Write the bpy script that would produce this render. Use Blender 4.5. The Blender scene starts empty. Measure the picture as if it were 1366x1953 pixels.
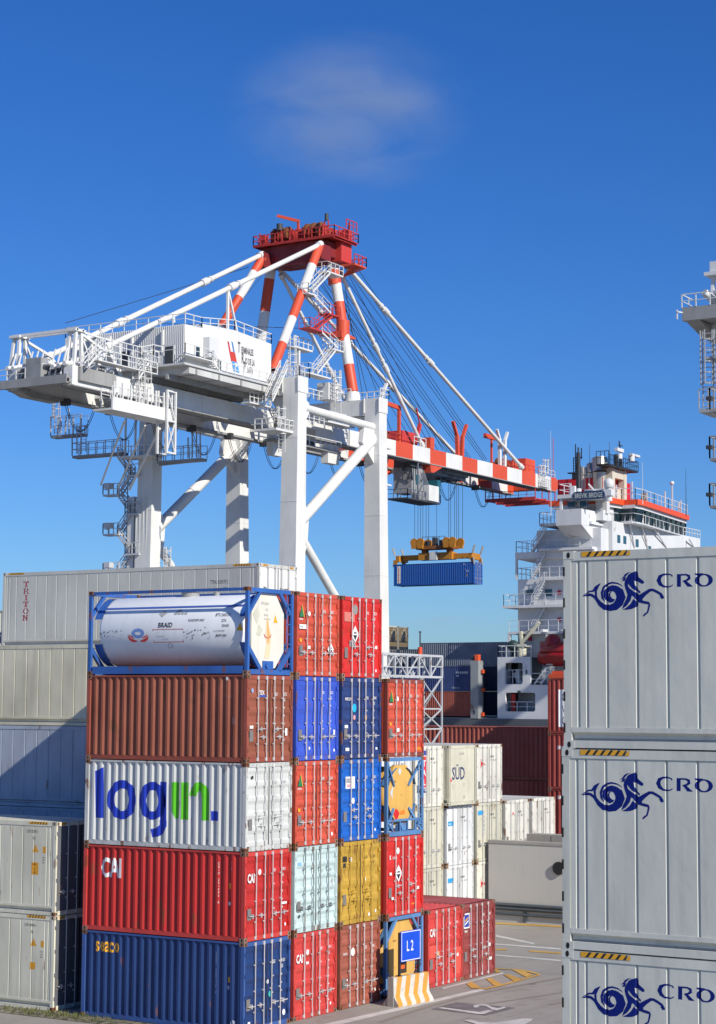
import bpy, bmesh, math, random
from mathutils import Vector, Matrix
random.seed(7)
R_ = math.radians
scene = bpy.context.scene
COL = scene.collection
# ---------------------------------------------------------------- camera
CP = Vector((-46.9238, -32.7657, 9.4586))
YAW, PITCH, ROLL, FPX = .5532, .0999, .0062, 3690.5
_f = Vector((math.cos(PITCH)*math.cos(YAW), math.cos(PITCH)*math.sin(YAW), math.sin(PITCH)))
_r = Vector((math.sin(YAW), -math.cos(YAW), 0)); _u = _r.cross(_f)
RT = _r*math.cos(ROLL)+_u*math.sin(ROLL); UP = -_r*math.sin(ROLL)+_u*math.cos(ROLL); FW = _f
cam = bpy.data.cameras.new('camera'); camo = bpy.data.objects.new('camera', cam); COL.objects.link(camo)
camo.matrix_world = Matrix(((RT.x, UP.x, -FW.x, CP.x), (RT.y, UP.y, -FW.y, CP.y), (RT.z, UP.z, -FW.z, CP.z), (0, 0, 0, 1)))
cam.sensor_fit = 'VERTICAL'; cam.sensor_height = 36; cam.sensor_width = 36; cam.lens = FPX/1953*36
cam.clip_start = .5; cam.clip_end = 20000
scene.camera = camo
def at(u, v, ax, val):            # the point of the photo's ray (u,v) on a world plane
    d = RT*((u-683)/FPX)-UP*((v-976.5)/FPX)+FW
    return CP+d*((val-CP[ax])/d[ax])
# ---------------------------------------------------------------- light
SUN = Vector((.29, 1, -.645)).normalized()
elev = math.asin(-SUN.z); azim = math.atan2(-SUN.x, -SUN.y)   # direction towards the sun
sl = bpy.data.lights.new('sun', 'SUN'); sl.energy = 5.0; sl.angle = R_(.53); sl.color = (1, .94, .83)
so = bpy.data.objects.new('sun', sl); COL.objects.link(so); so.rotation_euler = SUN.to_track_quat('-Z', 'Y').to_euler(); so.location = (0, -60, 90)
w = bpy.data.worlds.new('World'); scene.world = w; w.use_nodes = True
nt = w.node_tree; nt.nodes.clear()
wo = nt.nodes.new('ShaderNodeOutputWorld'); bg = nt.nodes.new('ShaderNodeBackground'); sk = nt.nodes.new('ShaderNodeTexSky')
sk.sky_type = 'NISHITA'; sk.sun_disc = False; sk.sun_elevation = elev; sk.sun_rotation = azim
sk.air_density = 1.0; sk.dust_density = .25; sk.ozone_density = 3.0; sk.altitude = 0
bg.inputs[1].default_value = .095
hs = nt.nodes.new('ShaderNodeHueSaturation'); hs.inputs['Saturation'].default_value = 1.28
tn = nt.nodes.new('ShaderNodeVectorMath'); tn.operation = 'MULTIPLY'; tn.inputs[1].default_value = (.49, .74, 1.19)   # clear deep blue air
nt.links.new(sk.outputs[0], hs.inputs['Color']); nt.links.new(hs.outputs[0], tn.inputs[0]); nt.links.new(tn.outputs[0], bg.inputs[0]); nt.links.new(bg.outputs[0], wo.inputs[0])
vs = scene.view_settings; vs.view_transform = 'Standard'; vs.look = 'None'; vs.exposure = 0; vs.gamma = 1
scene.render.resolution_x = 716; scene.render.resolution_y = 1024
scene.render.engine = 'CYCLES'; scene.cycles.max_bounces = 6; scene.cycles.diffuse_bounces = 2
# ---------------------------------------------------------------- materials
def lin(h):
    h = h.lstrip('#'); c = [int(h[i:i+2], 16)/255 for i in (0, 2, 4)]
    return tuple((x/12.92 if x <= .04045 else ((x+.055)/1.055)**2.4) for x in c)
MATS = {}; RGB = {}
def nodes(name):
    m = bpy.data.materials.new(name); m.use_nodes = True; n = m.node_tree; b = n.nodes['Principled BSDF']; return m, n, b
def paint(name, rgb, rough=.45, dirt=.25, rust=0.0, metal=0.0, scale=1.0, bump=.007, streak=1.0, spec=.4):
    """weathered paint: broad tone changes, vertical run-off streaks, rust blooms"""
    RGB[name] = (rgb, rough, dirt, rust)
    if name in MATS: return MATS[name]
    m, n, b = nodes(name); L = n.links.new; N = n.nodes.new
    tc = N('ShaderNodeTexCoord'); oi = N('ShaderNodeObjectInfo')
    ad = N('ShaderNodeVectorMath'); ad.operation = 'MULTIPLY_ADD'
    L(oi.outputs['Random'], ad.inputs[0]); ad.inputs[1].default_value = (37, 19, 11); L(tc.outputs['Object'], ad.inputs[2])
    def noise(sc, det, loc=None):
        mp = N('ShaderNodeMapping'); mp.inputs['Scale'].default_value = sc; L(ad.outputs[0], mp.inputs['Vector'])
        t = N('ShaderNodeTexNoise'); t.inputs['Scale'].default_value = 1; t.inputs['Detail'].default_value = det; L(mp.outputs[0], t.inputs['Vector']); return t.outputs['Fac']
    def ramp(src, a, b_, ca=0, cb=1):
        r = N('ShaderNodeMapRange'); r.inputs['From Min'].default_value = a; r.inputs['From Max'].default_value = b_
        r.inputs['To Min'].default_value = ca; r.inputs['To Max'].default_value = cb; L(src, r.inputs['Value']); return r.outputs[0]
    def mix(fac, a, b_):
        x = N('ShaderNodeMix'); x.data_type = 'RGBA'
        L(fac, x.inputs['Factor'])
        for s, val in (('A', a), ('B', b_)):
            i = [k for k in x.inputs if k.name == s and k.type == 'RGBA'][0]
            if isinstance(val, tuple): i.default_value = (*val, 1)
            else: L(val, i)
        return [o for o in x.outputs if o.type == 'RGBA'][0]
    big = ramp(noise((.7*scale, .7*scale, .5*scale), 3), .35, .7)
    dk = tuple(c*(1-dirt*.55) for c in rgb); lt = tuple(min(1, c*(1+dirt*.18)+dirt*.018) for c in rgb)
    c = mix(big, lt, dk)
    st = ramp(noise((5*scale, 5*scale, .28*scale), 4), .52, .75, 0, dirt*streak)
    c = mix(st, c, tuple(.45*x+.02 for x in rgb))
    fine = ramp(noise((26*scale, 26*scale, 26*scale), 2), .3, .8, 0, dirt*.45)
    c = mix(fine, c, tuple(.7*x+.03 for x in rgb))
    if rust > 0:
        ru = ramp(noise((3.1*scale, 3.1*scale, 1.3*scale), 6), .66-.25*rust, .72-.2*rust, 0, min(1, .55+rust))
        rc = mix(fine, (.20, .075, .03), (.09, .035, .02))
        c = mix(ru, c, rc)
    L(c, b.inputs['Base Color'])
    L(ramp(big, 0, 1, rough*.85, min(1, rough*1.35)), b.inputs['Roughness'])
    b.inputs['Metallic'].default_value = metal; b.inputs['Specular IOR Level'].default_value = spec
    if bump:
        bp = N('ShaderNodeBump'); bp.inputs['Strength'].default_value = .35; bp.inputs['Distance'].default_value = bump*3
        L(noise((2.2*scale, 2.2*scale, 1.6*scale), 3), bp.inputs['Height']); L(bp.outputs[0], b.inputs['Normal'])
    MATS[name] = m; return m
def plain(name, rgb, rough=.5, metal=0.0, spec=.5):
    if name in MATS: return MATS[name]
    m, n, b = nodes(name)
    t = n.nodes.new('ShaderNodeTexNoise'); t.inputs['Scale'].default_value = 4; t.inputs['Detail'].default_value = 3
    tc = n.nodes.new('ShaderNodeTexCoord'); n.links.new(tc.outputs['Object'], t.inputs['Vector'])
    r = n.nodes.new('ShaderNodeMapRange'); r.inputs['To Min'].default_value = .82; r.inputs['To Max'].default_value = 1.12; n.links.new(t.outputs['Fac'], r.inputs['Value'])
    v = n.nodes.new('ShaderNodeVectorMath'); v.operation = 'SCALE'; v.inputs[0].default_value = rgb; n.links.new(r.outputs[0], v.inputs['Scale'])
    n.links.new(v.outputs[0], b.inputs['Base Color'])
    b.inputs['Roughness'].default_value = rough; b.inputs['Metallic'].default_value = metal; b.inputs['Specular IOR Level'].default_value = spec
    MATS[name] = m; return m
# ---------------------------------------------------------------- mesh builder
SPLIT = {'diagonal_brace', 'front_brace', 'fire_locker', 'dark_window', 'side_window', 'cross_beam', 'festoon_carriage', 'saddle', 'electrical_cabinet', 'post_marker', 'vent_opening', 'cladding_rib', 'gallery_strut', 'floor_joist', 'cooling_unit', 'deck_slab', 'end_face'}
class MB:
    def __init__(s): s.v = []; s.f = []; s.m = []; s.sm = []; s.seg = []
    def add(s, vs, fs, mi=0, smooth=False):
        o = len(s.v); s.v += [tuple(x) for x in vs]
        f0 = len(s.f)
        for f in fs: s.f.append([i+o for i in f]); s.m.append(mi); s.sm.append(smooth)
        s.seg.append((o, len(s.v), f0, len(s.f)))
    def box(s, x0, x1, y0, y1, z0, z1, mi=0):
        s.add([(x0, y0, z0), (x1, y0, z0), (x1, y1, z0), (x0, y1, z0), (x0, y0, z1), (x1, y0, z1), (x1, y1, z1), (x0, y1, z1)],
              [(0, 3, 2, 1), (4, 5, 6, 7), (0, 1, 5, 4), (1, 2, 6, 5), (2, 3, 7, 6), (3, 0, 4, 7)], mi)
    def bar(s, p, q, w=.06, h=None, mi=0, up=None):
        p = Vector(p); q = Vector(q); d = q-p
        if d.length < 1e-6: return
        h = h or w; d.normalize(); up = Vector(up or (0, 0, 1))
        if abs(d.dot(up)) > .98: up = Vector((1, 0, 0))
        a = d.cross(up).normalized(); b = a.cross(d).normalized(); a *= w/2; b *= h/2
        s.add([p-a-b, p+a-b, p+a+b, p-a+b, q-a-b, q+a-b, q+a+b, q-a+b],
              [(0, 3, 2, 1), (4, 5, 6, 7), (0, 1, 5, 4), (1, 2, 6, 5), (2, 3, 7, 6), (3, 0, 4, 7)], mi)
    def tube(s, p, q, r, r2=None, n=12, mi=0, caps=True):
        p = Vector(p); q = Vector(q); d = (q-p).normalized(); r2 = r if r2 is None else r2
        up = Vector((0, 0, 1)) if abs(d.z) < .98 else Vector((1, 0, 0))
        a = d.cross(up).normalized(); b = a.cross(d)
        vs = []
        for c, rr in ((p, r), (q, r2)):
            for i in range(n): t = 2*math.pi*i/n; vs.append(c+a*rr*math.cos(t)+b*rr*math.sin(t))
        s.add(vs, [(i, i+n, (i+1) % n+n, (i+1) % n) for i in range(n)], mi, True)
        if caps: s.add(vs, [tuple(range(n)), tuple(reversed(range(n, 2*n)))], mi)
    def path(s, pts, r, n=6, mi=0):
        for a, b in zip(pts, pts[1:]): s.tube(a, b, r, n=n, mi=mi, caps=False)
    def lathe(s, p, axis, prof, n=24, mi=0, smooth=True):     # prof: (distance along axis, radius)
        p = Vector(p); d = Vector(axis).normalized(); up = Vector((0, 0, 1)) if abs(d.z) < .98 else Vector((1, 0, 0))
        a = d.cross(up).normalized(); b = a.cross(d); vs = []
        for t, r in prof:
            for i in range(n): k = 2*math.pi*i/n; vs.append(p+d*t+a*r*math.cos(k)+b*r*math.sin(k))
        fs = []
        for j in range(len(prof)-1):
            for i in range(n): i2 = (i+1) % n; fs.append((j*n+i, (j+1)*n+i, (j+1)*n+i2, j*n+i2))
        s.add(vs, fs, mi, smooth)
    def prism(s, pts, vec, mi=0):             # extrude a planar polygon
        n = len(pts); vec = Vector(vec); a = [Vector(p) for p in pts]; b = [p+vec for p in a]
        s.add(a+b, [tuple(range(n)), tuple(reversed(range(n, 2*n)))]+[(i, i+n, (i+1) % n+n, (i+1) % n) for i in range(n)], mi)
    def sheet(s, prof, z0, z1, fn, mi=0, flip=False):        # prof: list of (t, d) ; fn(t,d,z)
        vs = []
        for t, d in prof: vs += [fn(t, d, z0), fn(t, d, z1)]
        fs = [((2*i, 2*i+2, 2*i+3, 2*i+1) if not flip else (2*i, 2*i+1, 2*i+3, 2*i+2)) for i in range(len(prof)-1)]
        s.add(vs, fs, mi)
    def rail(s, pts, h=1.1, sp=1.5, r=.045, mi=0, mid=True, close=False):
        pts = [Vector(p) for p in pts]
        if close: pts.append(pts[0])
        for a, b in zip(pts, pts[1:]):
            L = (b-a).length; n = max(1, round(L/sp))
            for i in range(n+1):
                c = a.lerp(b, i/n); s.bar(c, c+Vector((0, 0, h)), r*1.1, mi=mi)
            s.bar(a+Vector((0, 0, h)), b+Vector((0, 0, h)), r*1.1, mi=mi)
            if mid: s.bar(a+Vector((0, 0, h*.5)), b+Vector((0, 0, h*.5)), r*.8, mi=mi)
    def stairs(s, p, q, wdir, w=.8, n=None, mi=0, rails=True, r=.045):
        p = Vector(p); q = Vector(q); wv = Vector(wdir).normalized()*w
        for k in (0, 1): s.bar(p+wv*k, q+wv*k, .06, .2, mi)
        n = n or max(3, int(abs(q.z-p.z)/.25))
        for i in range(n):
            c = p.lerp(q, (i+.5)/n); s.bar(c, c+wv, .24, .05, mi)
        if rails:
            for k in (0, 1):
                for hh in (.55, 1.05): s.bar(p+wv*k+Vector((0, 0, hh)), q+wv*k+Vector((0, 0, hh)), r, mi=mi)
                m = max(1, int((q-p).length/1.4))
                for i in range(m+1):
                    c = p.lerp(q, i/m)+wv*k; s.bar(c, c+Vector((0, 0, 1.05)), r, mi=mi)
    def ladder(s, p, h, nrm, w=.5, cage=True, mi=0, r=.04):
        p = Vector(p); nv = Vector(nrm).normalized(); sv = nv.cross(Vector((0, 0, 1))).normalized()*w/2
        for k in (-1, 1): s.bar(p+sv*k, p+sv*k+Vector((0, 0, h)), r, mi=mi)
        z = .2
        while z < h: s.bar(p-sv+Vector((0, 0, z)), p+sv+Vector((0, 0, z)), r*.8, mi=mi); z += .4
        if cage:
            z = 2.0
            while z < h:
                ring = [p+Vector((0, 0, z))+sv*1.3*math.cos(t)+nv*.7*math.sin(t) for t in [math.pi*i/6 for i in range(7)]]
                for a, b in zip(ring, ring[1:]): s.bar(a, b, r, mi=mi)
                z += .9
            for i in (1, 3, 5):
                t = math.pi*i/6; o = sv*1.3*math.cos(t)+nv*.7*math.sin(t); s.bar(p+o+Vector((0, 0, 2)), p+o+Vector((0, 0, h)), r, mi=mi)
    def build(s, name, mats, parent=None, loc=(0, 0, 0)):
        if name in SPLIT and len(s.seg) > 1:          # every separate piece becomes a part of its own
            o = None
            for (v0, v1, f0, f1) in s.seg:
                t = MB(); t.v = s.v[v0:v1]; t.f = [[i-v0 for i in f] for f in s.f[f0:f1]]; t.m = s.m[f0:f1]; t.sm = s.sm[f0:f1]; t.seg = []
                o = MB.build(t, name, mats, parent, loc)
            return o
        me = bpy.data.meshes.new(name); me.from_pydata(s.v, [], s.f)
        if not isinstance(mats, (list, tuple)): mats = [mats]
        for m in mats: me.materials.append(m)
        me.polygons.foreach_set('material_index', s.m); me.polygons.foreach_set('use_smooth', s.sm); me.update()
        o = bpy.data.objects.new(name, me); COL.objects.link(o); o.location = loc
        if parent: o.parent = parent
        return o
def tag(o, label=None, cat=None, group=None, kind=None):
    if label: o['label'] = label
    if cat: o['category'] = cat
    if group: o['group'] = group
    if kind: o['kind'] = kind
    return o
def empty(name, loc, label=None, cat=None, group=None, rz=0):
    o = bpy.data.objects.new(name, None); COL.objects.link(o); o.location = loc; o.rotation_euler = (0, 0, rz); o.empty_display_size = .2
    return tag(o, label, cat, group)
def copy_tree(o, parent=None):
    c = o.copy(); COL.objects.link(c); c.parent = parent
    for ch in list(o.children): copy_tree(ch, c)
    return c
# ---------------------------------------------------------------- lettering
_TX = {}
def glyphs(s, bold=0):
    if (s, bold) in _TX: return _TX[(s, bold)]
    cu = bpy.data.curves.new('t', 'FONT'); cu.body = s; cu.size = 1; cu.resolution_u = 2; cu.offset = bold; cu.fill_mode = 'FRONT'
    ob = bpy.data.objects.new('t', cu); COL.objects.link(ob)
    dg = bpy.context.evaluated_depsgraph_get(); dg.update(); me = ob.evaluated_get(dg).to_mesh()
    vs = [tuple(v.co[:2]) for v in me.vertices]; fs = [tuple(p.vertices) for p in me.polygons]
    ob.evaluated_get(dg).to_mesh_clear(); bpy.data.objects.remove(ob); bpy.data.curves.remove(cu)
    _TX[(s, bold)] = (vs, fs); return vs, fs
def place(mb, vs, fs, mapf, mi=0, breaks=()):
    """2-D polygons (vs,fs) laid on a surface; cut where the surface folds"""
    bm = bmesh.new(); bv = [bm.verts.new((x, z, 0)) for x, z in vs]
    for f in fs:
        try: bm.faces.new([bv[i] for i in f])
        except ValueError: pass
    if breaks:
        xs = [v[0] for v in vs]; lo, hi = min(xs), max(xs)
        for b in breaks:
            if lo < b < hi: bmesh.ops.bisect_plane(bm, geom=bm.verts[:]+bm.edges[:]+bm.faces[:], plane_co=(b, 0, 0), plane_no=(1, 0, 0))
    bm.verts.index_update()
    mb.add([mapf(v.co.x, v.co.y) for v in bm.verts], [[v.index for v in f.verts] for f in bm.faces], mi)
    bm.free()
def text(mb, s, x, z, size, mapf, mi=0, sx=.75, bold=0, breaks=(), align='L', slant=0):
    vs, fs = glyphs(s, bold)
    if not vs: return
    x1 = max(v[0] for v in vs); off = {'L': 0, 'C': -x1/2, 'R': -x1}[align]
    place(mb, [(x+(a+off+slant*b)*size*sx*1.37, z+b*size*1.37) for a, b in vs], fs, mapf, mi, breaks)
def vtext(mb, s, x, z, size, mapf, mi=0, pitch=1.25, **k):
    for i, c in enumerate(s):
        if c != ' ': text(mb, c, x, z-i*size*pitch, size, mapf, mi, align='C', **k)
def ring(cx, cz, ax, az, ti, to, n=28, a0=0, a1=360):     # elliptical stroke; ti side / to top thickness
    vs = []; fs = []
    for i in range(n+1):
        t = R_(a0+(a1-a0)*i/n); c, s_ = math.cos(t), math.sin(t)
        vs += [(cx+ax*c, cz+az*s_), (cx+(ax-ti)*c, cz+(az-to)*s_)]
    for i in range(n): fs.append((2*i, 2*i+2, 2*i+3, 2*i+1))
    return vs, fs
def stroke(pts):                                           # pts: (x,z,width)
    vs = []; fs = []
    for i, (x, z, w_) in enumerate(pts):
        a = pts[max(0, i-1)]; b = pts[min(len(pts)-1, i+1)]; dx, dz = b[0]-a[0], b[1]-a[1]; l = math.hypot(dx, dz) or 1
        vs += [(x-dz/l*w_/2, z+dx/l*w_/2), (x+dz/l*w_/2, z-dx/l*w_/2)]
    for i in range(len(pts)-1): fs.append((2*i, 2*i+2, 2*i+3, 2*i+1))
    return vs, fs
def rect(x0, x1, z0, z1): return [(x0, z0), (x1, z0), (x1, z1), (x0, z1)], [(0, 1, 2, 3)]
# ---------------------------------------------------------------- containers
W20 = 2.438
M_CAST = paint('corner_casting_steel', (.27, .17, .12), .7, .5, .8)
M_BLACK = plain('black_rubber', (.012, .012, .014), .7)
M_HOLE = plain('casting_hole_painted_shade', (.01, .009, .008), .9)  # near-black fill that paints the shade inside the casting holes
M_ROD = paint('galvanised_rod', (.62, .58, .56), .45, .35, .10, .2)
M_PALE = plain('pale_print', (.60, .58, .56), .5)
M_WHITE = plain('white_lettering', (.82, .82, .80), .5)
M_DARK = plain('black_lettering', (.03, .03, .035), .5)
M_STEEL = paint('grey_steel', (.33, .33, .32), .5, .4, .1)
M_YEL = plain('yellow_sticker', (.85, .42, .02), .5)
M_ORG = plain('orange_sticker', (.85, .22, .02), .5)
def wave(L, pitch=.278, a=.072, s=.068, b=.070, d=.050, m=.10):
    """trapezoid corrugation between two posts; returns list of (t, depth)"""
    n = int((L-2*m)/pitch); st = (L-n*pitch-b)/2; pr = [(m*.7, 0)]; t = st
    pr.append((t, 0))
    for i in range(n):
        pr += [(t+s, d), (t+s+b, d), (t+2*s+b, 0)]; t += pitch; pr.append((t, 0))
    pr.append((L-m*.7, 0)); out = [pr[0]]
    for p in pr[1:]:
        if p[0] > out[-1][0]+1e-4: out.append(p)
    return out
def depth_at(pr, t):
    for (a, d0), (b, d1) in zip(pr, pr[1:]):
        if a <= t <= b: return d0+(d1-d0)*(t-a)/(b-a)
    return 0
def casting(mb, x, y, z, sx, sy, sz, hx=True, hy=True):
    """corner block from the outer corner (x,y,z) going inwards by (sx,sy,sz) signs; flat near-black ovals paint the shade of its pockets"""
    ax, ay, az = .162, .178, .118
    x1, y1, z1 = x+sx*ax, y+sy*ay, z+sz*az
    mb.box(min(x, x1), max(x, x1), min(y, y1), max(y, y1), min(z, z1), max(z, z1), 0)
    def oval(cx, cy, cz, n, a, b):
        vs = []
        for dep in (.003, -.02):
            for i in range(10):
                t = 2*math.pi*i/10
                if n == 'x': vs.append((cx-sx*dep, cy+a*math.cos(t), cz+b*math.sin(t)))
                else: vs.append((cx+a*math.cos(t), cy-sy*dep, cz+b*math.sin(t)))
        mb.add(vs[:10], [tuple(range(10))], 1)
    if hx: oval(x, (y+y1)/2, (z+z1)/2, 'x', .028, .045)
    if hy: oval((x+x1)/2, y, (z+z1)/2, 'y', .03, .043)
def frame(root, L, H, mat, matc, castmat=None, hz=False, reefer=False, post_notch=0):
    mb = MB(); W = W20; e = .004
    for x0, x1 in ((0, .075), (W-.075, W)):
        for y0, y1 in ((0, .13), (L-.13, L)): mb.box(x0+e, x1-e, y0+e, y1-e, .118, H-.118)
    for y0, y1 in ((e, .07), (L-.07, L-e)):
        mb.box(.165, W-.165, y0, y1, H-.13, H-.012); mb.box(.165, W-.165, y0, y1, .012, .15)
    tr = .065 if not reefer else .14
    for x0, x1 in ((e, .06), (W-.06, W-e)):
        mb.box(x0, x1, .131, L-.131, H-tr, H-.012)
    if not reefer:
        for x0, x1 in ((.02, .09), (W-.09, W-.02)): mb.box(x0, x1, .18, L-.18, .02, .155)
    else:
        for s, xo in ((1, 0), (-1, W)):
            def B(a, b, z0, z1): mb.box(min(xo+s*a, xo+s*b), max(xo+s*a, xo+s*b), .131, L-.131, z0, z1)
            B(.004, .07, .012, .12)           # bottom flange
            B(.075, .12, .12, .20)            # recessed web
            B(.004, .07, .24, .31)
            # sloped soffit of the side rail
            y0, y1 = .131, L-.131
            q = [(xo+s*.004, y0, .24), (xo+s*.004, y1, .24), (xo+s*.075, y1, .20), (xo+s*.075, y0, .20)]
            mb.add(q, [(0, 1, 2, 3) if s > 0 else (3, 2, 1, 0)])
    o = mb.build('frame', mat, root)
    if post_notch:
        nb = MB()
        for yo, sg in (((0, 1),) if post_notch == 1 else ((L, -1),)):
            for k in range(6):
                z = .3+k*(H-.6)/5
                for x in (-.003, W+.003): nb.box(min(x, x*.0+x), x+.002, min(yo, yo+sg*.03), max(yo, yo+sg*.03), z-.07, z+.07)
        nb.build('hinge_recess_shade', M_BLACK, root)  # thin black plates painting the shade of the hinge cutouts
    for cx, sx in ((0, 1), (W, -1)):
        for cy, sy in ((0, 1), (L, -1)):
            for cz, sz in ((0, 1), (H, -1)):
                c = MB(); casting(c, cx, cy, cz, sx, sy, sz); c.build('corner_casting', [castmat or matc, M_HOLE], root)
    return o
def floor_roof_end(root, L, H, mat, reefer=False):
    W = W20
    mb = MB(); pr = wave(L, .209, .09, .02, .079, .02, .2)
    if reefer: mb.box(.06, W-.06, .07, L-.07, H-.03, H-.006)
    else: mb.sheet([(t, d) for t, d in pr], .06, W-.06, lambda t, d, z: (z, t, H-.008-d), flip=True)
    mb.build('roof_panel', mat, root)
    mb = MB(); mb.box(.07, W-.07, .05, L-.05, .10, .15); mb.build('floor_pan', M_STEEL, root)
    mb = MB()
    if reefer:
        mb.box(.08, W-.08, L-.06, L-.02, .15, H-.12)
    else:
        mb.sheet(wave(W, .25), .15, H-.12, lambda t, d, z: (t, L-.01-d, z), flip=True)
    mb.build('rear_panel', mat, root)
def door_pair(root, H, mat, n_bands=5, rods=True, rodmat=None, texts=(), cols=None, handles='low', flat=False, plate=True):
    """two door leaves facing -y; texts: (string,x,z,size,colour index,kwargs)"""
    W = W20; z0, z1 = .155, H-.135; rodmat = rodmat or M_ROD
    nb = n_bands; bh = (z1-z0-.12)/nb
    prof = [(z0, 0)]
    for i in range(nb):
        a = z0+.06+i*bh
        if not flat: prof += [(a+bh*.10, 0), (a+bh*.26, .034), (a+bh*.66, .034), (a+bh*.90, 0)]
    prof.append((z1, 0))
    tm = [M_WHITE, M_DARK, M_YEL, M_ORG]+list(cols or [])
    fy = .028
    for leaf in (0, 1):
        x0, x1 = (.082, W/2-.010) if leaf == 0 else (W/2+.010, W-.082)
        mb = MB()
        for (za, da), (zb, db) in zip(prof, prof[1:]):
            mb.add([(x0, fy+da, za), (x1, fy+da, za), (x1, fy+db, zb), (x0, fy+db, zb)], [(0, 1, 2, 3)])
        for a, b in ((x0, x0+.045), (x1-.045, x1)): mb.box(a, b, fy-.006, fy+.045, z0, z1)
        for a, b in ((z0, z0+.05), (z1-.05, z1)): mb.box(x0+.047, x1-.047, fy-.005, fy+.045, a, b)
        mb.box(x0, x1, fy+.05, fy+.07, z0, z1)
        d = mb.build('door', mat, root)
        if leaf == 0 or True:
            g = MB(); xs = x1 if leaf == 0 else x0
            g.box(xs-.012, xs+.008 if leaf == 0 else xs+.012, fy-.010, fy-.007, z0+.02, z1-.02); g.build('door_seal', M_BLACK, d)
        hb = MB(); xh = .03 if leaf == 0 else W-.03
        for k in range(4):
            z = z0+.22+k*(z1-z0-.44)/3; hb.box(min(xh, xh+(.10 if leaf == 0 else -.10)), max(xh, xh+(.10 if leaf == 0 else -.10)), -.012, fy-.008, z-.055, z+.055)
        hb.build('hinge', mat, d)
        if rods:
            for xr in ((.55, 1.0) if leaf == 0 else (1.40, 1.86)):
                rb = MB(); rb.tube((xr, -.028, .04), (xr, -.028, H-.03), .018, n=8)
                for z in (.10, H-.09): rb.box(xr-.045, xr+.045, -.03, fy-.008, z-.05, z+.05)
                for z in (.55, 1.15, 1.9):
                    rb.box(xr-.045, xr+.01, -.014, fy-.008, z-.02, z+.02)
                rb.build('lock_rod', rodmat, d)
                hz = .72 if handles == 'low' else (.98 if handles == 'mid' else .72)
                if handles == 'mid': hz = .98 if xr in (.55, 1.40) else .74
                h = MB(); dr = 1 if xr in (.55, 1.40) else -1
                if handles == 'low': dr = -1 if leaf == 0 else 1
                if xr in (1.0, 1.86) or handles != 'one':
                    h.bar((xr, -.045, hz), (xr+dr*.36, -.045, hz+.02), .018, .026)
                    h.box(min(xr+dr*.15, xr+dr*.19), max(xr+dr*.15, xr+dr*.19), -.045, fy-.008, hz-.06, hz+.07)
                    h.build('door_handle', rodmat, d)
    if texts or plate:
        for leaf in (0, 1):
            tb = MB()
            def mp(x, z):
                dd = 0
                for (za, da), (zb, db) in zip(prof, prof[1:]):
                    if za <= z <= zb: dd = da+(db-da)*(z-za)/(zb-za); break
                return (x, fy+dd-.009, z)
            lay = [0]
            def mpf(x, z): return (x, fy-.009-.0006*lay[0], z)
            for s, x, z, sz, mi, *k in texts:
                k = k[0] if k else {}
                if (x < W/2) != (leaf == 0): continue
                lay[0] += 1
                if callable(s): s(tb, x, z, sz, mi, mpf)
                else: text(tb, s, x, z, sz, mpf, mi, sx=k.get('sx', .62), bold=k.get('bold', .012), align=k.get('align', 'L'))
            if leaf == 0 and plate:
                tb.add([mpf(.17, .62), mpf(.36, .62), mpf(.36, .95), mpf(.17, .95)], [(0, 1, 2, 3)], len(tm)-1 if False else 4+len(cols or []))
            if tb.v: tb.build('door_lettering', tm+[plain('data_plate', (.30, .28, .26), .4, .4)], root)
def idlines(code, num, typ, x=1.30, z=1.98, mi=0, n=7, size=.098, seed=1):
    """owner code and weight table as on a right-hand door leaf"""
    r = random.Random(seed); out = [(code, 1.46, z, size, mi, {'sx': .50}), (num, 1.895, z, size, mi, {'sx': .46}), (typ, 1.90, z-.17, size, mi, {'sx': .5})]
    words = ['MAX.GR.', '30.480 KG', 'TARE', '2.220 KG', 'NET', '28.260 KG', 'CU.CAP', '33.2 CU.M', '67.200 LB', '4.890 LB', '62.310 LB', '1.172 CU.FT']
    zz = z-.38
    for i in range(n):
        if i % 2 == 0: out.append((words[(i*2) % 12][:7], 1.44, zz, .045, mi, {'sx': .60, 'bold': .012})); out.append((words[(i*2+1) % 12][:7], 1.90, zz, .055, mi, {'sx': .54, 'bold': .012}))
        if i % 2 == 1: zz -= .08
        zz -= .08
    return out
def tri_logo(tb, x, z, s, mi, mp):
    tb.add([mp(x, z), mp(x+.30*s, z), mp(x+.15*s, z+.42*s)], [(0, 1, 2)], 4)
    tb.add([mp(x+.30*s, z), mp(x+.34*s, z), mp(x+.17*s, z+.46*s), mp(x+.15*s, z+.42*s)], [(0, 1, 2, 3)], 2)
def diamond(tb, x, z, s, mi, mp):
    y = .002
    q = [mp(x-s*.5, z), mp(x, z-s*.62), mp(x+s*.5, z), mp(x, z+s*.62)]; tb.add(q, [(0, 1, 2, 3)], 0)
    q = [mp(x-s*.28, z-.02), mp(x, z-s*.42), mp(x+s*.28, z-.02)]; tb.add([(a, b-y, c) for a, b, c in q], [(0, 1, 2)], 1)
    q = [mp(x-s*.2, z+.06*s), mp(x+s*.2, z+.06*s), mp(x+s*.16, z+.16*s), mp(x-s*.16, z+.16*s)]; tb.add([(a, b-y, c) for a, b, c in q], [(0, 1, 2, 3)], 1)
def block(mi_, wx, wz):
    return lambda tb, x, z, s, mi, mp: tb.add([mp(x, z), mp(x+wx, z), mp(x+wx, z+wz), mp(x, z+wz)], [(0, 1, 2, 3)], mi_)
def disc(mi_, r):
    return lambda tb, x, z, s, mi, mp: tb.add([mp(x+r*.9*math.cos(t*.524), z+r*math.sin(t*.524)) for t in range(12)], [tuple(range(12))], mi_)
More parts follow.
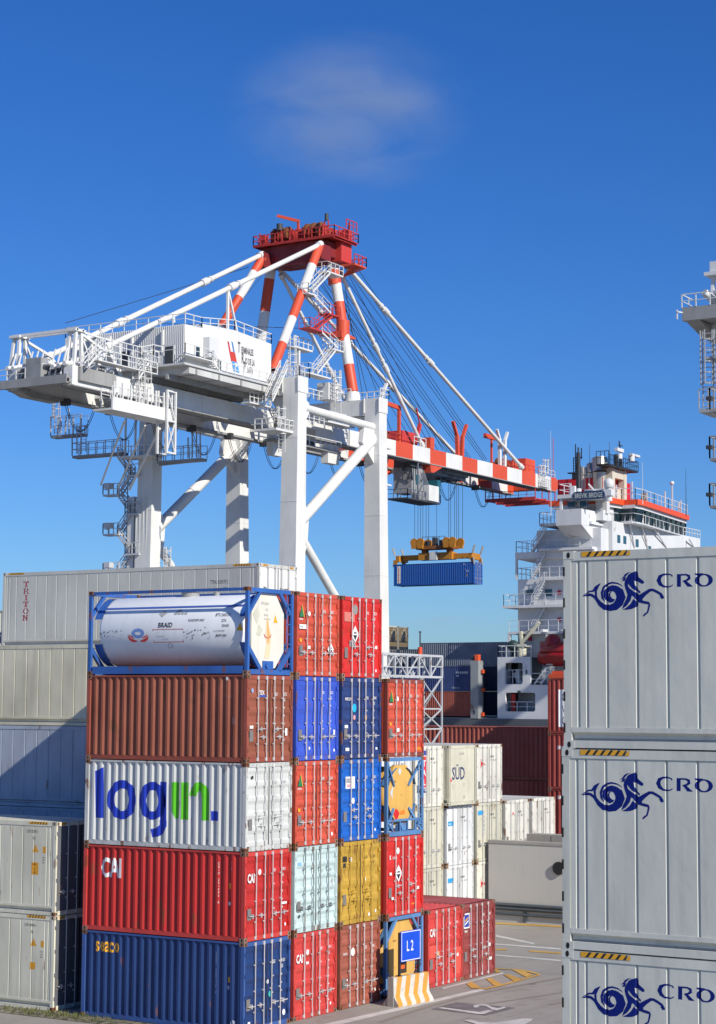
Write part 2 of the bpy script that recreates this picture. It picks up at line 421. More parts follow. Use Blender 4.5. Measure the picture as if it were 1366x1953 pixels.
def dry(label, loc, mat, L=6.058, H=2.591, group=None, texts=(), cols=None, bands=5, side=None, frame_mat=None, cast=None, handles='low', rear=False, rodmat=None, cat='shipping container', left_mat=None, plate=True, bpitch=.278):
    root = empty('shipping_container', loc, label, cat, group)
    if frame_mat is None and mat.name in RGB and cast is None:
        q = RGB[mat.name]; frame_mat = paint(mat.name+'_frame', tuple(.92*x for x in q[0]), q[1], min(.7, q[2]+.15), max(.32, q[3]+.2), scale=1.6)
    frame(root, L, H, frame_mat or mat, cast or M_CAST, cast)
    pr = wave(L, bpitch); 
    mb = MB(); mb.sheet(pr, .15, H-.06, lambda t, d, z: (.012+d, L-t, z), flip=True)
    tms = [left_mat or mat]
    mb.build('side_panel', tms, root)
    if side:
        tb = MB(); br = [t for t, d in pr]
        def mp(u, z): return (.012+depth_at(pr, u)-.005, L-u, z)
        mats = side(tb, mp, br, L, H); tb.build('side_lettering', mats, root)
    mb = MB(); mb.sheet(pr, .15, H-.06, lambda t, d, z: (W20-.012-d, t, z), flip=True); mb.build('side_panel', mat, root)
    floor_roof_end(root, L, H, mat)
    if not rear: door_pair(root, H, mat, bands, texts=texts, cols=cols, handles=handles, rodmat=rodmat, plate=plate)
    else:
        mb = MB(); mb.sheet(wave(W20, .25), .15, H-.12, lambda t, d, z: (t, .02+d, z)); mb.build('front_panel', mat, root)
    return root
def hazard(mb, p, q, up, n=7, off=(0, 0, 0)):
    """yellow and black tape; mats 0 yellow 1 black"""
    p = Vector(p)+Vector(off); q = Vector(q)+Vector(off); up = Vector(up); d = (q-p)/n
    for i in range(n):
        a = p+d*i
        mb.add([a, a+d*.62, a+d*.62+up+d*.5 if i < n-1 else a+d*.62+up, a+up+(d*.5 if i else d*0)], [(0, 1, 2, 3)], 0)
        if i < n-1: mb.add([a+d*.62, a+d, a+d+up+d*.5 if i < n-2 else a+d+up+d*.3, a+d*.62+up+d*.5], [(0, 1, 2, 3)], 1)
def groove_profile(L, pitch=.5, w=.05, d=.018, edge=(.22, .38), g0=.70):
    ts = [edge[0]+.02, edge[1]]; t = g0
    while t < L-.5: ts.append(t); t += pitch
    ts += [L-edge[1], L-edge[0]-.02]; pr = [(.13, 0)]
    for c in ts: pr += [(c-w/2, 0), (c-w*.2, d), (c+w*.2, d), (c+w/2, 0)]
    pr.append((L-.13, 0)); return pr
def reefer(label, loc, mat, L=12.192, H=2.896, group=None, side=None, door_texts=(), cols=None, doors=True, pitch=.5, tape=True, notch=0, cast=None, rz=0, door_mat=None, side_back=None, handles='low', gd=.018, cat='refrigerated container', castm=None, front_mat=None, front_side=None):
    root = empty('refrigerated_container', loc, label, cat, group, rz)
    frame(root, L, H, mat, castm or mat, castm, reefer=True, post_notch=notch)
    pr = groove_profile(L, pitch, d=gd)
    mb = MB(); mb.sheet(pr, .31, H-.14, lambda t, d, z: (.016+d, L-t, z), flip=True); mb.build('side_panel', mat, root)
    mb = MB(); mb.sheet(pr, .31, H-.14, lambda t, d, z: (W20-.016-d, t, z), flip=True); mb.build('side_panel', mat, root)
    for fn, mp0 in ((side, lambda u, z: (.016+depth_at(pr, u)-.0015, L-u, z)), (side_back, lambda u, z: (W20-.016-depth_at(pr, u)+.0015, u, z))):
        if fn:
            tb = MB(); br = [t for t, d in pr]; mats = fn(tb, mp0, br, L, H); tb.build('side_lettering', mats, root)
    floor_roof_end(root, L, H, mat, True)
    if tape:
        tb = MB()
        for y0, y1 in ((.30, 1.12), (L-1.12, L-.30)):
            hazard(tb, (-.001, y1, H-.09), (-.001, y0, H-.09), (0, 0, .075)); hazard(tb, (W20+.001, y0, H-.09), (W20+.001, y1, H-.09), (0, 0, .075))
        for x0 in (.22, W20-.62): hazard(tb, (x0, -.001, H-.1), (x0+.4, -.001, H-.1), (0, 0, .07), 5)
        tb.build('hazard_tape', [plain('tape_yellow', (.80, .40, .02), .45), plain('tape_black', (.02, .02, .02), .5)], root)
    if doors: door_pair(root, H, door_mat or mat, 1, flat=True, texts=door_texts, cols=cols, rodmat=paint('white_rod', (.55, .55, .53), .4, .3, .05), handles=handles, plate=True)
    else:
        pf = groove_profile(W20, .46, w=.04, d=.014, edge=(.12, .20), g0=.5); mb = MB()
        mb.sheet(pf, .155, H-.13, lambda t, d, z: (t, .02+d, z)); mb.build('front_panel', front_mat or mat, root)
        if front_side:
            tb = MB(); mats = front_side(tb, lambda u, z: (u, .016+depth_at(pf, u), z), [t for t, d in pf], W20, H); tb.build('front_lettering', mats, root)
    return root
# ---------------------------------------------------------------- tank containers
def tank(label, loc, fmat, tmat, emat, r=1.09, style='oct', group='tank containers in the main stack', side=None, end=None, toprail=True, L=6.058, H=2.591, postmat=None):
    root = empty('tank_container', loc, label, 'tank container', group); W = W20
    mb = MB(); pw = .10
    for y0, y1, s in ((0, .12, 1), (L-.12, L, -1)):
        for x0, x1 in ((.004, pw), (W-pw, W-.004)): mb.box(x0, x1, y0+.004, y1-.004, .118, H-.118)
        mb.box(.163, W-.163, y0+.01, y1-.01, H-.13, H-.01); mb.box(.163, W-.163, y0+.01, y1-.01, .01, .16)
    for x0, x1 in ((.01, .11), (W-.11, W-.01)):
        mb.box(x0, x1, .18, L-.18, .03, .26 if style == 'oct' else .14)
        if toprail: mb.box(x0, x1-.03, .18, L-.18, H-.11, H-.02)
    mb.build('frame', fmat, root)
    br = MB()
    for yc in (.06, L-.06):
        if style == 'oct':
            for sx in (0, 1):
                X = lambda a: a if sx == 0 else W-a
                br.bar((X(.08), yc, H-.78), (X(.70), yc, H-.10), .09, .10); br.bar((X(.08), yc, .80), (X(.75), yc, .12), .10, .14)
        else:
            for sx in (0, 1):
                X = lambda a: a if sx == 0 else W-a
                br.bar((X(.10), yc, H-.14), (X(.75), yc+.12, H-.95), .07, .07); br.bar((X(.10), yc, .14), (X(.72), yc+.12, .90), .07, .07)
                br.bar((X(.10), yc, .50), (X(.55), yc, .14), .07, .07)
            br.bar((.1, yc, .52), (W-.1, yc, .52), .06, .07)
            for k in range(4): br.bar((.45+k*.5, yc, .16), (.45+k*.5, yc, .50), .04, .05)
    br.build('diagonal_brace', fmat, root)
    for cx, sx in ((0, 1), (W, -1)):
        for cy, sy in ((0, 1), (L, -1)):
            for cz, sz in ((0, 1), (H, -1)):
                c = MB(); casting(c, cx, cy, cz, sx, sy, sz); c.build('corner_casting', [M_CAST, M_HOLE], root)
    cx, cz = W/2, H/2+.045
    mb = MB(); y0, y1 = .17, L-.17; dm = .24
    prof = [(0, .02)]+[(dm*(1-math.cos(a*math.pi/16)), r*math.sin(a*math.pi/16)**.62) for a in range(1, 9)]
    LL = y1-y0; full = prof+[(LL-t, rr) for t, rr in reversed(prof)]
    mb.lathe((cx, y0, cz), (0, 1, 0), full, 40)
    o = mb.build('tank_barrel', tmat, root)
    # saddle skirts joining barrel and end frame
    sk = MB()
    for ya, yb in ((.12, .42), (L-.42, L-.12)):
        for a0, a1 in ((20, 70), (110, 160), (200, 250), (290, 340)):
            p = []
            for k in range(5):
                t = R_(a0+(a1-a0)*k/4); p.append((cx+(r+.03)*math.cos(t), cz+(r+.03)*math.sin(t)))
            sk.add([(x, ya, z) for x, z in p]+[(x, yb, z) for x, z in p], [(i, i+1, i+6, i+5) for i in range(4)])
    sk.build('saddle', fmat, root)
    if style == 'oct':
        e = MB(); q = [(-.42, 1.10), (.42, 1.10), (.86, .52), (.86, -.62), (.40, -1.13), (-.40, -1.13), (-.86, -.62), (-.86, .52)]
        e.prism([(cx+a, .125, cz+b) for a, b in q], (0, .15, 0)); e.build('end_cladding', emat, root)
    else:
        e = MB(); q = [(-.38, .98), (.38, .98), (.80, .45), (.80, -.45), (.38, -.98), (-.38, -.98), (-.80, -.45), (-.80, .45)]
        e.prism([(cx+a, .20, cz+b) for a, b in q], (0, .12, 0)); e.build('end_cladding', emat, root)
    v = MB(); v.tube((cx, L/2, cz+r-.05), (cx, L/2, cz+r+.12), .28, n=16); v.tube((cx, L/2, cz+r+.12), (cx, L/2, cz+r+.16), .32, n=16); v.tube((cx, L/2-1, cz+r-.05), (cx, L/2-1, cz+r+.10), .09, n=10)
    v.build('manhole', M_STEEL, root)
    ld = MB(); ld.bar((W-.33, .03, .25), (W-.33, .03, H-.15), .03); ld.bar((W-.13, .02, .25), (W-.13, .02, H-.15), .02)
    for k in range(7): ld.bar((W-.33, .03, .35+k*.3), (W-.12, .03, .35+k*.3), .03)
    ld.build('ladder', fmat, root)
    vb = MB(); vb.box(cx-.28, cx+.28, .10, .24, .17, .42); vb.tube((cx-.1, .05, .28), (cx-.1, .12, .28), .07, n=10); vb.build('valve_box', fmat, root)
    def mpc(a, z):           # on the barrel's camera side: a = distance from the far end, z height
        dz = max(-r+.01, min(r-.01, z-cz)); return (cx-math.sqrt((r+.006)**2-dz*dz), L-a, cz+dz)
    if side:
        tb = MB(); mats = side(tb, mpc); tb.build('barrel_lettering', mats, root)
    if end:
        tb = MB(); ye = .118 if style == 'oct' else .193; mats = end(tb, lambda x, z: (x, ye, z)); tb.build('end_lettering', mats, root)
    return root
def ctext(tb, s, x, z, size, mp, mi, **k):      # text bent round a barrel: cut into rows as well
    vs, fs = glyphs(s, k.get('bold', 0)); sx = k.get('sx', .75)
    place(tb, [(x+a*size*sx*1.37, z+b*size*1.37) for a, b in vs], fs, mp, mi)
# ---------------------------------------------------------------- ground
def ground_mat(name, c1, c2, sc=1.0, rough=.85, cracks=True):
    m, n, b = nodes(name); L = n.links.new; N = n.nodes.new
    tc = N('ShaderNodeTexCoord')
    def noise(s, d):
        t = N('ShaderNodeTexNoise'); t.inputs['Scale'].default_value = s*sc; t.inputs['Detail'].default_value = d; L(tc.outputs['Object'], t.inputs['Vector']); return t.outputs['Fac']
    def mr(s, a, b_, c=0, d=1):
        r = N('ShaderNodeMapRange'); r.inputs['From Min'].default_value = a; r.inputs['From Max'].default_value = b_; r.inputs['To Min'].default_value = c; r.inputs['To Max'].default_value = d; L(s, r.inputs['Value']); return r.outputs[0]
    def mix(f, a, b_):
        x = N('ShaderNodeMix'); x.data_type = 'RGBA'; L(f, x.inputs['Factor']); ii = [k for k in x.inputs if k.type == 'RGBA']
        for i, v in zip(ii, (a, b_)):
            if isinstance(v, tuple): i.default_value = (*v, 1)
            else: L(v, i)
        return [o for o in x.outputs if o.type == 'RGBA'][0]
    c = mix(mr(noise(.35, 5), .35, .65), c1, c2)
    c = mix(mr(noise(9, 4), .35, .75, 0, .35), c, tuple(.6*x for x in c1))
    mpx = N('ShaderNodeMapping'); mpx.inputs['Rotation'].default_value = (0, 0, .12); mpx.inputs['Scale'].default_value = (.12, 2.2, 1); L(tc.outputs['Object'], mpx.inputs[0]); tx = N('ShaderNodeTexNoise'); tx.inputs['Scale'].default_value = 1; tx.inputs['Detail'].default_value = 4; L(mpx.outputs[0], tx.inputs['Vector'])
    if cracks: c = mix(mr(tx.outputs['Fac'], .52, .72, 0, .5), c, tuple(.62*x for x in c1)); c = mix(mr(noise(.9, 2), .62, .70, 0, .35), c, tuple(.5*x for x in c1))
    c = mix(mr(noise(60, 2), .4, .7, 0, .3), c, tuple(min(1, 1.35*x) for x in c2))
    if cracks:
        v = N('ShaderNodeTexNoise'); v.inputs['Scale'].default_value = 1.6; v.inputs['Detail'].default_value = 6; v.inputs['Distortion'].default_value = 1.2; L(tc.outputs['Object'], v.inputs['Vector'])
        c = mix(mr(v.outputs['Fac'], .66, .72, 0, .5), c, tuple(.45*x for x in c1))
    L(c, b.inputs['Base Color']); b.inputs['Roughness'].default_value = rough; b.inputs['Specular IOR Level'].default_value = .25
    bp = N('ShaderNodeBump'); bp.inputs['Strength'].default_value = .5; bp.inputs['Distance'].default_value = .02; L(noise(30, 5), bp.inputs['Height']); L(bp.outputs[0], b.inputs['Normal'])
    return m
M_ASPH = ground_mat('yard_asphalt', (.37, .345, .30), (.30, .28, .245))
M_ROAD = ground_mat('road_asphalt', (.36, .335, .29), (.31, .285, .25))
M_CONC = ground_mat('pale_concrete', (.42, .36, .28), (.33, .28, .22), cracks=False)
mb = MB(); mb.add([(-1500, -1500, 0), (149.6, -1500, 0), (149.6, 4000, 0), (-1500, 4000, 0)], [(0, 1, 2, 3)]); tag(mb.build('ground', M_ASPH), kind='structure')
m, n, b = nodes('sea_water'); b.inputs['Base Color'].default_value = (.02, .05, .06, 1); b.inputs['Roughness'].default_value = .12
t = n.nodes.new('ShaderNodeTexNoise'); t.inputs['Scale'].default_value = .6; t.inputs['Detail'].default_value = 5; tc = n.nodes.new('ShaderNodeTexCoord'); n.links.new(tc.outputs['Object'], t.inputs['Vector'])
bp = n.nodes.new('ShaderNodeBump'); bp.inputs['Distance'].default_value = .4; n.links.new(t.outputs['Fac'], bp.inputs['Height']); n.links.new(bp.outputs[0], b.inputs['Normal']); M_SEA = m
mb = MB(); mb.add([(149.6, -4000, -2.4), (9000, -4000, -2.4), (9000, 9000, -2.4), (149.6, 9000, -2.4)], [(0, 1, 2, 3)]); tag(mb.build('water', M_SEA), kind='structure')
mb = MB(); mb.box(149.0, 149.6, -800, 1500, -3, .004+.15); tag(mb.build('quay_kerb', M_CONC), kind='structure')
# road between the yard and the wall
mb = MB(); mb.add([(16.5, -60, .004), (30.9, -60, .004), (30.9, 7.6, .004), (16.5, 7.6, .004)], [(0, 1, 2, 3)]); tag(mb.build('road', M_ROAD), kind='structure')
mb = MB(); mb.box(30.9, 31.2, -60, 12, .0, .13); tag(mb.build('kerb', M_CONC), kind='structure')
mb = MB(); mb.box(31.2, 34, -60, 12, .0, .10); tag(mb.build('pavement', M_CONC), kind='structure')
m_white = paint('road_paint_white', (.62, .60, .55), .7, .5, 0, bump=0, scale=2); m_yel = paint('road_paint_yellow', (.62, .36, .07), .7, .5, 0, bump=0, scale=2)
def gq(mb, pts, z=.008, mi=0): mb.add([(x, y, z) for x, y in pts], [tuple(range(len(pts)))], mi)
def gpx(u, v): p = at(u, v, 2, 0); return (p.x, p.y)
mk = MB()
gq(mk, [gpx(590, 1960), gpx(600, 1966), gpx(925, 1889), gpx(922, 1885)])
gq(mk, [gpx(560, 1945), gpx(565, 1948), gpx(706, 1913), gpx(704, 1910)])
gq(mk, [gpx(842, 1885), gpx(846, 1887), gpx(962, 1857), gpx(958, 1855)], .012)
gq(mk, [gpx(945, 1783), gpx(946, 1787), gpx(1020, 1802), gpx(1019, 1799)], .012)
gq(mk, [gpx(945, 1800), gpx(945, 1802), gpx(1070, 1812), gpx(1070, 1809)], .012)
gq(mk, [gpx(945, 1821), gpx(945, 1823), gpx(1070, 1834), gpx(1070, 1831)], .012)
gq(mk, [gpx(968, 1954), gpx(983, 1964), gpx(1016, 1946), gpx(1004, 1943)], .012)
tag(mk.build('road_marking', m_white), kind='structure')
mk = MB()
def hatch(a, b, w=.16): 
    a = Vector((*a, 0)); b = Vector((*b, 0)); d = (b-a).normalized(); nn = Vector((-d.y, d.x, 0))*w; gq(mk, [(p.x, p.y) for p in (a-nn, b-nn, b+nn, a+nn)], .016)
Z8 = lambda q: [gpx(820+x/5.06, 1820+y/5.06) for x, y in q]
for k, q in enumerate(([(350, 290), (400, 268), (500, 330), (400, 326)], [(540, 238), (590, 233), (705, 296), (620, 308)], [(710, 202), (765, 198), (905, 250), (820, 268)], [(780, 146), (870, 150), (1000, 205), (930, 226)], [(390, 322), (400, 332), (545, 342), (700, 308), (1060, 208), (1064, 190), (1040, 196), (1030, 204), (680, 298), (540, 330)], [(870, 148), (1000, 175), (1062, 192), (1040, 200), (990, 186), (870, 160)], [(628, 150), (650, 148), (690, 180), (640, 182)], [(628, 138), (780, 146), (780, 152), (628, 146)])): gq(mk, Z8(q), .016+.0008*k)
gq(mk, [gpx(945, 1760), gpx(945, 1763), gpx(1070, 1769), gpx(1070, 1766)], .016); gq(mk, [gpx(945, 1810), gpx(945, 1813), gpx(968, 1813), gpx(966, 1810)], .016); gq(mk, [gpx(1008, 1813), gpx(1010, 1816), gpx(1070, 1820), gpx(1070, 1817)], .016)
tag(mk.build('yellow_marking', m_yel), kind='structure')
mk = MB(); gq(mk, Z8([(10, 530), (260, 465), (830, 518), (540, 592)]), .010); tag(mk.build('marking_patch', paint('worn_dark_patch', (.19, .17, .165), .8, .5, 0, bump=0, scale=2)), kind='structure')
mk = MB()
for k, q in enumerate(([(78, 522), (120, 517), (480, 562), (520, 582), (465, 582)], [(480, 562), (560, 543), (612, 548), (520, 582)], [(418, 497), (500, 487), (560, 494), (545, 506), (500, 498), (470, 503), (470, 515), (430, 520)], [(560, 494), (600, 514), (660, 526), (650, 546), (605, 540), (545, 506)], [(660, 526), (715, 511), (738, 520), (650, 546)], [(320, 642), (400, 638), (480, 662), (640, 664), (900, 627), (1005, 630), (850, 675), (480, 690)])): gq(mk, Z8(q), .017+.0008*k)
tag(mk.build('ground_number', m_white), kind='structure')
mk = MB(); M_TYRE = ground_mat('tyre_marks', (.29, .255, .21), (.26, .225, .19), 2.0, cracks=False)
for x0, y0, x1, y1, bend in ((9, -3.2, 29, -13, 1.6), (10, -4.9, 30, -15.2, 1.6), (4, -2.2, 16, -2.6, .5), (12, -8, 17, -30, -2), (14, -8, 19, -30, -2)):
    q = []
    for i in range(17):
        t = i/16; q.append((x0+(x1-x0)*t, y0+(y1-y0)*t+bend*math.sin(math.pi*t), .16+.05*math.sin(9*t)))
    vs, fs = stroke(q); mk.add([(x, y, .006+.0004*(len(mk.f) % 7)) for x, y in vs], fs)
tag(mk.build('tyre_mark', M_TYRE), kind='structure')
mk = MB(); rr_ = random.Random(11)
for i in range(16):
    cx, cy, s = rr_.uniform(8, 29), rr_.uniform(-12, -1.5), rr_.uniform(.12, .45)
    n_ = 12; mk.add([(cx+s*math.cos(k*6.283/n_)*rr_.uniform(.7, 1.2), cy+.6*s*math.sin(k*6.283/n_)*rr_.uniform(.7, 1.2), .0075+.0002*i) for k in range(n_)], [tuple(range(n_))])
tag(mk.build('oil_stain', ground_mat('oil_stained_asphalt', (.17, .15, .13), (.22, .19, .16), 3, cracks=False)), kind='structure')
# rough verge under the left reefers
m, n, b = nodes('dirt_verge'); tc = n.nodes.new('ShaderNodeTexCoord'); t = n.nodes.new('ShaderNodeTexNoise'); t.inputs['Scale'].default_value = 5; t.inputs['Detail'].default_value = 8; n.links.new(tc.outputs['Object'], t.inputs['Vector'])
cr = n.nodes.new('ShaderNodeValToRGB'); cr.color_ramp.elements[0].position = .38; cr.color_ramp.elements[0].color = (.07, .075, .03, 1); cr.color_ramp.elements[1].position = .62; cr.color_ramp.elements[1].color = (.24, .21, .15, 1); n.links.new(t.outputs['Fac'], cr.inputs[0]); n.links.new(cr.outputs[0], b.inputs['Base Color']); b.inputs['Roughness'].default_value = 1
bp = n.nodes.new('ShaderNodeBump'); bp.inputs['Distance'].default_value = .1; n.links.new(t.outputs['Fac'], bp.inputs['Height']); n.links.new(bp.outputs[0], b.inputs['Normal'])
M_DIRT = m
mb = MB(); r = random.Random(3); xs = [-.95+.19*i for i in range(6)]; nY = 90
vs = [(x+r.uniform(-.05, .05) if 0 < i < 5 else x, -1.0+j*.28, .012+(r.uniform(.0, .06) if 0 < i < 5 else 0)) for i, x in enumerate(xs) for j in range(nY)]
mb.add(vs, [(i*nY+j, i*nY+j+1, (i+1)*nY+j+1, (i+1)*nY+j) for i in range(5) for j in range(nY-1)]); tag(mb.build('verge', M_DIRT), kind='structure')
mb = MB()
for i in range(450):
    x = r.uniform(-.9, -.05)+r.random()*.12; y = r.triangular(4.5, 9.5, 6.3); a = r.uniform(0, 6.28); h = r.uniform(.04, .16); dx, dy = math.cos(a)*.02, math.sin(a)*.02
    mb.add([(x-dx, y-dy, .02), (x+dx, y+dy, .02), (x+r.uniform(-.05, .05), y+r.uniform(-.05, .05), .02+h)], [(0, 1, 2)])
tag(mb.build('weeds', plain('dry_grass', (.13, .14, .04), .9)), 'low dry weeds and grass along the verge at the foot of the stacks', 'grass', kind='stuff')
# ---------------------------------------------------------------- colours
P_RED = paint('red_paint', (.58, .045, .03), .5, .3, .12); P_REDK = paint('bright_red_paint', (.64, .028, .022), .42, .2, .06)
P_ORED = paint('faded_orange_red_paint', (.60, .085, .045), .55, .35, .12); P_CAI = paint('deep_red_paint', (.50, .026, .022), .42, .2, .06)
P_CAID = paint('red_door_paint', (.60, .055, .045), .48, .3, .1)
P_RUST = paint('oxide_brown_paint', (.30, .085, .045), .6, .4, .22); P_BROWN = paint('oxide_brown_door_paint', (.36, .10, .06), .6, .4, .18)
P_BRN2 = paint('rust_red_brown_paint', (.33, .075, .045), .6, .4, .2)
P_LOGIN = paint('pale_grey_paint', (.62, .63, .60), .5, .3, .05); P_NAVY = paint('navy_side_paint', (.012, .042, .155), .42, .25, .02); P_NAVYD = paint('navy_door_paint', (.04, .10, .31), .45, .35, .03)
P_ROYAL = paint('royal_blue_paint', (.045, .10, .55), .45, .3, .05); P_NYK = paint('dark_navy_paint', (.022, .05, .19), .45, .3, .04); P_PIL = paint('bright_blue_paint', (.01, .12, .50), .42, .25, .04)
P_MINT = paint('pale_mint_paint', (.55, .68, .66), .5, .35, .08); P_MUST = paint('mustard_paint', (.55, .34, .045), .55, .4, .12)
P_MAR = paint('maroon_paint', (.30, .055, .05), .55, .4, .15); P_ROOF = paint('faded_red_roof', (.42, .13, .12), .7, .4, .1)
P_BLUEF = paint('tank_frame_blue', (.03, .12, .40), .5, .45, .22); P_BLUEL = paint('tank_frame_light_blue', (.10, .24, .48), .55, .45, .15)
P_WTANK = paint('white_tank_paint', (.84, .86, .86), .28, .12, .0, bump=.002); P_YTANK = paint('yellow_tank_paint', (.72, .42, .10), .5, .3, .03)
P_WREEF = paint('reefer_white', (.70, .68, .60), .5, .35, .05); P_WREEF2 = paint('stained_reefer_white', (.64, .60, .50), .55, .6, .22)
P_CREAM = paint('cream_reefer_paint', (.72, .67, .49), .55, .4, .0); P_TRIT = paint('grey_white_reefer_paint', (.57, .575, .53), .5, .22, .0); P_TRITD = paint('white_door_paint', (.74, .75, .73), .45, .25, .03)
P_CRO = paint('light_grey_reefer_paint', (.62, .63, .56), .42, .20, .0, streak=1.5, bump=.011)
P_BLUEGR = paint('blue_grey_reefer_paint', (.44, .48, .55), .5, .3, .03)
GRN = plain('logo_green', (.03, .20, .08), .5)
D = 2.62; T = 2.591
COLX = [0, 2.62, 5.24, 8.05, 10.80, 13.24]
G = 'twenty foot containers in the main stack'
# ---- column 1
def braid_side(tb, mp):
    mats = [M_DARK, plain('tank_stripe_blue', (.07, .13, .42), .4), plain('logo_red', (.62, .05, .05), .5), plain('logo_blue', (.16, .28, .60), .5), plain('sticker_grey', (.42, .42, .40), .6), M_YEL]
    for i in range(24):
        a0, a1 = .28+i*(5.5/24), .28+(i+1)*(5.5/24); z0, z1 = 2.03, 2.09
        tb.add([mp(a0, z0), mp(a1, z0), mp(a1, z1), mp(a0, z1)], [(0, 1, 2, 3)], 1)
    ctext(tb, 'BRAID', 2.62, 1.44, .15, mp, 0, sx=.95, bold=.02); ctext(tb, 'FOODSTUFF ONLY', 3.74, 1.60, .075, mp, 0, sx=.7, bold=.01)
    ctext(tb, 'BPTU 260532 0', 4.72, 1.74, .10, mp, 0, sx=.62); ctext(tb, '22T6', 4.98, 1.57, .09, mp, 0, sx=.7); ctext(tb, 'RID/ADR', 5.02, 1.42, .08, mp, 0, sx=.6, bold=.01)
    ctext(tb, 'MAWP 4 BAR', 4.80, 1.13, .08, mp, 0, sx=.6, bold=.01); ctext(tb, 'NO. OF COMPARTMENTS', 4.72, 1.28, .045, mp, 0, sx=.6)
    tb.add([mp(5.55, 1.30), mp(5.80, 1.30), mp(5.675, 1.54)], [(0, 1, 2)], 5)
    # wreath-like blue and red emblem
    vs, fs = ring(1.86, 1.27, .24, .15, .11, .09, 20); place(tb, vs, fs, mp, 3)
    for s in (-1, 1):
        vs, fs = stroke([(1.86+s*.06, 1.03, .03), (1.86+s*.2, 1.04, .09), (1.86+s*.33, 1.10, .09), (1.86+s*.40, 1.20, .02)]); place(tb, vs, fs, mp, 2)
        vs, fs = stroke([(1.86+s*.15, 1.12, .02), (1.86+s*.28, 1.17, .05), (1.86+s*.36, 1.24, .01)]); place(tb, vs, fs, mp, 2)
    for a, b, z0, z1 in ((2.42, 3.58, .98, 1.0), (2.42, 3.58, 1.37, 1.385), (2.42, 2.435, 1.0, 1.37), (3.565, 3.58, 1.0, 1.37)):
        tb.add([mp(a, z0), mp(b, z0), mp(b, z1), mp(a, z1)], [(0, 1, 2, 3)], 2)
    ctext(tb, '- - - - -', 2.55, 1.26, .05, mp, 0); ctext(tb, 'TO RECLAIM OR', 2.55, 1.15, .04, mp, 4, sx=.8); ctext(tb, 'LAST CARGO', 2.75, 1.06, .04, mp, 3)
    vs, fs = ring(3.03, .88, .09, .08, .018, .018, 16); place(tb, vs, fs, mp, 4)
    r = random.Random(5)
    for i in range(60):
        a = r.choice([r.uniform(.25, 1.25), r.uniform(3.6, 4.6)]); z = 1.25+r.gauss(0, .09); s = r.uniform(.015, .045)
        tb.add([mp(a, z), mp(a+s, z-s*.3), mp(a+s*.8, z+s), mp(a-.01, z+s*.7)], [(0, 1, 2, 3)], r.choice([0, 4, 4]))
    for a, z, s in ((2.72, 1.86, .16), (3.30, 1.92, .12)):
        tb.add([mp(a-s, z), mp(a, z-s*.7), mp(a+s, z+.02), mp(a+.02, z+s*.6)], [(0, 1, 2, 3)], 4)
    for k in range(4): tb.add([mp(3.15+k*.13, 1.82), mp(3.25+k*.13, 1.82), mp(3.25+k*.13, 1.88), mp(3.15+k*.13, 1.88)], [(0, 1, 2, 3)], 4)
    return mats
def braid_end(tb, mp):
    mats = [plain('faded_print', (.45, .45, .42), .6), plain('rust_stain', (.70, .42, .16), .8), plain('rust_stain_pale', (.74, .60, .38), .8), plain('emblem_red_end', (.60, .16, .14), .6), M_YEL, plain('old_sticker', (.58, .58, .46), .6)]
    text(tb, 'BPTU 260532 0', .86, 2.10, .085, mp, 0, sx=.55); text(tb, '22T6', 1.08, 1.92, .08, mp, 0, sx=.6); text(tb, 'RID/ADR', 1.0, 1.76, .07, mp, 0, sx=.6); text(tb, 'MAWP 4 BAR', 1.02, 1.65, .05, mp, 0)
    def q(p, mi, dy=0): tb.add([(x, y-dy, z) for x, y, z in [mp(*a) for a in p]], [tuple(range(len(p)))], mi)
    q([(1.20, 1.78), (1.26, 1.50), (1.40, 1.20), (1.36, .85), (1.30, .5), (1.05, .5), (1.14, .9), (1.10, 1.25), (1.12, 1.55)], 2, .001)
    q([(1.20, 1.74), (1.25, 1.5), (1.33, 1.2), (1.28, .95), (1.18, .95), (1.16, 1.3), (1.16, 1.55)], 1, .003)
    vs, fs = stroke([(1.0, 1.24, .015), (1.06, 1.15, .05), (1.2, 1.10, .03), (1.34, 1.15, .05), (1.40, 1.24, .015)]); place(tb, vs, fs, lambda a, b: (mp(a, b)[0], mp(a, b)[1]-.005, mp(a, b)[2]), 3)
    q([(1.52, 1.58), (1.74, 1.58), (1.60, 1.82)], 4); q([(.42, 1.80), (.62, 2.02), (.78, 1.80), (.62, 1.52)], 5); q([(.60, 1.2), (.74, 1.50), (.96, 1.35), (.82, 1.15)], 5)
    return mats
tank('white tank container in a blue frame with red and blue emblem', (0, 0, 4*T), P_BLUEF, P_WTANK, paint('tank_end_cream', (.76, .72, .62), .5, .3, .0), side=braid_side, end=braid_end)
def rust_side(tb, mp, br, L, H):
    text(tb, 'TRLU 915373', 5.28, 1.9, .09, lambda a, b: mp(a, b), 0, sx=.5, breaks=br)
    vtext(tb, 'TRLU915373222', 5.30, 2.30, .08, mp, 0, pitch=1.3, breaks=br, sx=.6)
    tb.add([mp(5.52, 1.12), mp(5.62, 1.12), mp(5.62, 1.32), mp(5.52, 1.32)], [(0, 1, 2, 3)], 1); tb.add([mp(5.28, 2.42), mp(5.36, 2.42), mp(5.36, 2.54), mp(5.28, 2.54)], [(0, 1, 2, 3)], 1)
    return [plain('faded_side_print', (.42, .20, .15), .6), M_WHITE]
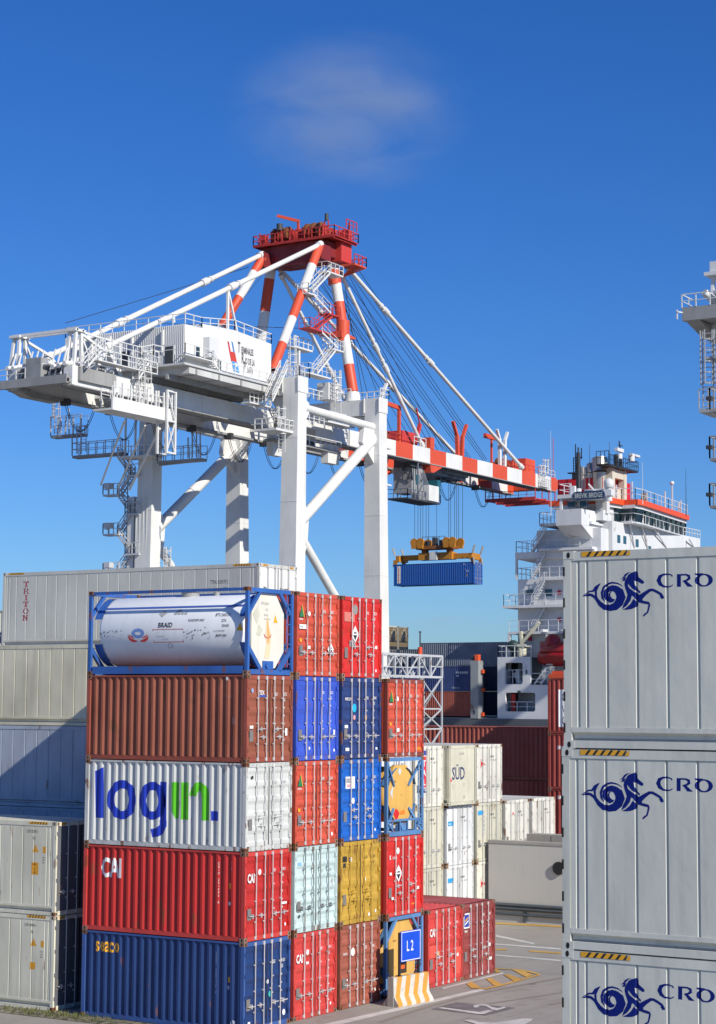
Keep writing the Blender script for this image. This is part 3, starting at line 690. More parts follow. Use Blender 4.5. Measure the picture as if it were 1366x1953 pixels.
dry('rusty brown container with deep corrugated side, directly under the white tank', (0, 0, 3*T), P_RUST, group=G, bands=5, side=rust_side, left_mat=P_RUST, frame_mat=P_BRN2, bpitch=.278, handles='mid',
    texts=[('TEX', .66, 2.0, .13, 0, {'bold': .02, 'sx': .8}), (block(5, .38, .06), .64, 1.93, 1, 5), (disc(6, .07), .30, 2.12, 1, 6), (block(0, .18, .09), .18, 1.0, 1, 0), (block(0, .12, .22), 2.05, .78, 1, 0)]+idlines('TRLU', '915373 2', '22G1', z=1.98, n=9),
    cols=[P_CAID, plain('sticker_blue', (.04, .10, .42), .5), plain('ring_white_blue', (.3, .38, .6), .5)])
def login_side(tb, mp, br, L, H):
    def U(zx, zy): p = at(zx/2.355, 1060+zy/2.355, 0, 0); return (L-p.y, p.z-2*T)
    def poly(pts, mi):
        q = [U(*p) for p in pts]; place(tb, q, [tuple(range(len(q)))], mp, mi, br)
    def el(x0, x1, y0, y1, tx, ty, a0, a1, mi=0):
        c = U((x0+x1)/2, (y0+y1)/2); a = U(x1, (y0+y1)/2); b = U((x0+x1)/2, y0); k = a[0]-c[0]; h = b[1]-c[1]
        vs, fs = ring(c[0], c[1], k, h, tx, ty, 30, a0, a1); place(tb, vs, fs, mp, mi, br)
    poly([(426, 1176), (460, 1178), (462, 950), (426, 966)], 0)
    el(480, 610, 1007, 1184, .27, .25, 0, 360)
    el(620, 744, 1015, 1186, .27, .25, 0, 360)
    poly([(716, 1188), (746, 1190), (748, 1016), (718, 1015)], 0)
    vs, fs = stroke([(*U(731, 1188), .27), (*U(731, 1210), .27), (*U(724, 1228), .27), (*U(706, 1241), .27), (*U(679, 1246), .25)]); place(tb, [(x, z) for x, z in vs], fs, lambda a, b: tuple(Vector(mp(a, b))+Vector((-.002, 0, 0))), 0, br)
    poly([(784, 1180), (802, 1182), (804, 1018), (770, 1016), (772, 1145)], 1); poly([(812, 1184), (845, 1186), (847, 1018), (814, 1018)], 1)
    c = U(892, 1080); vs, fs = ring(c[0], c[1], U(935, 1080)[0]-c[0], U(892, 1017)[1]-c[1], .27, .26, 16, 0, 180); place(tb, vs, fs, lambda a, b: tuple(Vector(mp(a, b))+Vector((-.002, 0, 0))), 1, br)
    poly([(906, 1189), (936, 1190), (936, 1080), (907, 1079)], 1); poly([(948, 1190), (979, 1190), (979, 1148), (948, 1147)], 0)
    tb.add([mp(5.16, 2.28), mp(5.26, 2.28), mp(5.26, 2.40), mp(5.16, 2.40)], [(0, 1, 2, 3)], 2)
    return [plain('login_blue', (.008, .035, .42), .45), plain('login_green', (.10, .52, .01), .45), M_STEEL]
dry('pale grey container with huge blue and green lettering on its side', (0, 0, 2*T), P_LOGIN, group=G, bands=5, side=login_side, handles='mid', rodmat=P_LOGIN,
    texts=[(block(1, .10, .09), .30, 2.12, 1, 1)]+[(s, x, z, sz, 4, k[0] if k else {}) for s, x, z, sz, mi, *k in idlines('TCLU', '346675 2', '22G1', z=1.95, n=8)], cols=[plain('grey_print', (.40, .41, .42), .5)])
def cai_side(tb, mp, br, L, H):
    def U(zx, zy): p = at(zx/2.355, 1520+zy/2.355, 0, 0); return (L-p.y, p.z-T)
    a = U(450, 355); b = U(545, 275); h = b[1]-a[1]; w_ = b[0]-a[0]
    vs, fs = glyphs('CAI', .03); x1 = max(v[0] for v in vs); y1 = max(v[1] for v in vs); place(tb, [(a[0]+v[0]/x1*w_, a[1]+v[1]/y1*h) for v in vs], fs, mp, 0, br)
    vtext(tb, 'CAIU 291493 8', 5.10, 2.2, .075, mp, 0, pitch=1.25, breaks=br, sx=.55); vtext(tb, '22G1', 5.55, 2.25, .07, mp, 0, breaks=br, sx=.55)
    tb.add([mp(5.46, 1.52), mp(5.55, 1.52), mp(5.55, 1.68), mp(5.46, 1.68)], [(0, 1, 2, 3)], 1); tb.add([mp(5.44, 1.04), mp(5.53, 1.04), mp(5.53, 1.14), mp(5.44, 1.14)], [(0, 1, 2, 3)], 0)
    return [M_WHITE, M_YEL]
CAIT = lambda: [('CAI', .16, 1.70, .26, 0, {'sx': .62, 'bold': .035}), (disc(0, .09), .78, 1.98, 1, 0)]
dry('glossy red container with white capitals on its side, directly above the navy one', (0, 0, T), P_CAI, group=G, bands=5, side=cai_side, frame_mat=P_CAID,
    texts=CAIT()+[(block(0, .28, .07), 1.95, .95, 1, 0), (disc(0, .05), 2.15, .35, 1, 0)]+idlines('CAIU', '291493 8', '22G1', z=1.95, n=8))
def seaco_side(tb, mp, br, L, H):
    def U(zx, zy): p = at(zx/2.355, 1520+zy/2.355, 0, 0); return (L-p.y, p.z)
    a = U(427, 690); b = U(535, 660); w_ = b[0]-a[0]
    vs, fs = glyphs('seaco', .022); x1 = max(v[0] for v in vs); place(tb, [(a[0]+v[0]/x1*w_, a[1]+v[1]*.62) for v in vs], fs, mp, 1, br)
    vtext(tb, 'SEGU 308116 0', 5.06, 2.2, .075, mp, 0, pitch=1.25, breaks=br, sx=.55); vtext(tb, '22G1', 5.5, 2.1, .07, mp, 0, breaks=br, sx=.55)
    tb.add([mp(5.46, 1.42), mp(5.55, 1.42), mp(5.55, 1.58), mp(5.46, 1.58)], [(0, 1, 2, 3)], 1); tb.add([mp(5.44, 1.22), mp(5.52, 1.22), mp(5.52, 1.32), mp(5.44, 1.32)], [(0, 1, 2, 3)], 0)
    tb.add([mp(5.60, .20), mp(5.72, .18), mp(5.74, .32), mp(5.66, .36), mp(5.60, .30)], [(0, 1, 2, 3, 4)], 0)
    return [plain('pale_side_print', (.45, .5, .6), .5), M_YEL]
dry('navy blue container with yellow lettering on its side, bottom of the front stack', (0, 0, 0), P_NAVY, group=G, bands=5, side=seaco_side, frame_mat=P_NAVYD, 
    texts=[(disc(5, .07), 1.24, 1.35, 1, 0), (disc(4, .09), 1.38, .98, 1, 0), (block(0, .12, .1), .25, .2, 1, 0), (disc(0, .09), 2.12, .36, 1, 0)]+idlines('SEGU', '308116 0', '22G1', z=1.85, n=8, size=.11), cols=[plain('teal_sticker', (.05, .45, .42), .5), M_WHITE], handles='low')
tripair = [GRN]
def tri_t(lab, z=2.0, seed=1, code='HDMU', num='370805 5'):
    return [(tri_logo, .17, 1.82, .85, 4), (lab, .14, 1.72, .06, 0, {'sx': .6, 'bold': .02}), (block(2, .12, .1), .18, 1.05, 1, 2)]+idlines(code, num, '22G1', z=1.98, n=8, seed=seed)
dry('orange red container with green triangle and white sticker, top tier beside the tank', (COLX[1], 0, 4*T), P_ORED, group=G, bands=6, cols=tripair,
    texts=tri_t('HYUNDAI')+[(disc(0, .08), .72, 1.93, 1, 0), (block(0, .40, .14), .16, 1.45, 1, 0), ('hanjin', .19, 1.49, .07, 1, {'sx': .8}), (block(0, .17, .1), .62, .84, 1, 0), (diamond, 1.95, .86, .36, 0)])
dry('plain royal blue container without a logo, fourth tier', (COLX[1], 0, 3*T), P_ROYAL, group=G, bands=3, texts=[(block(0, .1, .16), 2.15, .78, 1, 0), (disc(0, .05), .78, .38, 1, 0), (disc(0, .05), 2.2, .3, 1, 0)]+idlines('FESU', '306102 1', '22G1', z=2.05, n=9), cols=[])
dry('orange red container with green triangle, between the royal blue and mint containers', (COLX[1], 0, 2*T), P_ORED, group=G, bands=6, cols=tripair, texts=tri_t('HYUNDAI', num='202314 8')+[(disc(0, .06), 2.1, .3, 1, 0)])
dry('pale mint green container with faded print', (COLX[1], 0, T), P_MINT, group=G, bands=6, rodmat=paint('mint_rod', (.22, .24, .24), .6, .3, .2),
    texts=[(block(5, .2, .1), .2, 2.02, 1, 0), (disc(1, .05), .3, .5, 1, 0)]+[(s, x, z, sz, 4, k[0] if k else {}) for s, x, z, sz, mi, *k in idlines('TRLU', '694595 8', '22G1', z=1.75, n=7)], cols=[plain('mint_print', (.32, .40, .40), .5), plain('mint_blue', (.25, .5, .8), .5)])
dry('red container with white capitals on its left door, bottom tier beside the navy container', (COLX[1], 0, 0), P_CAID, group=G, bands=5, texts=CAIT()+[(disc(0, .05), 2.1, .3, 1, 0), (block(0, .15, .08), .7, 1.62, 1, 0)]+idlines('CAIU', '266991 6', '22G1', z=1.98, n=11))
KT = lambda: [('K', .22, 1.86, .14, 0, {'bold': .03, 'sx': .8}), ('LINE', .42, 1.86, .09, 0, {'bold': .02, 'sx': 1.1}), (diamond, .80, 1.38, .46, 0)]
dry('bright red container with diamond hazard label and grey patch, top right of the stack', (COLX[2], 0, 4*T), P_REDK, group=G, bands=3, texts=KT()+[(block(4, .62, .3), .14, 1.78, 1, 0), (disc(5, .17), .80, 2.18, 1, 0), (block(5, .36, .2), .45, .98, 1, 0), (block(0, .13, .1), 2.05, .95, 1, 0), (disc(0, .05), 2.1, .24, 1, 0)]+idlines('KKTU', '798352 8', '22G1', z=2.05, n=9), cols=[plain('pink_sticker', (.65, .20, .16), .5), plain('grey_sticker', (.30, .27, .25), .6)], handles='mid')
dry('dark navy container with white logo and light blue sticker', (COLX[2], 0, 3*T), P_NYK, group=G, bands=6, texts=[('NYK LINE', .22, 1.86, .095, 0, {'bold': .03, 'sx': .75}), (disc(4, .14), .78, 1.62, 1, 0), (disc(5, .08), .78, 1.32, 1, 0), (block(2, .12, .14), 1.42, 1.25, 1, 0), (block(0, .2, .1), .2, .98, 1, 0), (block(0, .22, .1), .26, .26, 1, 0), (block(0, .12, .07), 2.1, .28, 1, 0)]+idlines('NYKU', '379494 8', '22G1', z=1.9, n=8, size=.1), cols=[plain('cyan_sticker', (.02, .45, .70), .4), plain('rose_sticker', (.75, .35, .35), .5)])
dry('bright blue container with white and red square logo', (COLX[2], 0, 2*T), P_PIL, group=G, bands=6, texts=[(block(0, .56, .38), .28, 1.66, 1, 0), (block(4, .22, .15), .31, 1.84, 1, 0), ('PIL', .57, 1.86, .11, 5, {'bold': .03}), ('LINES', .36, 1.71, .09, 5, {'bold': .02}), (disc(0, .1), .74, 1.27, 1, 0), (disc(0, .05), 2.1, .3, 1, 0)]+idlines('PCIU', '160356 0', '22G1', z=1.95, n=10), cols=[plain('pil_grey', (.35, .35, .38), .5), plain('pil_red', (.75, .04, .12), .5)], handles='mid')
dry('mustard yellow container with black m and sc letters', (COLX[2], 0, T), P_MUST, group=G, bands=4, rodmat=P_MUST, texts=[('m', .16, 1.98, .24, 1, {'bold': .05, 'sx': .95}), ('sc', .17, 1.80, .19, 1, {'bold': .05, 'sx': .85}), (disc(0, .06), 1.5, 1.35, 1, 0), (disc(0, .09), .62, 2.02, 1, 0), (disc(0, .05), 2.15, .3, 1, 0), (disc(0, .06), 1.75, .22, 1, 0)]+[(s, x, z, sz, 1, k[0] if k else {}) for s, x, z, sz, mi, *k in idlines('MEDU', '318467 0', '22G1', z=2.0, n=6)], cols=[], handles='mid')
dry('rusty brown container with its right edge in the shadow of the blue sign, bottom tier', (COLX[2], 0, 0), P_BROWN, group=G, bands=6, texts=[('CRONOS', .2, 1.66, .07, 0, {'bold': .02}), (disc(0, .13), .78, 1.72, 1, 0), (disc(0, .04), .45, .88, 1, 0), (disc(0, .05), 2.15, .4, 1, 0)]+idlines('TCKU', '354945 2', '22G1', z=1.75, n=10))
# ---- column 4
dry('orange red container with green triangle, top of the lower fourth column', (COLX[3], 0, 3*T), P_ORED, group=G, bands=6, cols=tripair, frame_mat=paint('dark_red_frame', (.26, .05, .035), .6, .4, .25), texts=tri_t('HYUNDAI', num='292701 8')+[(disc(0, .08), .70, 1.93, 1, 0), (block(0, .2, .12), .62, .84, 1, 0), (block(3, .3, .1), 1.95, .22, 1, 0)])
def ytank_end(tb, mp):
    mats = [M_DARK, plain('hazard_red', (.65, .02, .02), .5), plain('sticker_silver', (.6, .62, .62), .5), M_ORG]
    text(tb, 'BLKU 255664', .80, 1.75, .07, mp, 0, sx=.55); text(tb, '22T6', 1.1, 1.64, .06, mp, 0); 
    for k in range(3): text(tb, '1-8 3000', 1.10, 1.42-.09*k, .06, mp, 0, sx=.6, bold=.02)
    for x, z, s, mi in ((.95, .72, .2, 1), (.72, 1.42, .2, 2), (1.15, 2.12, .12, 2)): tb.add([mp(x-s, z), mp(x, z-s*1.2), mp(x+s, z), mp(x, z+s*1.2)], [(0, 1, 2, 3)], mi)
    tb.add([mp(1.2, .68), mp(1.5, .68), mp(1.5, .82), mp(1.2, .82)], [(0, 1, 2, 3)], 3)
    return mats
tank('yellow tank in a light blue cross braced frame, third tier of the fourth column', (COLX[3], 0, 2*T), P_BLUEL, P_YTANK, P_YTANK, r=.92, style='open', toprail=False, end=ytank_end)
dry('bright red container with diamond hazard label, between the two yellow tanks', (COLX[3], 0, T), P_REDK, group=G, bands=3, frame_mat=P_CAID, texts=KT()+[(disc(0, .11), .76, 2.12, 1, 0), (block(0, .14, .09), .22, 1.35, 1, 0), (block(0, .14, .1), 2.02, .78, 1, 0), (block(3, .3, .05), 1.65, .3, 1, 0), (block(0, .14, .09), .35, .55, 1, 0)]+idlines('KKTU', '785419 8', '22G1', z=2.12, n=9), handles='mid')
tank('yellow tank in a blue frame standing on the ground behind the blue sign', (COLX[3], 0, 0), P_BLUEL, P_YTANK, P_YTANK, r=1.05, style='oct', end=lambda tb, mp: (text(tb, 'ARKAS', .62, 1.75, .08, mp, 0, sx=.7), [plain('faded_tank_print', (.35, .2, .08), .6)])[1])
dry('red container with white capitals on its door, just right of the blue sign', (COLX[4], 0, 0), P_CAID, group=G, bands=5, texts=CAIT()[:1]+[(block(4, .42, .42), .12, .98, 1, 0), (block(4, .42, .9), 1.94, .28, 1, 0), (disc(5, .09), .74, 1.1, 1, 0), (block(0, .12, .1), 2.05, .88, 1, 0)]+idlines('CAIU', '200246 0', '22G1', z=2.0, n=8), cols=[plain('fresh_red_patch', (.75, .10, .07), .5), plain('tan_disc', (.6, .4, .2), .5)], handles='mid')
dry('maroon container with blue and white square logo, last of the low row', (COLX[5], 0, 0), P_MAR, group=G, bands=5, texts=[(block(0, .42, .52), .05+.06, 1.75, 1, 0), (block(4, .34, .42), .15, 1.80, 1, 0), (lambda tb, x, z, s, mi, mp: [tb.add([(a, b-.002, c) for a, b, c in (mp(.2, 1.86+k*.11), mp(.44, 1.98+k*.11), mp(.44, 2.03+k*.11), mp(.2, 1.92+k*.11))], [(0, 1, 2, 3)], 2 if k else 0) for k in range(2)], .2, 1.8, 1, 0), ('textainer', .10, 1.62, .09, 0, {'bold': .03, 'sx': .62}), (disc(0, .09), 1.48, 1.88, 1, 0), (block(0, .2, .12), 1.9, .98, 1, 0), (block(0, .2, .1), 2.0, .5, 1, 0)]+idlines('TGHU', '176080 9', '22G1', z=2.08, n=8), cols=[plain('logo_navy', (.03, .06, .35), .5)], handles='mid')
# ---------------------------------------------------------------- left reefers
FLX, FLY = .10, 7.25; HC = 2.896
def fl_side(code, second):
    def f(tb, mp, br, L, H):
        text(tb, code, L-1.24, 2.53, .10, mp, 1, sx=.50, breaks=br); text(tb, '45R1', L-.98, 2.33, .09, mp, 1, sx=.5, breaks=br)
        m2 = lambda a, b: tuple(Vector(mp(a, b))+Vector((-.002, 0, 0)))
        def q(p, mi): place(tb, p, [tuple(range(len(p)))], mp, mi, br)
        q([(L-.98, 1.94), (L-.72, 1.94), (L-.85, 2.18)], 2); q([(L-.55, 1.92), (L-.43, 1.92), (L-.43, 2.12), (L-.55, 2.12)], 2)
        if second: q([(L-.97, 1.22), (L-.76, 1.22), (L-.76, 1.44), (L-.97, 1.44)], 2)
        else: q([(L-1.0, 1.24), (L-.72, 1.24), (L-.72, 1.62), (L-1.0, 1.62)], 2); text(tb, 'CAUTION', L-.985, 1.54, .05, m2, 1, sx=.55, breaks=br); text(tb, '9 6', L-.93, 1.40, .05, m2, 1, sx=.7, breaks=br); text(tb, 'HIGH', L-.93, 1.28, .05, m2, 1, sx=.6, breaks=br)
        for k in range(3): text(tb, 'MGW', L-.56, 1.76-.08*k, .045, mp, 1, sx=.6, breaks=br)
        return [M_WHITE, M_DARK, plain('caution_orange', (.72, .33, .02), .5)]
    return f
GL = 'forty foot refrigerated containers at the left'; P_FLD = paint('shade_darkened_door_grey', (.13, .14, .16), .6, .4, .1)  # end faces of the white boxes, their deep shade put into the colour
P_FL = paint('worn_reefer_white', (.74, .71, .56), .5, .32, .03); P_FLR = paint('rusty_reefer_post', (.55, .48, .38), .6, .6, .62)
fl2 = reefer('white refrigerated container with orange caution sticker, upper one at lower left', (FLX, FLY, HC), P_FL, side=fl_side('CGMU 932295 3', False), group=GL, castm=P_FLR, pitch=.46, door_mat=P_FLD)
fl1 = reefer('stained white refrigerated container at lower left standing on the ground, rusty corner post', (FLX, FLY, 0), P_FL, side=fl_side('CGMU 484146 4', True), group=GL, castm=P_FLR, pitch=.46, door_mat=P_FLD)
def cream_side(tb, mp, br, L, H):
    text(tb, 'NO FORKLIFT', L-11.1+2.4, .50, .12, mp, 0, sx=.75, breaks=br)
    place(tb, [(L-2.2+.0, 1.15), (L-1.98, 1.2), (L-2.02, 1.4), (L-2.2, 1.35)], [(0, 1, 2, 3)], mp, 1, br); return [M_DARK, plain('patch_pale', (.62, .6, .5), .6)]
CX = 6.6
cr4 = reefer('cream refrigerated container crossed by a diagonal shadow, below the one with red letters', (CX, 7.9, 3*HC), P_CREAM, side=cream_side, group=GL, pitch=.56, tape=False)
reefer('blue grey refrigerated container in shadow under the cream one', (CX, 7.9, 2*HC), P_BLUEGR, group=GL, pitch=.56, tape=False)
for k in (0, 1):
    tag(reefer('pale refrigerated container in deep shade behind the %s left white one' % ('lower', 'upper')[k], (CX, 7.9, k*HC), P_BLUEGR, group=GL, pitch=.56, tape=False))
def glyph_rects(ch):
    S = {'T': [(0, 5, 6.1, 7), (0, .8, 5.2, 6.1), (4.2, 5, 5.2, 6.1), (1.9, 3.1, .8, 6.1), (1.2, 3.8, 0, .8)],
         'I': [(1.9, 3.1, .8, 6.2), (1.2, 3.8, 0, .8), (1.2, 3.8, 6.2, 7)],
         'N': [(.6, 1.6, .8, 6.2), (0, 2.2, 0, .8), (0, 1.6, 6.2, 7), (3.6, 4.5, .8, 6.2), (2.9, 5.2, 6.2, 7)]}
    return S[ch]
def triton_side(tb, mp, br, L, H):
    def U(zx, zy): p = at(zx/6.83, 1060+zy/6.83, 0, TX); return (L-(p.y-TY), p.z-4*HC)
    for ch, y0, y1, xo in (('T', 335, 408, 303), ('R', 425, 495, 302), ('I', 512, 580, 302), ('T', 597, 668, 296), ('O', 685, 757, 296), ('N', 773, 845, 290)):
        x0, z1 = U(xo, y0); x1, z0 = U(xo+75, y1); kx = (x1-x0)/5.2; kz = (z1-z0)/7
        if ch in 'TIN':
            for a, b, c, d in glyph_rects(ch): vs, fs = rect(x0+a*kx, x0+b*kx, z0+c*kz, z0+d*kz); place(tb, vs, fs, mp, 0, br)
            if ch == 'N': place(tb, [(x0+1.0*kx, z0+7*kz), (x0+2.0*kx, z0+7*kz), (x0+4.5*kx, z0), (x0+3.5*kx, z0)], [(0, 1, 2, 3)], lambda a, b: tuple(Vector(mp(a, b))+Vector((-.002, 0, 0))), 0, br)
        elif ch == 'O': vs, fs = ring(x0+2.6*kx, z0+3.5*kz, 2.5*kx, 3.5*kz, 1.0*kx, .8*kz, 20); place(tb, vs, fs, mp, 0, br)
        else:
            for a, b, c, d in ((.7, 1.7, .8, 6.2), (0, 2.3, 0, .8), (0, 1.7, 6.2, 7), (3.6, 5.2, 0, .8)): vs, fs = rect(x0+a*kx, x0+b*kx, z0+c*kz, z0+d*kz); place(tb, vs, fs, mp, 0, br)
            m2 = lambda a, b: tuple(Vector(mp(a, b))+Vector((-.002, 0, 0)))
            vs, fs = ring(x0+2.4*kx, z0+5.0*kz, 2.2*kx, 2*kz, 1.0*kx, .8*kz, 14, -90, 90); place(tb, vs, fs, m2, 0, br)
            place(tb, [(x0+2.4*kx, z0+3.2*kz), (x0+3.3*kx, z0+3.2*kz), (x0+4.6*kx, z0+.4*kz), (x0+3.6*kx, z0+.4*kz)], [(0, 1, 2, 3)], m2, 0, br)
            vs, fs = rect(x0+1.7*kx, x0+2.4*kx, z0+3*kz, z0+3.8*kz); place(tb, vs, fs, m2, 0, br); vs, fs = rect(x0+1.7*kx, x0+2.4*kx, z0+6.2*kz, z0+7*kz); place(tb, vs, fs, m2, 0, br)
    text(tb, 'TTNU 820570 2', L-2.15, 2.20, .14, mp, 1, sx=.62, breaks=br); text(tb, '45R1', L-1.6, 1.95, .13, mp, 1, sx=.6, breaks=br)
    return [plain('triton_red', (.34, .07, .09), .5), M_DARK]
TX, TY = 9.32, 6.05
tr = reefer('grey white refrigerated container with vertical red letters, highest at the left', (TX, TY, 4*HC), P_TRIT, L=12.0, side=triton_side, group=GL, door_mat=P_TRITD, pitch=.50, gd=.014,
            door_texts=[('TTNU 820570 2', 1.35, 1.95, .12, 1, {'sx': .55}), ('45R1', 1.75, 1.75, .12, 1, {'sx': .55}), ('triton', .3, 2.0, .10, 1, {})])
base4 = reefer('pale refrigerated container hidden behind the cream ones', (TX, TY+.6, 3*HC), P_CREAM, group=GL, pitch=.56, tape=False)
for k in range(3): c = copy_tree(base4); c.location = (TX, TY+.6, k*HC); c['label'] = 'pale refrigerated container hidden behind the cream ones'
# far left: white and navy ends glimpsed past the corner
zx = at(4, 1190, 0, 30)
def z_side(tb, mp, br, L, H):
    text(tb, 'ZIM', L-1.55, 1.0, .55, mp, 0, sx=.8, bold=.04, breaks=br); return [plain('navy_letters', (.03, .04, .12), .5)]
p = at(20, 1195, 0, 24.0)
dry('cream white container with dark capital letters at the left edge of the picture', (24.0, p.y, 4*2.6+1.0), paint('old_white_paint', (.66, .64, .52), .5, .4, .1), L=12.192, H=2.591, group='containers glimpsed at the left edge', side=z_side, cat='shipping container')
for k in range(4): dry('navy container at the left edge, tier %s below the cream white one' % ('one', 'two', 'three', 'four')[k], (24.0, p.y, 1.0+(3-k)*2.6), P_NYK, L=12.192, group='containers glimpsed at the left edge')
mb = MB(); mb.box(24.0, 26.4, p.y, p.y+12.2, 0, 1.0); tag(mb.build('concrete_plinth', M_CONC), 'low concrete plinth under the far left container stack', 'plinth')
# ---------------------------------------------------------------- foreground grey reefers at the right
CRX, CRY = -21.0, -20.33; CZ = .17
M_LOGO = plain('crest_blue', (.003, .014, .17), .6, 0, .2)
def cro_polys():
    """outlines measured on the side: (u from the left end, z above the container's base)"""
    out = []
    base = 8.69+CZ
    def A(x, y): p = at(1050+x/6.83, 1020+y/6.83, 0, CRX); return (CRY-p.y, p.z-base)
    def B(x, y): p = at(1030+x/4.0655, 1020+y/4.0655, 0, CRX); return (CRY-p.y, p.z-base)
    def C(x, y): p = at(1266+x/9.76, 1020+y/9.76, 0, CRX); return (CRY-p.y, p.z-base)
    s = .00185
    def st(F, pts, layer): vs, fs = stroke([(*F(x, y), w*(.00122 if F is A else .0020)) for x, y, w in pts]); out.append((vs, fs, layer))
    def pg(F, pts, layer): out.append(([F(*p) for p in pts], [tuple(range(len(pts)))], layer))
    # swoosh: tail, belly and coil
    st(A, [(560, 790, 12), (600, 840, 40), (640, 895, 55), (700, 940, 66), (770, 950, 76), (840, 930, 96), (890, 880, 112), (915, 810, 120), (895, 745, 110), (850, 705, 80), (800, 690, 70), (750, 705, 64), (715, 745, 60), (715, 795, 62), (745, 838, 60), (785, 855, 52), (815, 850, 34), (835, 838, 6)], 0)
    st(A, [(812, 838, 4), (775, 815, 20), (762, 775, 22), (775, 745, 16), (800, 730, 3)], 1)
    st(A, [(705, 868, 6), (672, 820, 26), (665, 750, 30), (690, 680, 30), (740, 638, 26), (800, 620, 22), (870, 630, 16), (920, 655, 8), (940, 672, 2)], 0)
    pg(A, [(790, 660), (815, 648), (812, 662), (850, 655), (845, 668), (885, 668), (880, 682), (908, 690), (890, 715), (800, 700)], 2)
    st(A, [(650, 628, 3), (610, 670, 30), (585, 730, 30), (590, 800, 26), (625, 870, 22), (665, 920, 10)], 1)
    pg(A, [(545, 718), (575, 668), (640, 628), (608, 665), (575, 720), (560, 742)], 2)
    pg(A, [(410, 795), (470, 745), (490, 728), (545, 718), (562, 742), (520, 742), (490, 752)], 3)
    pg(A, [(455, 775), (500, 758), (545, 768), (585, 800), (625, 860), (660, 930), (640, 925), (595, 865), (560, 820), (520, 795), (470, 798), (410, 797)], 4)
    # neck and head
    pg(A, [(1085, 480), (1108, 468), (1128, 500), (1145, 550), (1190, 585), (1215, 605), (1212, 630), (1190, 636), (1140, 610), (1100, 600), (1085, 590), (1080, 560), (1010, 570), (985, 560), (1010, 515), (1045, 492)], 1)
    pg(A, [(985, 560), (1080, 560), (1085, 600), (1095, 650), (1125, 700), (1168, 735), (1168, 762), (1110, 728), (1060, 695), (1020, 650), (1005, 630), (1005, 660), (1020, 690), (970, 690), (960, 640), (965, 595)], 5)
    pg(A, [(970, 690), (1020, 690), (1090, 740), (1160, 780), (1180, 800), (1200, 850), (1160, 880), (1130, 880), (1080, 800), (1055, 790), (1040, 850), (990, 920), (930, 965), (950, 900), (985, 830), (1000, 780), (985, 730)], 6)
    pg(A, [(935, 972), (985, 945), (1040, 895), (1078, 830), (1100, 850), (1140, 900), (1115, 935), (1060, 962), (1000, 972)], 5)
    pg(A, [(905, 578), (940, 550), (965, 510), (1000, 488), (1045, 483), (1010, 500), (985, 530), (955, 560)], 2); pg(A, [(920, 606), (950, 560), (985, 545), (965, 590), (955, 600), (940, 595)], 3)
    # forelegs
    st(B, [(775, 485, 42), (810, 455, 30), (850, 427, 22), (872, 425, 18), (905, 440, 18), (935, 458, 18), (948, 475, 15), (955, 490, 14)], 7)
    pg(B, [(925, 470), (945, 462), (960, 492), (940, 494)], 8)
    st(B, [(772, 515, 16), (810, 522, 20), (840, 528, 18), (846, 540, 14), (840, 570, 12), (832, 600, 12), (815, 612, 14), (800, 628, 12)], 8)
    # C R O W
    def st2(F, pts, k, layer): vs, fs = stroke([(*F(x, y), w*k) for x, y, w in pts]); out.append((vs, fs, layer))
    K = .0021
    st2(B, [(1024, 322, 10), (1018, 310, 8), (990, 303, 9), (955, 306, 14), (928, 322, 26), (918, 352, 32), (930, 380, 26), (955, 398, 14), (990, 403, 9), (1015, 396, 8), (1028, 385, 6)], K, 0)
    pg(B, [(1060, 303), (1090, 303), (1090, 401), (1060, 401)], 0)
    st2(B, [(1088, 308, 11), (1130, 307, 11), (1153, 318, 20), (1155, 335, 22), (1135, 352, 14), (1105, 358, 8)], K, 1)
    pg(B, [(1105, 354), (1128, 352), (1185, 400), (1142, 400)], 2)
    vs, fs = ring(*B(1268, 350), B(1338, 350)[0]-B(1268, 350)[0], B(1268, 300)[1]-B(1268, 350)[1], 30*K, 9*K, 32); out.append((vs, fs, 0))
    pg(B, [(1196, 297), (1262, 296), (1262, 304), (1222, 318), (1205, 310)], 1)
    for q in ([(1358, 297), (1392, 297), (1430, 372), (1418, 400), (1408, 400)], [(1412, 400), (1424, 400), (1460, 297), (1450, 297)], [(1455, 297), (1482, 297), (1512, 372), (1502, 400), (1492, 400)], [(1496, 400), (1508, 400), (1545, 297), (1535, 297)]): pg(B, [(x+16, y) for x, y in q], 3)
    x0, zb = B(1572, 400); h = B(1572, 297)[1]-zb
    for c in 'LEY':
        vs, fs = glyphs(c, .02); m_ = max(v[1] for v in vs); out.append(([(x0+a*h/m_*1.15, zb+b*h/m_) for a, b in vs], fs, 3)); x0 += h*(1.0 if c != 'E' else 1.05)
    return out
CP_ = cro_polys()
def cro_side(tb, mp, br, L, H):          # doors lie at the far (+y) end; this is the local back side, seen rotated by 180 degrees
    for vs, fs, layer in CP_:
        place(tb, vs, fs, lambda a, b, l=layer: (mp(a, b)[0]+.00012*(1+l), mp(a, b)[1], mp(a, b)[2]), 0, br)
    return [M_LOGO]
GR = 'light grey refrigerated containers in the right foreground'
for k, (lab, dy) in enumerate((('light grey refrigerated container at the very bottom of the right foreground stack', .045), ('light grey refrigerated container with blue seahorse emblem, cut off by the bottom edge', .045), ('light grey refrigerated container with blue seahorse emblem, middle of the right foreground stack', .036), ('light grey refrigerated container with blue seahorse emblem, topmost of the right foreground stack', 0))):
    # rotated half a turn: origin at the container's +x,+y corner
    c = reefer(lab, (CRX+W20, CRY+dy, CZ+k*HC), P_CRO, side_back=cro_side, group=GR, rz=math.pi, pitch=.47, notch=1, gd=.022)
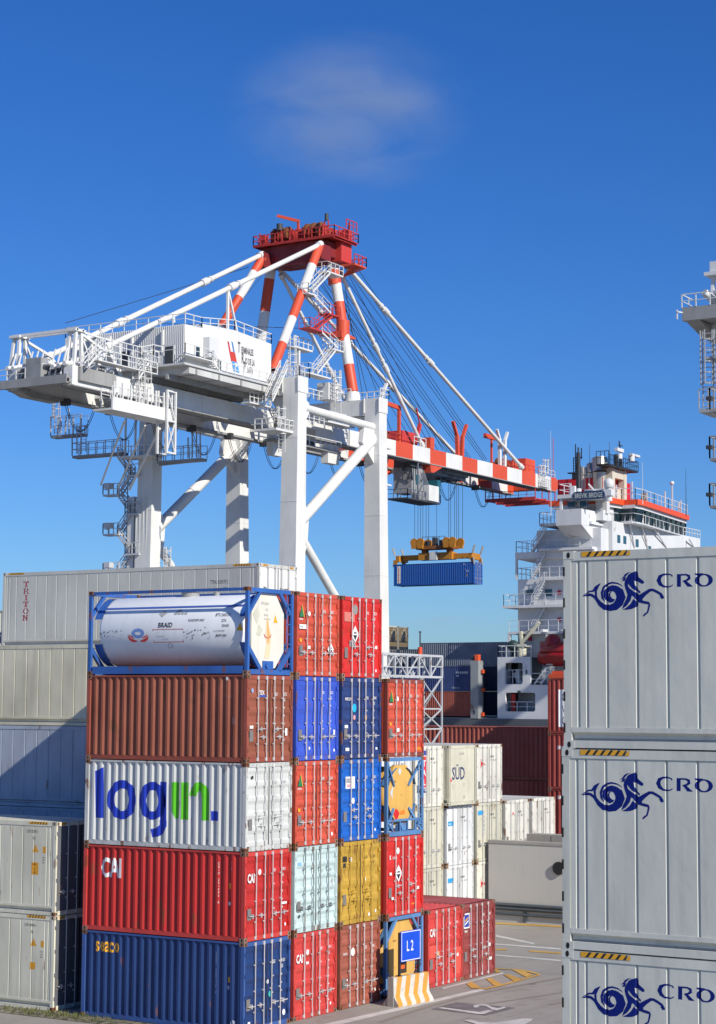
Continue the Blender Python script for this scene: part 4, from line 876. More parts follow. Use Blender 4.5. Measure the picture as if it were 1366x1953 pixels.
mb = MB(); mb.box(CRX-.3, CRX+W20+.3, CRY-12.4, CRY+.4, 0, CZ-.002); tag(mb.build('concrete_plinth', M_CONC), 'low concrete plinth under the right foreground container stack', 'plinth')
# ---------------------------------------------------------------- white reefer block
RY = 8.4; RX = at(958, 1525, 1, 8.4).x; GW = 'twenty foot white refrigerated containers behind the main stack'
P_W = [paint('reefer_white_a', (.74, .72, .62), .5, .35, .06), paint('reefer_white_b', (.72, .73, .72), .5, .3, .05), paint('reefer_ivory', (.62, .60, .47), .5, .4, .08), paint('reefer_white_rusty', (.72, .70, .62), .55, .5, .2)]
P_POST = paint('rusty_frame_white', (.50, .38, .24), .6, .6, .55)
def tal(tb, x, z, s, mi, mp):
    def q(x0, x1, z0, z1, m_, dy=0): tb.add([(a, b-dy, c) for a, b, c in (mp(x0, z0), mp(x1, z0), mp(x1, z1), mp(x0, z1))], [(0, 1, 2, 3)], m_)
    q(.64, .96, .85, 2.15, 4); q(.64, .96, 2.2, 2.4, 5); q(.64, .96, .62, .80, 5)
    for c, zz in (('T', 1.74), ('A', 1.34), ('L', .94)): text(tb, c, .80, zz, .26, lambda a, b: tuple(Vector(mp(a, b))+Vector((0, -.003, 0))), 0, sx=1, bold=.03, align='C')
def star(tb, x, z, s, mi, mp):
    tb.add([mp(x, z+s), mp(x+.04, z+.1), mp(x+s, z+.05), mp(x+s*1.6, z-s*.2), mp(x+s*.5, z-s*.1), mp(x-.02, z-s*.7)], [(0, 1, 2, 3, 4, 5)], 4)
def W(i, k, tier, label, mat, dtx=(), cols=None, doors=True, fs=None, dx=0, cast=None):
    return reefer(label, (RX-2.44+2.75*k+dx, RY, tier*T), mat, L=6.058, H=T, group=GW, doors=doors, door_texts=dtx, cols=cols, tape=False, castm=cast or P_POST, pitch=.5, front_side=fs)
CY = plain('cyan_logo', (.03, .35, .72), .45); RD = plain('logo_star_red', (.65, .05, .06), .5)
small = [('CGMU 2830', 1.3, 2.0, .09, 1, {'sx': .55}), ('22R1', 1.6, 1.84, .08, 1, {})]
W(0, -4, 2, 'white refrigerated container glimpsed through the frame of the upper yellow tank, left', P_W[1], small); W(0, -3, 2, 'white refrigerated container glimpsed through the frame of the upper yellow tank, right', P_W[1], small)
W(0, -3, 1, 'white refrigerated container mostly behind the fourth column, middle tier', P_W[1], small); W(0, -3, 0, 'white refrigerated container mostly behind the fourth column, bottom tier', P_W[1], small)
W(0, -2, 2, 'white refrigerated container with a vertical red lettered panel', P_W[0], [(tal, 0, 0, 1, 0)]+small, [plain('tal_red', (.70, .03, .05), .5), plain('tal_blue', (.05, .06, .35), .5)])
def sud(tb, mp, br, L, H):
    m2 = mp; text(tb, 'S\u00dcD', .24, 1.12, .56, lambda a, b: (mp(a, b)[0], mp(a, b)[1]-.006, mp(a, b)[2]), 0, sx=.80, bold=.012, breaks=br)
    place(tb, [(.05, 1.02), (.05, 1.28), (.27, 1.05)], [(0, 1, 2)], lambda a, b: (mp(a, b)[0], mp(a, b)[1]-.006, mp(a, b)[2]), 1, br)
    text(tb, 'SUDU 105079 3', .9, 2.18, .10, lambda a, b: (mp(a, b)[0], mp(a, b)[1]-.006, mp(a, b)[2]), 2, sx=.5, breaks=br); return [plain('navy_serif', (.05, .06, .16), .5), RD, M_STEEL]
reefer('ivory refrigerated container with large dark serif lettering on its front', (RX-2.44-2.75-.22, RY-.25, 2*T), P_W[2], L=6.058, H=T, group=GW, doors=False, tape=False, castm=P_W[2], front_side=sud)
W(0, 0, 2, 'white refrigerated container with red star emblem, top tier at the right end', P_W[3], [(star, .42, 1.72, .28, 0)]+small, [RD])
W(0, -2, 1, 'plain ivory refrigerated container under the one with the vertical red panel', P_W[2], small)
cyl = [(block(4, .5, .2), .14, 1.70, 1, 0), ('cosco', .18, 1.75, .1, 0, {'sx': .8})]
W(0, -1, 1, 'white refrigerated container with cyan logo, middle tier', P_W[1], cyl+small, [CY])
W(0, 0, 1, 'ivory refrigerated container with cyan logo and vertical lettering', P_W[2], [(block(4, .45, .2), .14, 2.05, 1, 0)]+[(c, .68, 2.1-.19*i, .13, 5, {}) for i, c in enumerate('CRONOS')]+small, [CY, plain('violet_letters', (.2, .2, .5), .5)])
W(0, 1, 1, 'white refrigerated container with small red mark beside the ivory one', P_W[3], [(star, .78, 1.95, .10, 0)]+small, [RD])
W(0, 2, 1, 'white refrigerated container at the far right end of the row', P_W[3], small)
W(0, -2, 0, 'ivory refrigerated container on the ground, left end of the visible row', P_W[2], small)
W(0, -1, 0, 'white refrigerated container with cyan logo, bottom tier', P_W[1], [(block(4, .5, .2), .14, 1.85, 1, 0)]+small, [CY])
W(0, 0, 0, 'white refrigerated container with red star emblem, bottom tier beside the concrete wall', P_W[0], [(star, .42, 1.6, .30, 0)]+small, [RD])
for k in (1, 2): W(0, k, 0, 'white refrigerated container hidden behind the concrete wall', P_W[3])
# ---------------------------------------------------------------- brown long containers behind
def longbox(label, loc, mat, L=12.192, H=2.591, group=None, side=None, cast=None): return dry(label, loc, mat, L=L, H=H, group=group, side=side, cat='shipping container', bands=5, cast=cast)
P_LBR = paint('brick_brown_paint', (.36, .085, .055), .6, .35, .12); P_LBR2 = paint('red_brown_paint', (.34, .05, .035), .55, .35, .12)
def pale_id(tb, mp, br, L, H): vtext(tb, 'TGHU 914580 1', L-1.3, 2.3, .1, mp, 0, breaks=br, sx=.6); return [plain('pale_brown_print', (.5, .25, .2), .6)]
BX = 48.2
for k, (z, h, lab) in enumerate(((0, 2.896, 'brick brown long container on the ground behind the white row'), (2.896, 2.591, 'brick brown long container, middle of its stack behind the white row'), (5.487, 2.896, 'brick brown long container half in shadow, top of its stack behind the white row'))):
    longbox(lab, (BX, 13.2, z), P_LBR, H=h, group='brick brown long containers', side=pale_id)
def cvc_side(tb, mp, br, L, H):
    def q(a, b, c, d, mi): place(tb, *rect(a, b, c, d), mp, mi, br)
    q(.62, 1.25, .35, 2.3, 0)
    for c, z in (('C', 1.72), ('V', 1.12), ('C', .5)): text(tb, c, .93, z, .42, lambda a, b: tuple(Vector(mp(a, b))+Vector((-.004, 0, 0))), 1, sx=.7, breaks=br, align='C')
    return [M_WHITE, M_DARK]
def tag_side(tb, mp, br, L, H): text(tb, 'GMAL', .5, 2.1, .17, mp, 0, sx=.9, bold=.03, breaks=br); return [M_WHITE]
z = 0; CVX = 45.5; CVY = at(1045, 1400, 0, CVX).y
for k, (h, lab, sd) in enumerate(((2.591, 'red brown long container on the ground beside the foreground reefers', tag_side), (2.591, 'red brown long container, second of its stack beside the foreground reefers', tag_side), (2.896, 'red brown long container, third of its stack beside the foreground reefers', tag_side), (2.896, 'red brown long container with tall white lettered panel, topmost beside the foreground reefers', cvc_side))):
    longbox(lab, (CVX, CVY-12.192, z), P_LBR2, H=h, group='red brown long containers', side=sd); z += h
# ---------------------------------------------------------------- ship-to-shore crane
P_CW = paint('crane_white', (.74, .74, .71), .45, .22, .0, scale=.5, bump=0); P_CG = paint('crane_soffit_shade_grey', (.32, .32, .31), .6, .4, .03, scale=.3, bump=0)  # soffit grey: white steel darkened in colour to carry the shade underneath
P_CR = paint('crane_orange_red', (.66, .085, .035), .45, .2, .0, scale=.35, bump=0); P_CRD = paint('apex_deck_red', (.42, .03, .02), .5, .3, .05, bump=0); P_RAIL = plain('rail_white', (.70, .70, .68), .5); P_REDR = plain('rail_red', (.55, .05, .04), .5)
P_CABLE = plain('dark_cable', (.03, .035, .05), .6); P_DKM = plain('dark_machinery', (.05, .055, .06), .6); P_MACH = paint('grey_machinery', (.30, .31, .31), .5, .4, .1, bump=0)
P_SHEAVE = plain('sheave_orange', (.20, .07, .025), .6); P_GLASS = plain('dark_glass', (.02, .045, .06), .08)
CXc, CYc = 136.75, 93.5; X3, X4 = 128.2, 145.3; YN, YF = 83.6, 103.4; GZ0, GZ1 = 40.5, 42.55
crane = empty('container_crane', (CXc, CYc, 0), 'white ship-to-shore container crane with red and white striped boom and mast', 'crane', None)
class CB(MB):                       # crane builder: world coordinates in, crane-local mesh out
    def build(s, name, mats, parent=None, off=(CXc, CYc, 0)):
        s.v = [(x-off[0], y-off[1], z-off[2]) for x, y, z in s.v]
        return MB.build(s, name, mats, parent if parent is not None else crane)
def taper_leg(b, x, y, z0, z1, a0, a1, c0, c1, mi=0):   # half widths in x (a) and y (c)
    v = []
    for z, a, c in ((z0, a0, c0), (z1, a1, c1)): v += [(x-a, y-c, z), (x+a, y-c, z), (x+a, y+c, z), (x-a, y+c, z)]
    b.add(v, [(0, 3, 2, 1), (4, 5, 6, 7), (0, 1, 5, 4), (1, 2, 6, 5), (2, 3, 7, 6), (3, 0, 4, 7)], mi)
def leg(x, y, top):
    b = CB(); s = 1 if y > CYc else -1; yb = y+s*0; n = 10
    # leg: wide (x) plate faces stiffened by proud edge strips
    taper_leg(b, x, y, 1.8, top, .85, .85, 1.25, .95)
    return b
for x in (X3, X4):
    for y in (YN, YF):
        b = CB(); s = 1 if y > CYc else -1
        yo = y+(-s)*0
        # leg leans slightly outwards towards the ground
        v = []
        for z, a, c, dx in ((1.9, 1.0, 1.2, (.9 if x == X4 else -.6)), (24.5, .95, 1.08, (.35 if x == X4 else -.25)), (45.3, .85, .98, 0)):
            v += [(x+dx-a, y-c, z), (x+dx+a, y-c, z), (x+dx+a, y+c, z), (x+dx-a, y+c, z)]
        f = [(0, 3, 2, 1), (8, 9, 10, 11)]
        for k in (0, 4): f += [(k, k+1, k+5, k+4), (k+1, k+2, k+6, k+5), (k+2, k+3, k+7, k+6), (k+3, k, k+4, k+7)]
        b.add(v, f)
        for sy in (-1, 1): b.box(x-1.0, x+1.0, y+sy*1.0, y+sy*1.06, 43.6, 45.35)
        for zz in (9, 17.5, 24.5, 31.5, 38.5):
            t = (zz-24.5)/(45.3-24.5) if zz > 24.5 else (24.5-zz)/22.6; dx = ((.35 if x == X4 else -.25)*(1-t)) if zz > 24.5 else ((.35 if x == X4 else -.25)*(1-t)+(.9 if x == X4 else -.6)*t)
            ha = .95-.10*t if zz > 24.5 else .95+.05*t; hc = 1.08-.10*t if zz > 24.5 else 1.08+.12*t
            b.box(x+dx-ha-.02, x+dx+ha+.02, y-hc-.02, y+hc+.02, zz, zz+.09)
        o = b.build('leg', P_CW)
        bg_ = CB()
        for q in (-5, -2, 2, 5):
            bg_.box(x-.5, x+.5, y+q-1, y+q+1, .35, 1.1)
            for w_ in (-.6, .6): bg_.tube((x-.25, y+q+w_, .35), (x+.25, y+q+w_, .35), .35, n=16)
        bg_.box(x-.6, x+.6, y-5.5, y+5.5, 1.1, 1.9); bg_.build('bogie', P_MACH)
for x in (X3, X4):
    b = CB(); b.box(x-.7, x+.7, YN+1.2, YF-1.2, 2.2, 3.8); b.build('sill_beam', P_CW)
    b = CB(); b.box(x-.80, x+.80, YN+.99, YF-.99, 43.35, 45.25)
    # haunch plates where the beam meets the legs
    for y, s in ((YN+.98, 1), (YF-.98, -1)): b.prism([(x-.3, y, 43.3), (x-.3, y+s*2.2, 43.3), (x-.3, y, 40.2)], (.6, 0, 0))
    b.build('portal_beam', P_CW)
for y in (YN, YF):
    yy = y; r = .48
    b = CB(); b.tube((X3+.7, yy, 42.2), (X4-.7, yy, 41.9), r, n=20); b.build('side_tie', P_CW)
    b = CB(); b.tube((X4-.5, yy, 40.6), (X3+.9, yy, 29.3), .64, n=20)
    b.prism([(X4-.8, yy-.3, 42.3), (X4-.8, yy-.3, 37.6), (X4-3.4, yy-.3, 39.8), (X4-2.9, yy-.3, 42.0)], (0, .6, 0))
    b.build('upper_brace', P_CW)
    b = CB(); b.tube((X3+.8, yy, 28.4), (X4-.3, yy, 14.5), .48, n=20)
    b.prism([(X3+.7, yy-.3, 32.5), (X3+2.6, yy-.3, 30.5), (X3+2.3, yy-.3, 27.0), (X3+.7, yy-.3, 24.2)], (0, .6, 0)); b.build('lower_brace', P_CW)
    b = CB(); b.tube((X3+.7, yy, 14.0), (X4-.7, yy, 14.0), .6, n=16); b.build('lower_tie', P_CW)
    b = CB(); b.prism([(X3+.7, yy-.3, 43.5), (X3+.7, yy-.3, 39.5), (X3+2.4, yy-.3, 41.6), (X3+2.4, yy-.3, 42.8)], (0, .6, 0)); b.build('gusset_plate', P_CW)
# landside girders (white) and striped boom
XH = 149.0; XT = 205.8
def girder(y, x0, x1, bands=None):
    b = CB(); w_ = .55
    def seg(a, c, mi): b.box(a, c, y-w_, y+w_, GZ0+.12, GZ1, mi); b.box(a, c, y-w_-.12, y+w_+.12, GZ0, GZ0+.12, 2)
    if bands:
        for i, (a, c) in enumerate(zip(bands, bands[1:])): seg(a, c-.0, i % 2)
    else: seg(x0, x1, 0)
    return b
for y in (90.0, 97.0):
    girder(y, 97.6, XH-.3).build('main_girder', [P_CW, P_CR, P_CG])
    # stripe edges read off the photo on the near girder
    st_ = [XH]+[at(u, v, 1, 90).x for u, v in ((748, 850), (780.5, 860), (813.5, 868), (844, 880), (875, 890), (904, 890), (933, 895), (961, 905), (989, 910), (1015, 915), (1044, 920))]+[XT]
    girder(y, 0, 0, st_).build('boom_girder', [P_CW, P_CR, P_CG])
    rl = CB(); rl.box(97.6, XT-3, y+(.7 if y < CYc else -.86), y+(.86 if y < CYc else -.7), GZ0-.10, GZ0+.14); rl.build('trolley_rail', P_MACH)
# red drop section of the boom at the second stripe
b = CB(); xk = st_[3]
for y in (90., 97.): b.prism([(xk, y-.58, GZ0+.1), (xk+3.6, y-.58, GZ0+.1), (xk+.9, y-.58, GZ0-1.0), (xk+.2, y-.58, GZ0-1.0)], (0, 1.16, 0)); b.box(xk, xk+1.0, y-.6, y+.6, GZ1, GZ1+1.5)
b.build('boom_joint', P_CR)
b = CB()
x = 100.
while x < XT-4:
    b.box(x, x+.4, 90.56, 96.44, GZ0+.9, GZ1-.1, 0 if x < XH else 1); x += 9.5
b.build('cross_beam', [P_CW, P_CR])
b = CB(); b.box(XT, XT+.8, 89.6, 97.4, GZ0+.5, GZ1-.2); b.build('boom_tip_beam', P_CR)
b = CB(); z0 = GZ0-1.5
for y in (89.5, 97.5):
    b.bar((199, y, z0), (205.5, y, z0), .14, .14)
    for x in (199, 201.2, 203.4, 205.4): b.bar((x, y, z0), (x, y, GZ0), .12)
for x in (199, 205.4): b.bar((x, 89.5, z0), (x, 97.5, z0), .2, .5)
b.bar((202.5, 89.5, z0), (202.5, 97.5, z0), .2, .5); b.rail([(199, 89.5, z0), (199, 97.5, z0)], h=1.2, sp=1.3, r=.06); b.build('tip_platform', P_REDR)
# boom top equipment
b = CB(); yy = 89.4
b.rail([(XH+3, 90.0, GZ1), (at(640+175, 880, 1, 90).x+1, 90.0, GZ1)], sp=1.5, r=.06, mi=1); b.rail([(164.5, 89.45, GZ1), (167.5, 89.45, GZ1)], r=.08, mi=0)
b.rail([(189, 90, GZ1), (204, 90, GZ1)], sp=1.5, r=.06, mi=1); b.rail([(150, 97., GZ1), (204, 97., GZ1)], sp=2, r=.05, mi=1)
b.build('boom_handrail', [P_RAIL, P_REDR])
b = CB(); x = at(765, 850, 1, 90).x
b.bar((x, 90.3, GZ1), (x, 90.3, GZ1+4.6), .35, mi=0); b.bar((x+.2, 90.3, GZ1+4.5), (x-3.6, 90.3, GZ1+4.7), .32, .5); b.build('service_davit', P_CR)
b = CB(); x = at(945, 860, 1, 90).x; b.bar((x, 90.6, GZ1), (x, 90.6, GZ1+4.0), .25); b.box(x-2.0, x+1.2, 90.4, 90.8, GZ1+3.6, GZ1+4.2); b.build('service_davit', P_CR)
for u in (742.5, 774, 962, 975):
    x = at(u, 860 if u < 800 else 885, 1, 91).x; b = CB(); b.tube((x, 91.6, GZ1+.8), (x, 92.1, GZ1+.8), .85, n=18); b.tube((x, 91.5, GZ1+.8), (x, 92.2, GZ1+.8), .3, n=10); b.box(x-.25, x+.25, 91.3, 92.4, GZ1, GZ1+.75); b.build('rope_sheave', P_SHEAVE)
b = CB()
for u0, x_off in ((866, 0), ):
    x = at(877, 872, 1, 90).x
    for s in (-1, 1): b.bar((x+s*.55, 90.0, GZ1-.1), (x+s*.75, 90., GZ1+2.8), .42, .5); b.bar((x+s*.75, 90., GZ1+2.7), (x+s*1.9, 90., GZ1+4.5), .40, .35)
b.build('stay_cradle', P_CR)
b = CB(); x = at(958, 890, 1, 90).x
for s in (-1, 1): b.bar((x+s*.7, 90, GZ1-.1), (x+s*.8, 90., GZ1+3.8), .38, .45); b.bar((x+s*.8, 90., GZ1+3.7), (x+s*1.6, 90., GZ1+5.0), .36, .3)
b.build('stay_cradle', P_CW)
b = CB(); x = at(731, 815, 1, 87.5).x; b.bar((x-.5, 87.7, GZ1), (x-.4, 87.7, GZ1+4.2), .35, .4); b.bar((x-.4, 87.7, GZ1+4.1), (x+1.1, 87.7, GZ1+6.3), .35, .3); b.build('stay_cradle', P_CW)
b = CB(); x = at(806, 845, 1, 90).x
b.bar((x-1.0, 90.6, GZ1), (x+.4, 90.6, GZ1+3.2), .4); b.box(x-3.8, x-.6, 90.8, 93.2, GZ1, GZ1+1.9); b.bar((x+.4, 90.6, GZ1+3), (x-.6, 90.6, GZ1+5.2), .15); b.build('hoist_gear', P_REDR)
b = CB(); x0 = at(1005, 885, 1, 90).x; b.box(x0-.4, x0+2.6, 90.0, 92.2, GZ1, GZ1+2.0); b.box(194.5, 198.5, 90.8, 96.2, GZ1-.3, GZ1+1.4); b.build('tip_housing', P_CR)
b = CB(); x = at(1035, 905, 1, 89.3).x
b.box(x-1.2, x+1.3, 88.7, 89.3, GZ0+.2, GZ0+.3)
b.rail([(x-1.2, 88.7, GZ0+.3), (x+1.3, 88.7, GZ0+.3)], sp=.6, r=.09, h=1.1); b.ladder((x+.3, 89.2, GZ0+.3), 4.0, (0, -1, 0), w=.7, r=.09); b.ladder((x-.9, 89.2, GZ0+.3), 3.0, (0, -1, 0), w=.7, r=.09)
b.rail([(x+1.6, 90, GZ1), (XT+.6, 90, GZ1)], r=.06); b.build('tip_ladder', P_RAIL)
b = CB(); b.tube((XT+.5, 90.2, GZ1-2), (XT+.5, 90.2, GZ1+6), .05, n=5); b.tube((XT-.4, 90.2, GZ1), (XT-.4, 90.2, GZ1+3), .08, n=5); b.build('tip_mast', P_REDR)
# ---- mast (A-frame)
NB = (145.4, 86.8, 46.4); NT = (145.4, 89.9, 62.9); FB = (145.4, 101.3, 46.4); FT = (145.4, 98.7, 62.9)
NRT = (141.2, 89.0, 63.4); NRB = (130.2, 88.0, 46.8); FRT = (141.6, 97.4, 63.0); FRB = (130.2, 99.4, 46.8)
def banded(p, q, r, bands, name='mast_leg', first=1):
    p = Vector(p); q = Vector(q); b = CB(); ks = [0]+bands+[1]
    for i, (a, c) in enumerate(zip(ks, ks[1:])): b.tube(p.lerp(q, a), p.lerp(q, c), r, n=24, mi=(i+first) % 2, caps=False)
    return b
fl = [.24, .53, .80]
def frac(p, q, v):       # fraction along p->q where it crosses photo row v
    lo, hi = 0, 1; P0, Q0 = Vector(p), Vector(q)
    def row(t): c = P0.lerp(Q0, t)-CP; return 976.5-FPX*c.dot(UP)/c.dot(FW)
    s = row(0) > row(1)
    for _ in range(40):
        m = (lo+hi)/2
        if (row(m) > v) == s: lo = m
        else: hi = m
    return lo
nbands = [frac(NB, NT, v) for v in (696, 635, 577)]; banded(NB, NT, .64, nbands, first=1).build('mast_front_leg', [P_CW, P_CR])
fbands = [frac(FB, FT, v) for v in (655, 594, 532)]; banded(FB, FT, .64, fbands, first=1).build('mast_front_leg', [P_CW, P_CR])
rb = [frac(NRB, NRT, v) for v in (656, 607, 557, 507)]; banded(NRB, NRT, .54, rb, first=1).build('mast_rear_leg', [P_CW, P_CR])
rb2 = [frac(FRB, FRT, v) for v in (625, 568, 520)]; banded(FRB, FRT, .54, rb2, first=0).build('mast_rear_leg', [P_CW, P_CR])
b = CB(); b.tube((145.4, 86.8, 45.2), NB, .95, .75, n=20); b.tube((145.4, 101.3, 45.2), FB, .95, .75, n=20)
b.build('mast_foot', P_CW)
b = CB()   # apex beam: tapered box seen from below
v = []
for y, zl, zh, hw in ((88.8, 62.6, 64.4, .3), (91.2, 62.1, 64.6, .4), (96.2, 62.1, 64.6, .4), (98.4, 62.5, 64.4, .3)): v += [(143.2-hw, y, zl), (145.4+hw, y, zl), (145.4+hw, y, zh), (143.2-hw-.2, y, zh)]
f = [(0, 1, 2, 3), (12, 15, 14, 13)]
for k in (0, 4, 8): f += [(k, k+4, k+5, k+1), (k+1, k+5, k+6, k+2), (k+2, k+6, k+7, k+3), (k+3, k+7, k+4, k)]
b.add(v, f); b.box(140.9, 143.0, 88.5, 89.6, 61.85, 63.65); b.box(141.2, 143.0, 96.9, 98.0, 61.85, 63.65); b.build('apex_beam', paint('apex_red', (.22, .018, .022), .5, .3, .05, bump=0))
b = CB(); b.box(141.8, 147.2, 87.3, 98.9, 64.67, 64.8); [b.bar((141.8, y, 64.55), (147.2, y, 64.55), .12, .2) for y in (87.6, 89.5, 91.5, 93.5, 95.5, 97.5, 98.7)]; b.bar((141.8, 87.3, 64.65), (141.8, 98.9, 64.65), .12, .3); b.build('apex_deck', P_CRD)
b = CB(); b.rail([(141.8, 87.3, 64.8), (141.8, 98.9, 64.8), (147.2, 98.9, 64.8), (147.2, 87.3, 64.8), (141.8, 87.3, 64.8)], sp=1.1, r=.085)
b.rail([(144.9, 86.4, 61.85), (147.6, 86.4, 61.85), (147.6, 88.4, 61.85)], sp=1.0, r=.09); b.rail([(144.6, 87.4, 66.15), (147.0, 87.4, 66.15)], sp=.9, r=.08)
b.build('apex_handrail', P_REDR)
b = CB(); b.box(144.9, 147.6, 86.4, 88.4, 61.65, 61.85)
for k in range(5): b.bar((145.0+k*.6, 86.5, 61.65), (145.6, 88.6, 60.45), .12)
b.build('apex_side_platform', P_CR)
for y in (90.0, 90.9, 91.8, 94.6, 95.5, 96.4):
    b = CB(); b.tube((143.4, y, 65.95), (143.4, y+.35, 65.95), 1.0, n=20); b.tube((145.6, y, 65.85), (145.6, y+.35, 65.85), .85, n=20); b.build('rope_sheave', P_SHEAVE)
b = CB()
for y in (89.6, 90.5, 91.4, 92.5, 93.2, 94.2, 95.1, 96.0, 97.0): b.box(142.9, 143.9, y, y+.16, 64.85, 66.55); b.box(145.2, 146, y, y+.16, 64.85, 66.45); b.bar((142.4, y, 64.85), (144.8, y+.4, 66.85), .12)
b.box(142.0, 142.8, 93.3, 93.8, 64.85, 65.95); b.box(142.1, 142.8, 97.4, 98.0, 64.85, 65.95); b.box(145.5, 146.6, 87.8, 89.2, 64.85, 66.25); b.box(144.5, 146.8, 88.0, 90.2, 62.25, 64.6)
for x, y, h in ((142.2, 98.2, 1.5), (142.2, 95.6, 1.5), (142.2, 95.1, 1.5), (142.2, 88.4, 1.9), (142.2, 88.9, 1.9), (145.5, 87.6, 2.2), (143, 97, 1.5), (146, 93, 1.6), (142.2, 91.2, 1.3), (142.2, 93.0, 1.4), (144.2, 98.4, 1.8), (146.8, 90.6, 1.7)): b.bar((x, y, 64.8), (x, y, 64.8+h), .12)
for q in range(14): yq = 88+q*.75; b.bar((142.0+.3*(q%3), yq, 64.8), (144.6, yq+.5*(q%2), 65.9+.25*(q%3)), .1)
b.build('apex_machinery', P_REDR)
b = CB(); b.tube((142.2, 95.35, 66.3), (142.2, 95.35, 67.1), .38, n=12); b.build('obstruction_lamp', P_DKM)
b = CB(); b.tube((142.2, 88.65, 66.7), (142.2, 88.65, 67.5), .24, n=8); b.build('mast_head_lamp', P_DKM)
b = CB(); b.bar((143, 93.2, 64.8), (143, 93.2, 67.4), .24); b.bar((143, 93.0, 67.3), (142.0, 95.6, 68.1), .2, .34); b.build('service_davit', P_CR)
# stays
def stay(p, q, r, name='stay_bar', knots=(), mat=None):
    p = Vector(p); q = Vector(q); b = CB(); b.tube(p, q, r, n=14); d = (q-p).normalized()
    for k in knots:
        c = p.lerp(q, k); b.tube(c-d*.55, c+d*.55, r*1.55, n=12); b.tube(c-d*1.4, c-d*1.1, r*1.35, n=10)
    b.tube(p-d*.2, p+d*.5, r*1.5, n=12); b.tube(q-d*.5, q+d*.2, r*1.5, n=12)
    return b.build(name, mat or P_CW)
stay((146.9, 89.2, 62.6), (194.7, 89.5, 43.0), .25, knots=(.21, .45)); stay((146.5, 89.4, 61.4), (167.0, 89.7, 42.8), .22, knots=(.42, .54))
stay((146.0, 97.8, 62.6), (194.7, 97.5, 43.0), .25, knots=(.32, .55)); stay((146.0, 97.6, 61.8), (167.0, 97.5, 42.8), .22, knots=(.3, .54))
bsN = at(203, 662, 1, 90); bsF = (103.4, 97.6, 45.0)
stay((141.2, 88.9, 63.6), bsN, .29, 'backstay', knots=(.45,)); stay((141.4, 97.4, 63.4), bsF, .29, 'backstay', knots=(.3, .7))
for bs, y in ((bsN, 90.), (Vector(bsF), 97.)):
    b = CB(); b.bar(bs, (bs.x-2.0, y, GZ1), .55, .5); b.bar(bs, (bs.x+2.2, y, GZ1), .55, .5); b.bar((bs.x-1.2, y, 43.4), (bs.x+1.4, y, 43.4), .25); b.build('backstay_anchor', P_CW)
pa = Vector((141.2, 88.9, 63.6)); c = pa.lerp(bsN, frac(pa, bsN, 545))
b = CB(); e0 = pa.lerp(bsN, .47); e1 = pa.lerp(bsN, .72)
b.bar(e0, (e0.x, 89.4, 49.2), .26); b.bar(e0, (e0.x+2.4, 89.4, 49.0), .2); b.bar(e1, (e1.x, 89.6, 49.6), .24); b.bar(e1, (e1.x-2.0, 89.6, 49.6), .16); b.build('stay_prop', P_CW)
# ropes from the mast head down to the boom
b = CB(); r = random.Random(2)
for i in range(9): 
    y = 90.4+i*.75; b.tube((147.2, y, 65.9-.12*i), (186+1.0*(i % 3), y, GZ1+.6), .045, n=4, caps=False)
for i in range(6): y = 90.6+i*1.1; b.tube((147.2, y, 64.4), (174+.8*i, y, GZ1+.5), .045, n=4, caps=False)
for i, xe in enumerate((155, 159, 165.)): b.tube((147.0, 89.8+i, 63.8), (xe, 90.5+i, GZ1+.6), .04, n=4, caps=False)
b.tube((142.4, 97.0, 62), (126, 94, 50), .035, n=4, caps=False); b.tube((141, 99, 62), (110, 101, 50), .035, n=4, caps=False); b.tube((141, 90, 53.6), (118, 97, 51.0), .035, n=4, caps=False)
b.build('hoist_rope', P_CABLE)
# stairs up the mast's near leg
legp = lambda z: Vector(NB).lerp(Vector(NT), (z-NB[2])/(NT[2]-NB[2]))
PQ = lambda u, v: at(u, v, 1, 87.4)
bw = CB(); br_ = CB()
def landing(t, u0, u1, v, dep=1.5):
    a, c = PQ(u0, v), PQ(u1, v); z = (a.z+c.z)/2; t.box(a.x, c.x, 87.4, 87.4+dep, z-.16, z); t.rail([(c.x, 87.4, z), (a.x, 87.4, z), (a.x, 87.4+dep, z)], sp=.9, r=.055, h=1.1)
for t, (u0, v0), (u1, v1) in ((bw, (630, 521), (597, 556)), (bw, (600, 564), (631, 597)), (br_, (634, 604), (604, 628)), (bw, (615, 634), (645, 664)), (bw, (640, 669), (606, 712))): t.stairs(PQ(u0, v0), PQ(u1, v1), (0, 1, 0), w=.8, r=.055)
for t, u0, u1, v in ((bw, 624, 655, 521), (bw, 588, 606, 560), (br_, 628, 650, 600), (br_, 591, 642, 631), (bw, 636, 656, 667), (bw, 588, 632, 715)): landing(t, u0, u1, v)
bw.build('mast_stairs', P_RAIL); br_.build('mast_stairs', P_REDR)
b = CB(); z = 54.2; c = legp(z); b.tube((c.x, c.y, z-1.6), (c.x+.0, c.y, z+.9), .8, n=20); b.prism([(c.x-.9, c.y-.4, z-1.2), (c.x+2.2, c.y-.4, z-1.0), (c.x+2.2, c.y-.4, z-.8), (c.x-.9, c.y-.4, z-.4)], (0, 1.4, 0)); c = legp(60.6); b.tube((c.x, c.y, 59.6), (c.x, c.y, 61.4), .8, n=20); b.build('mast_collar', P_CR)
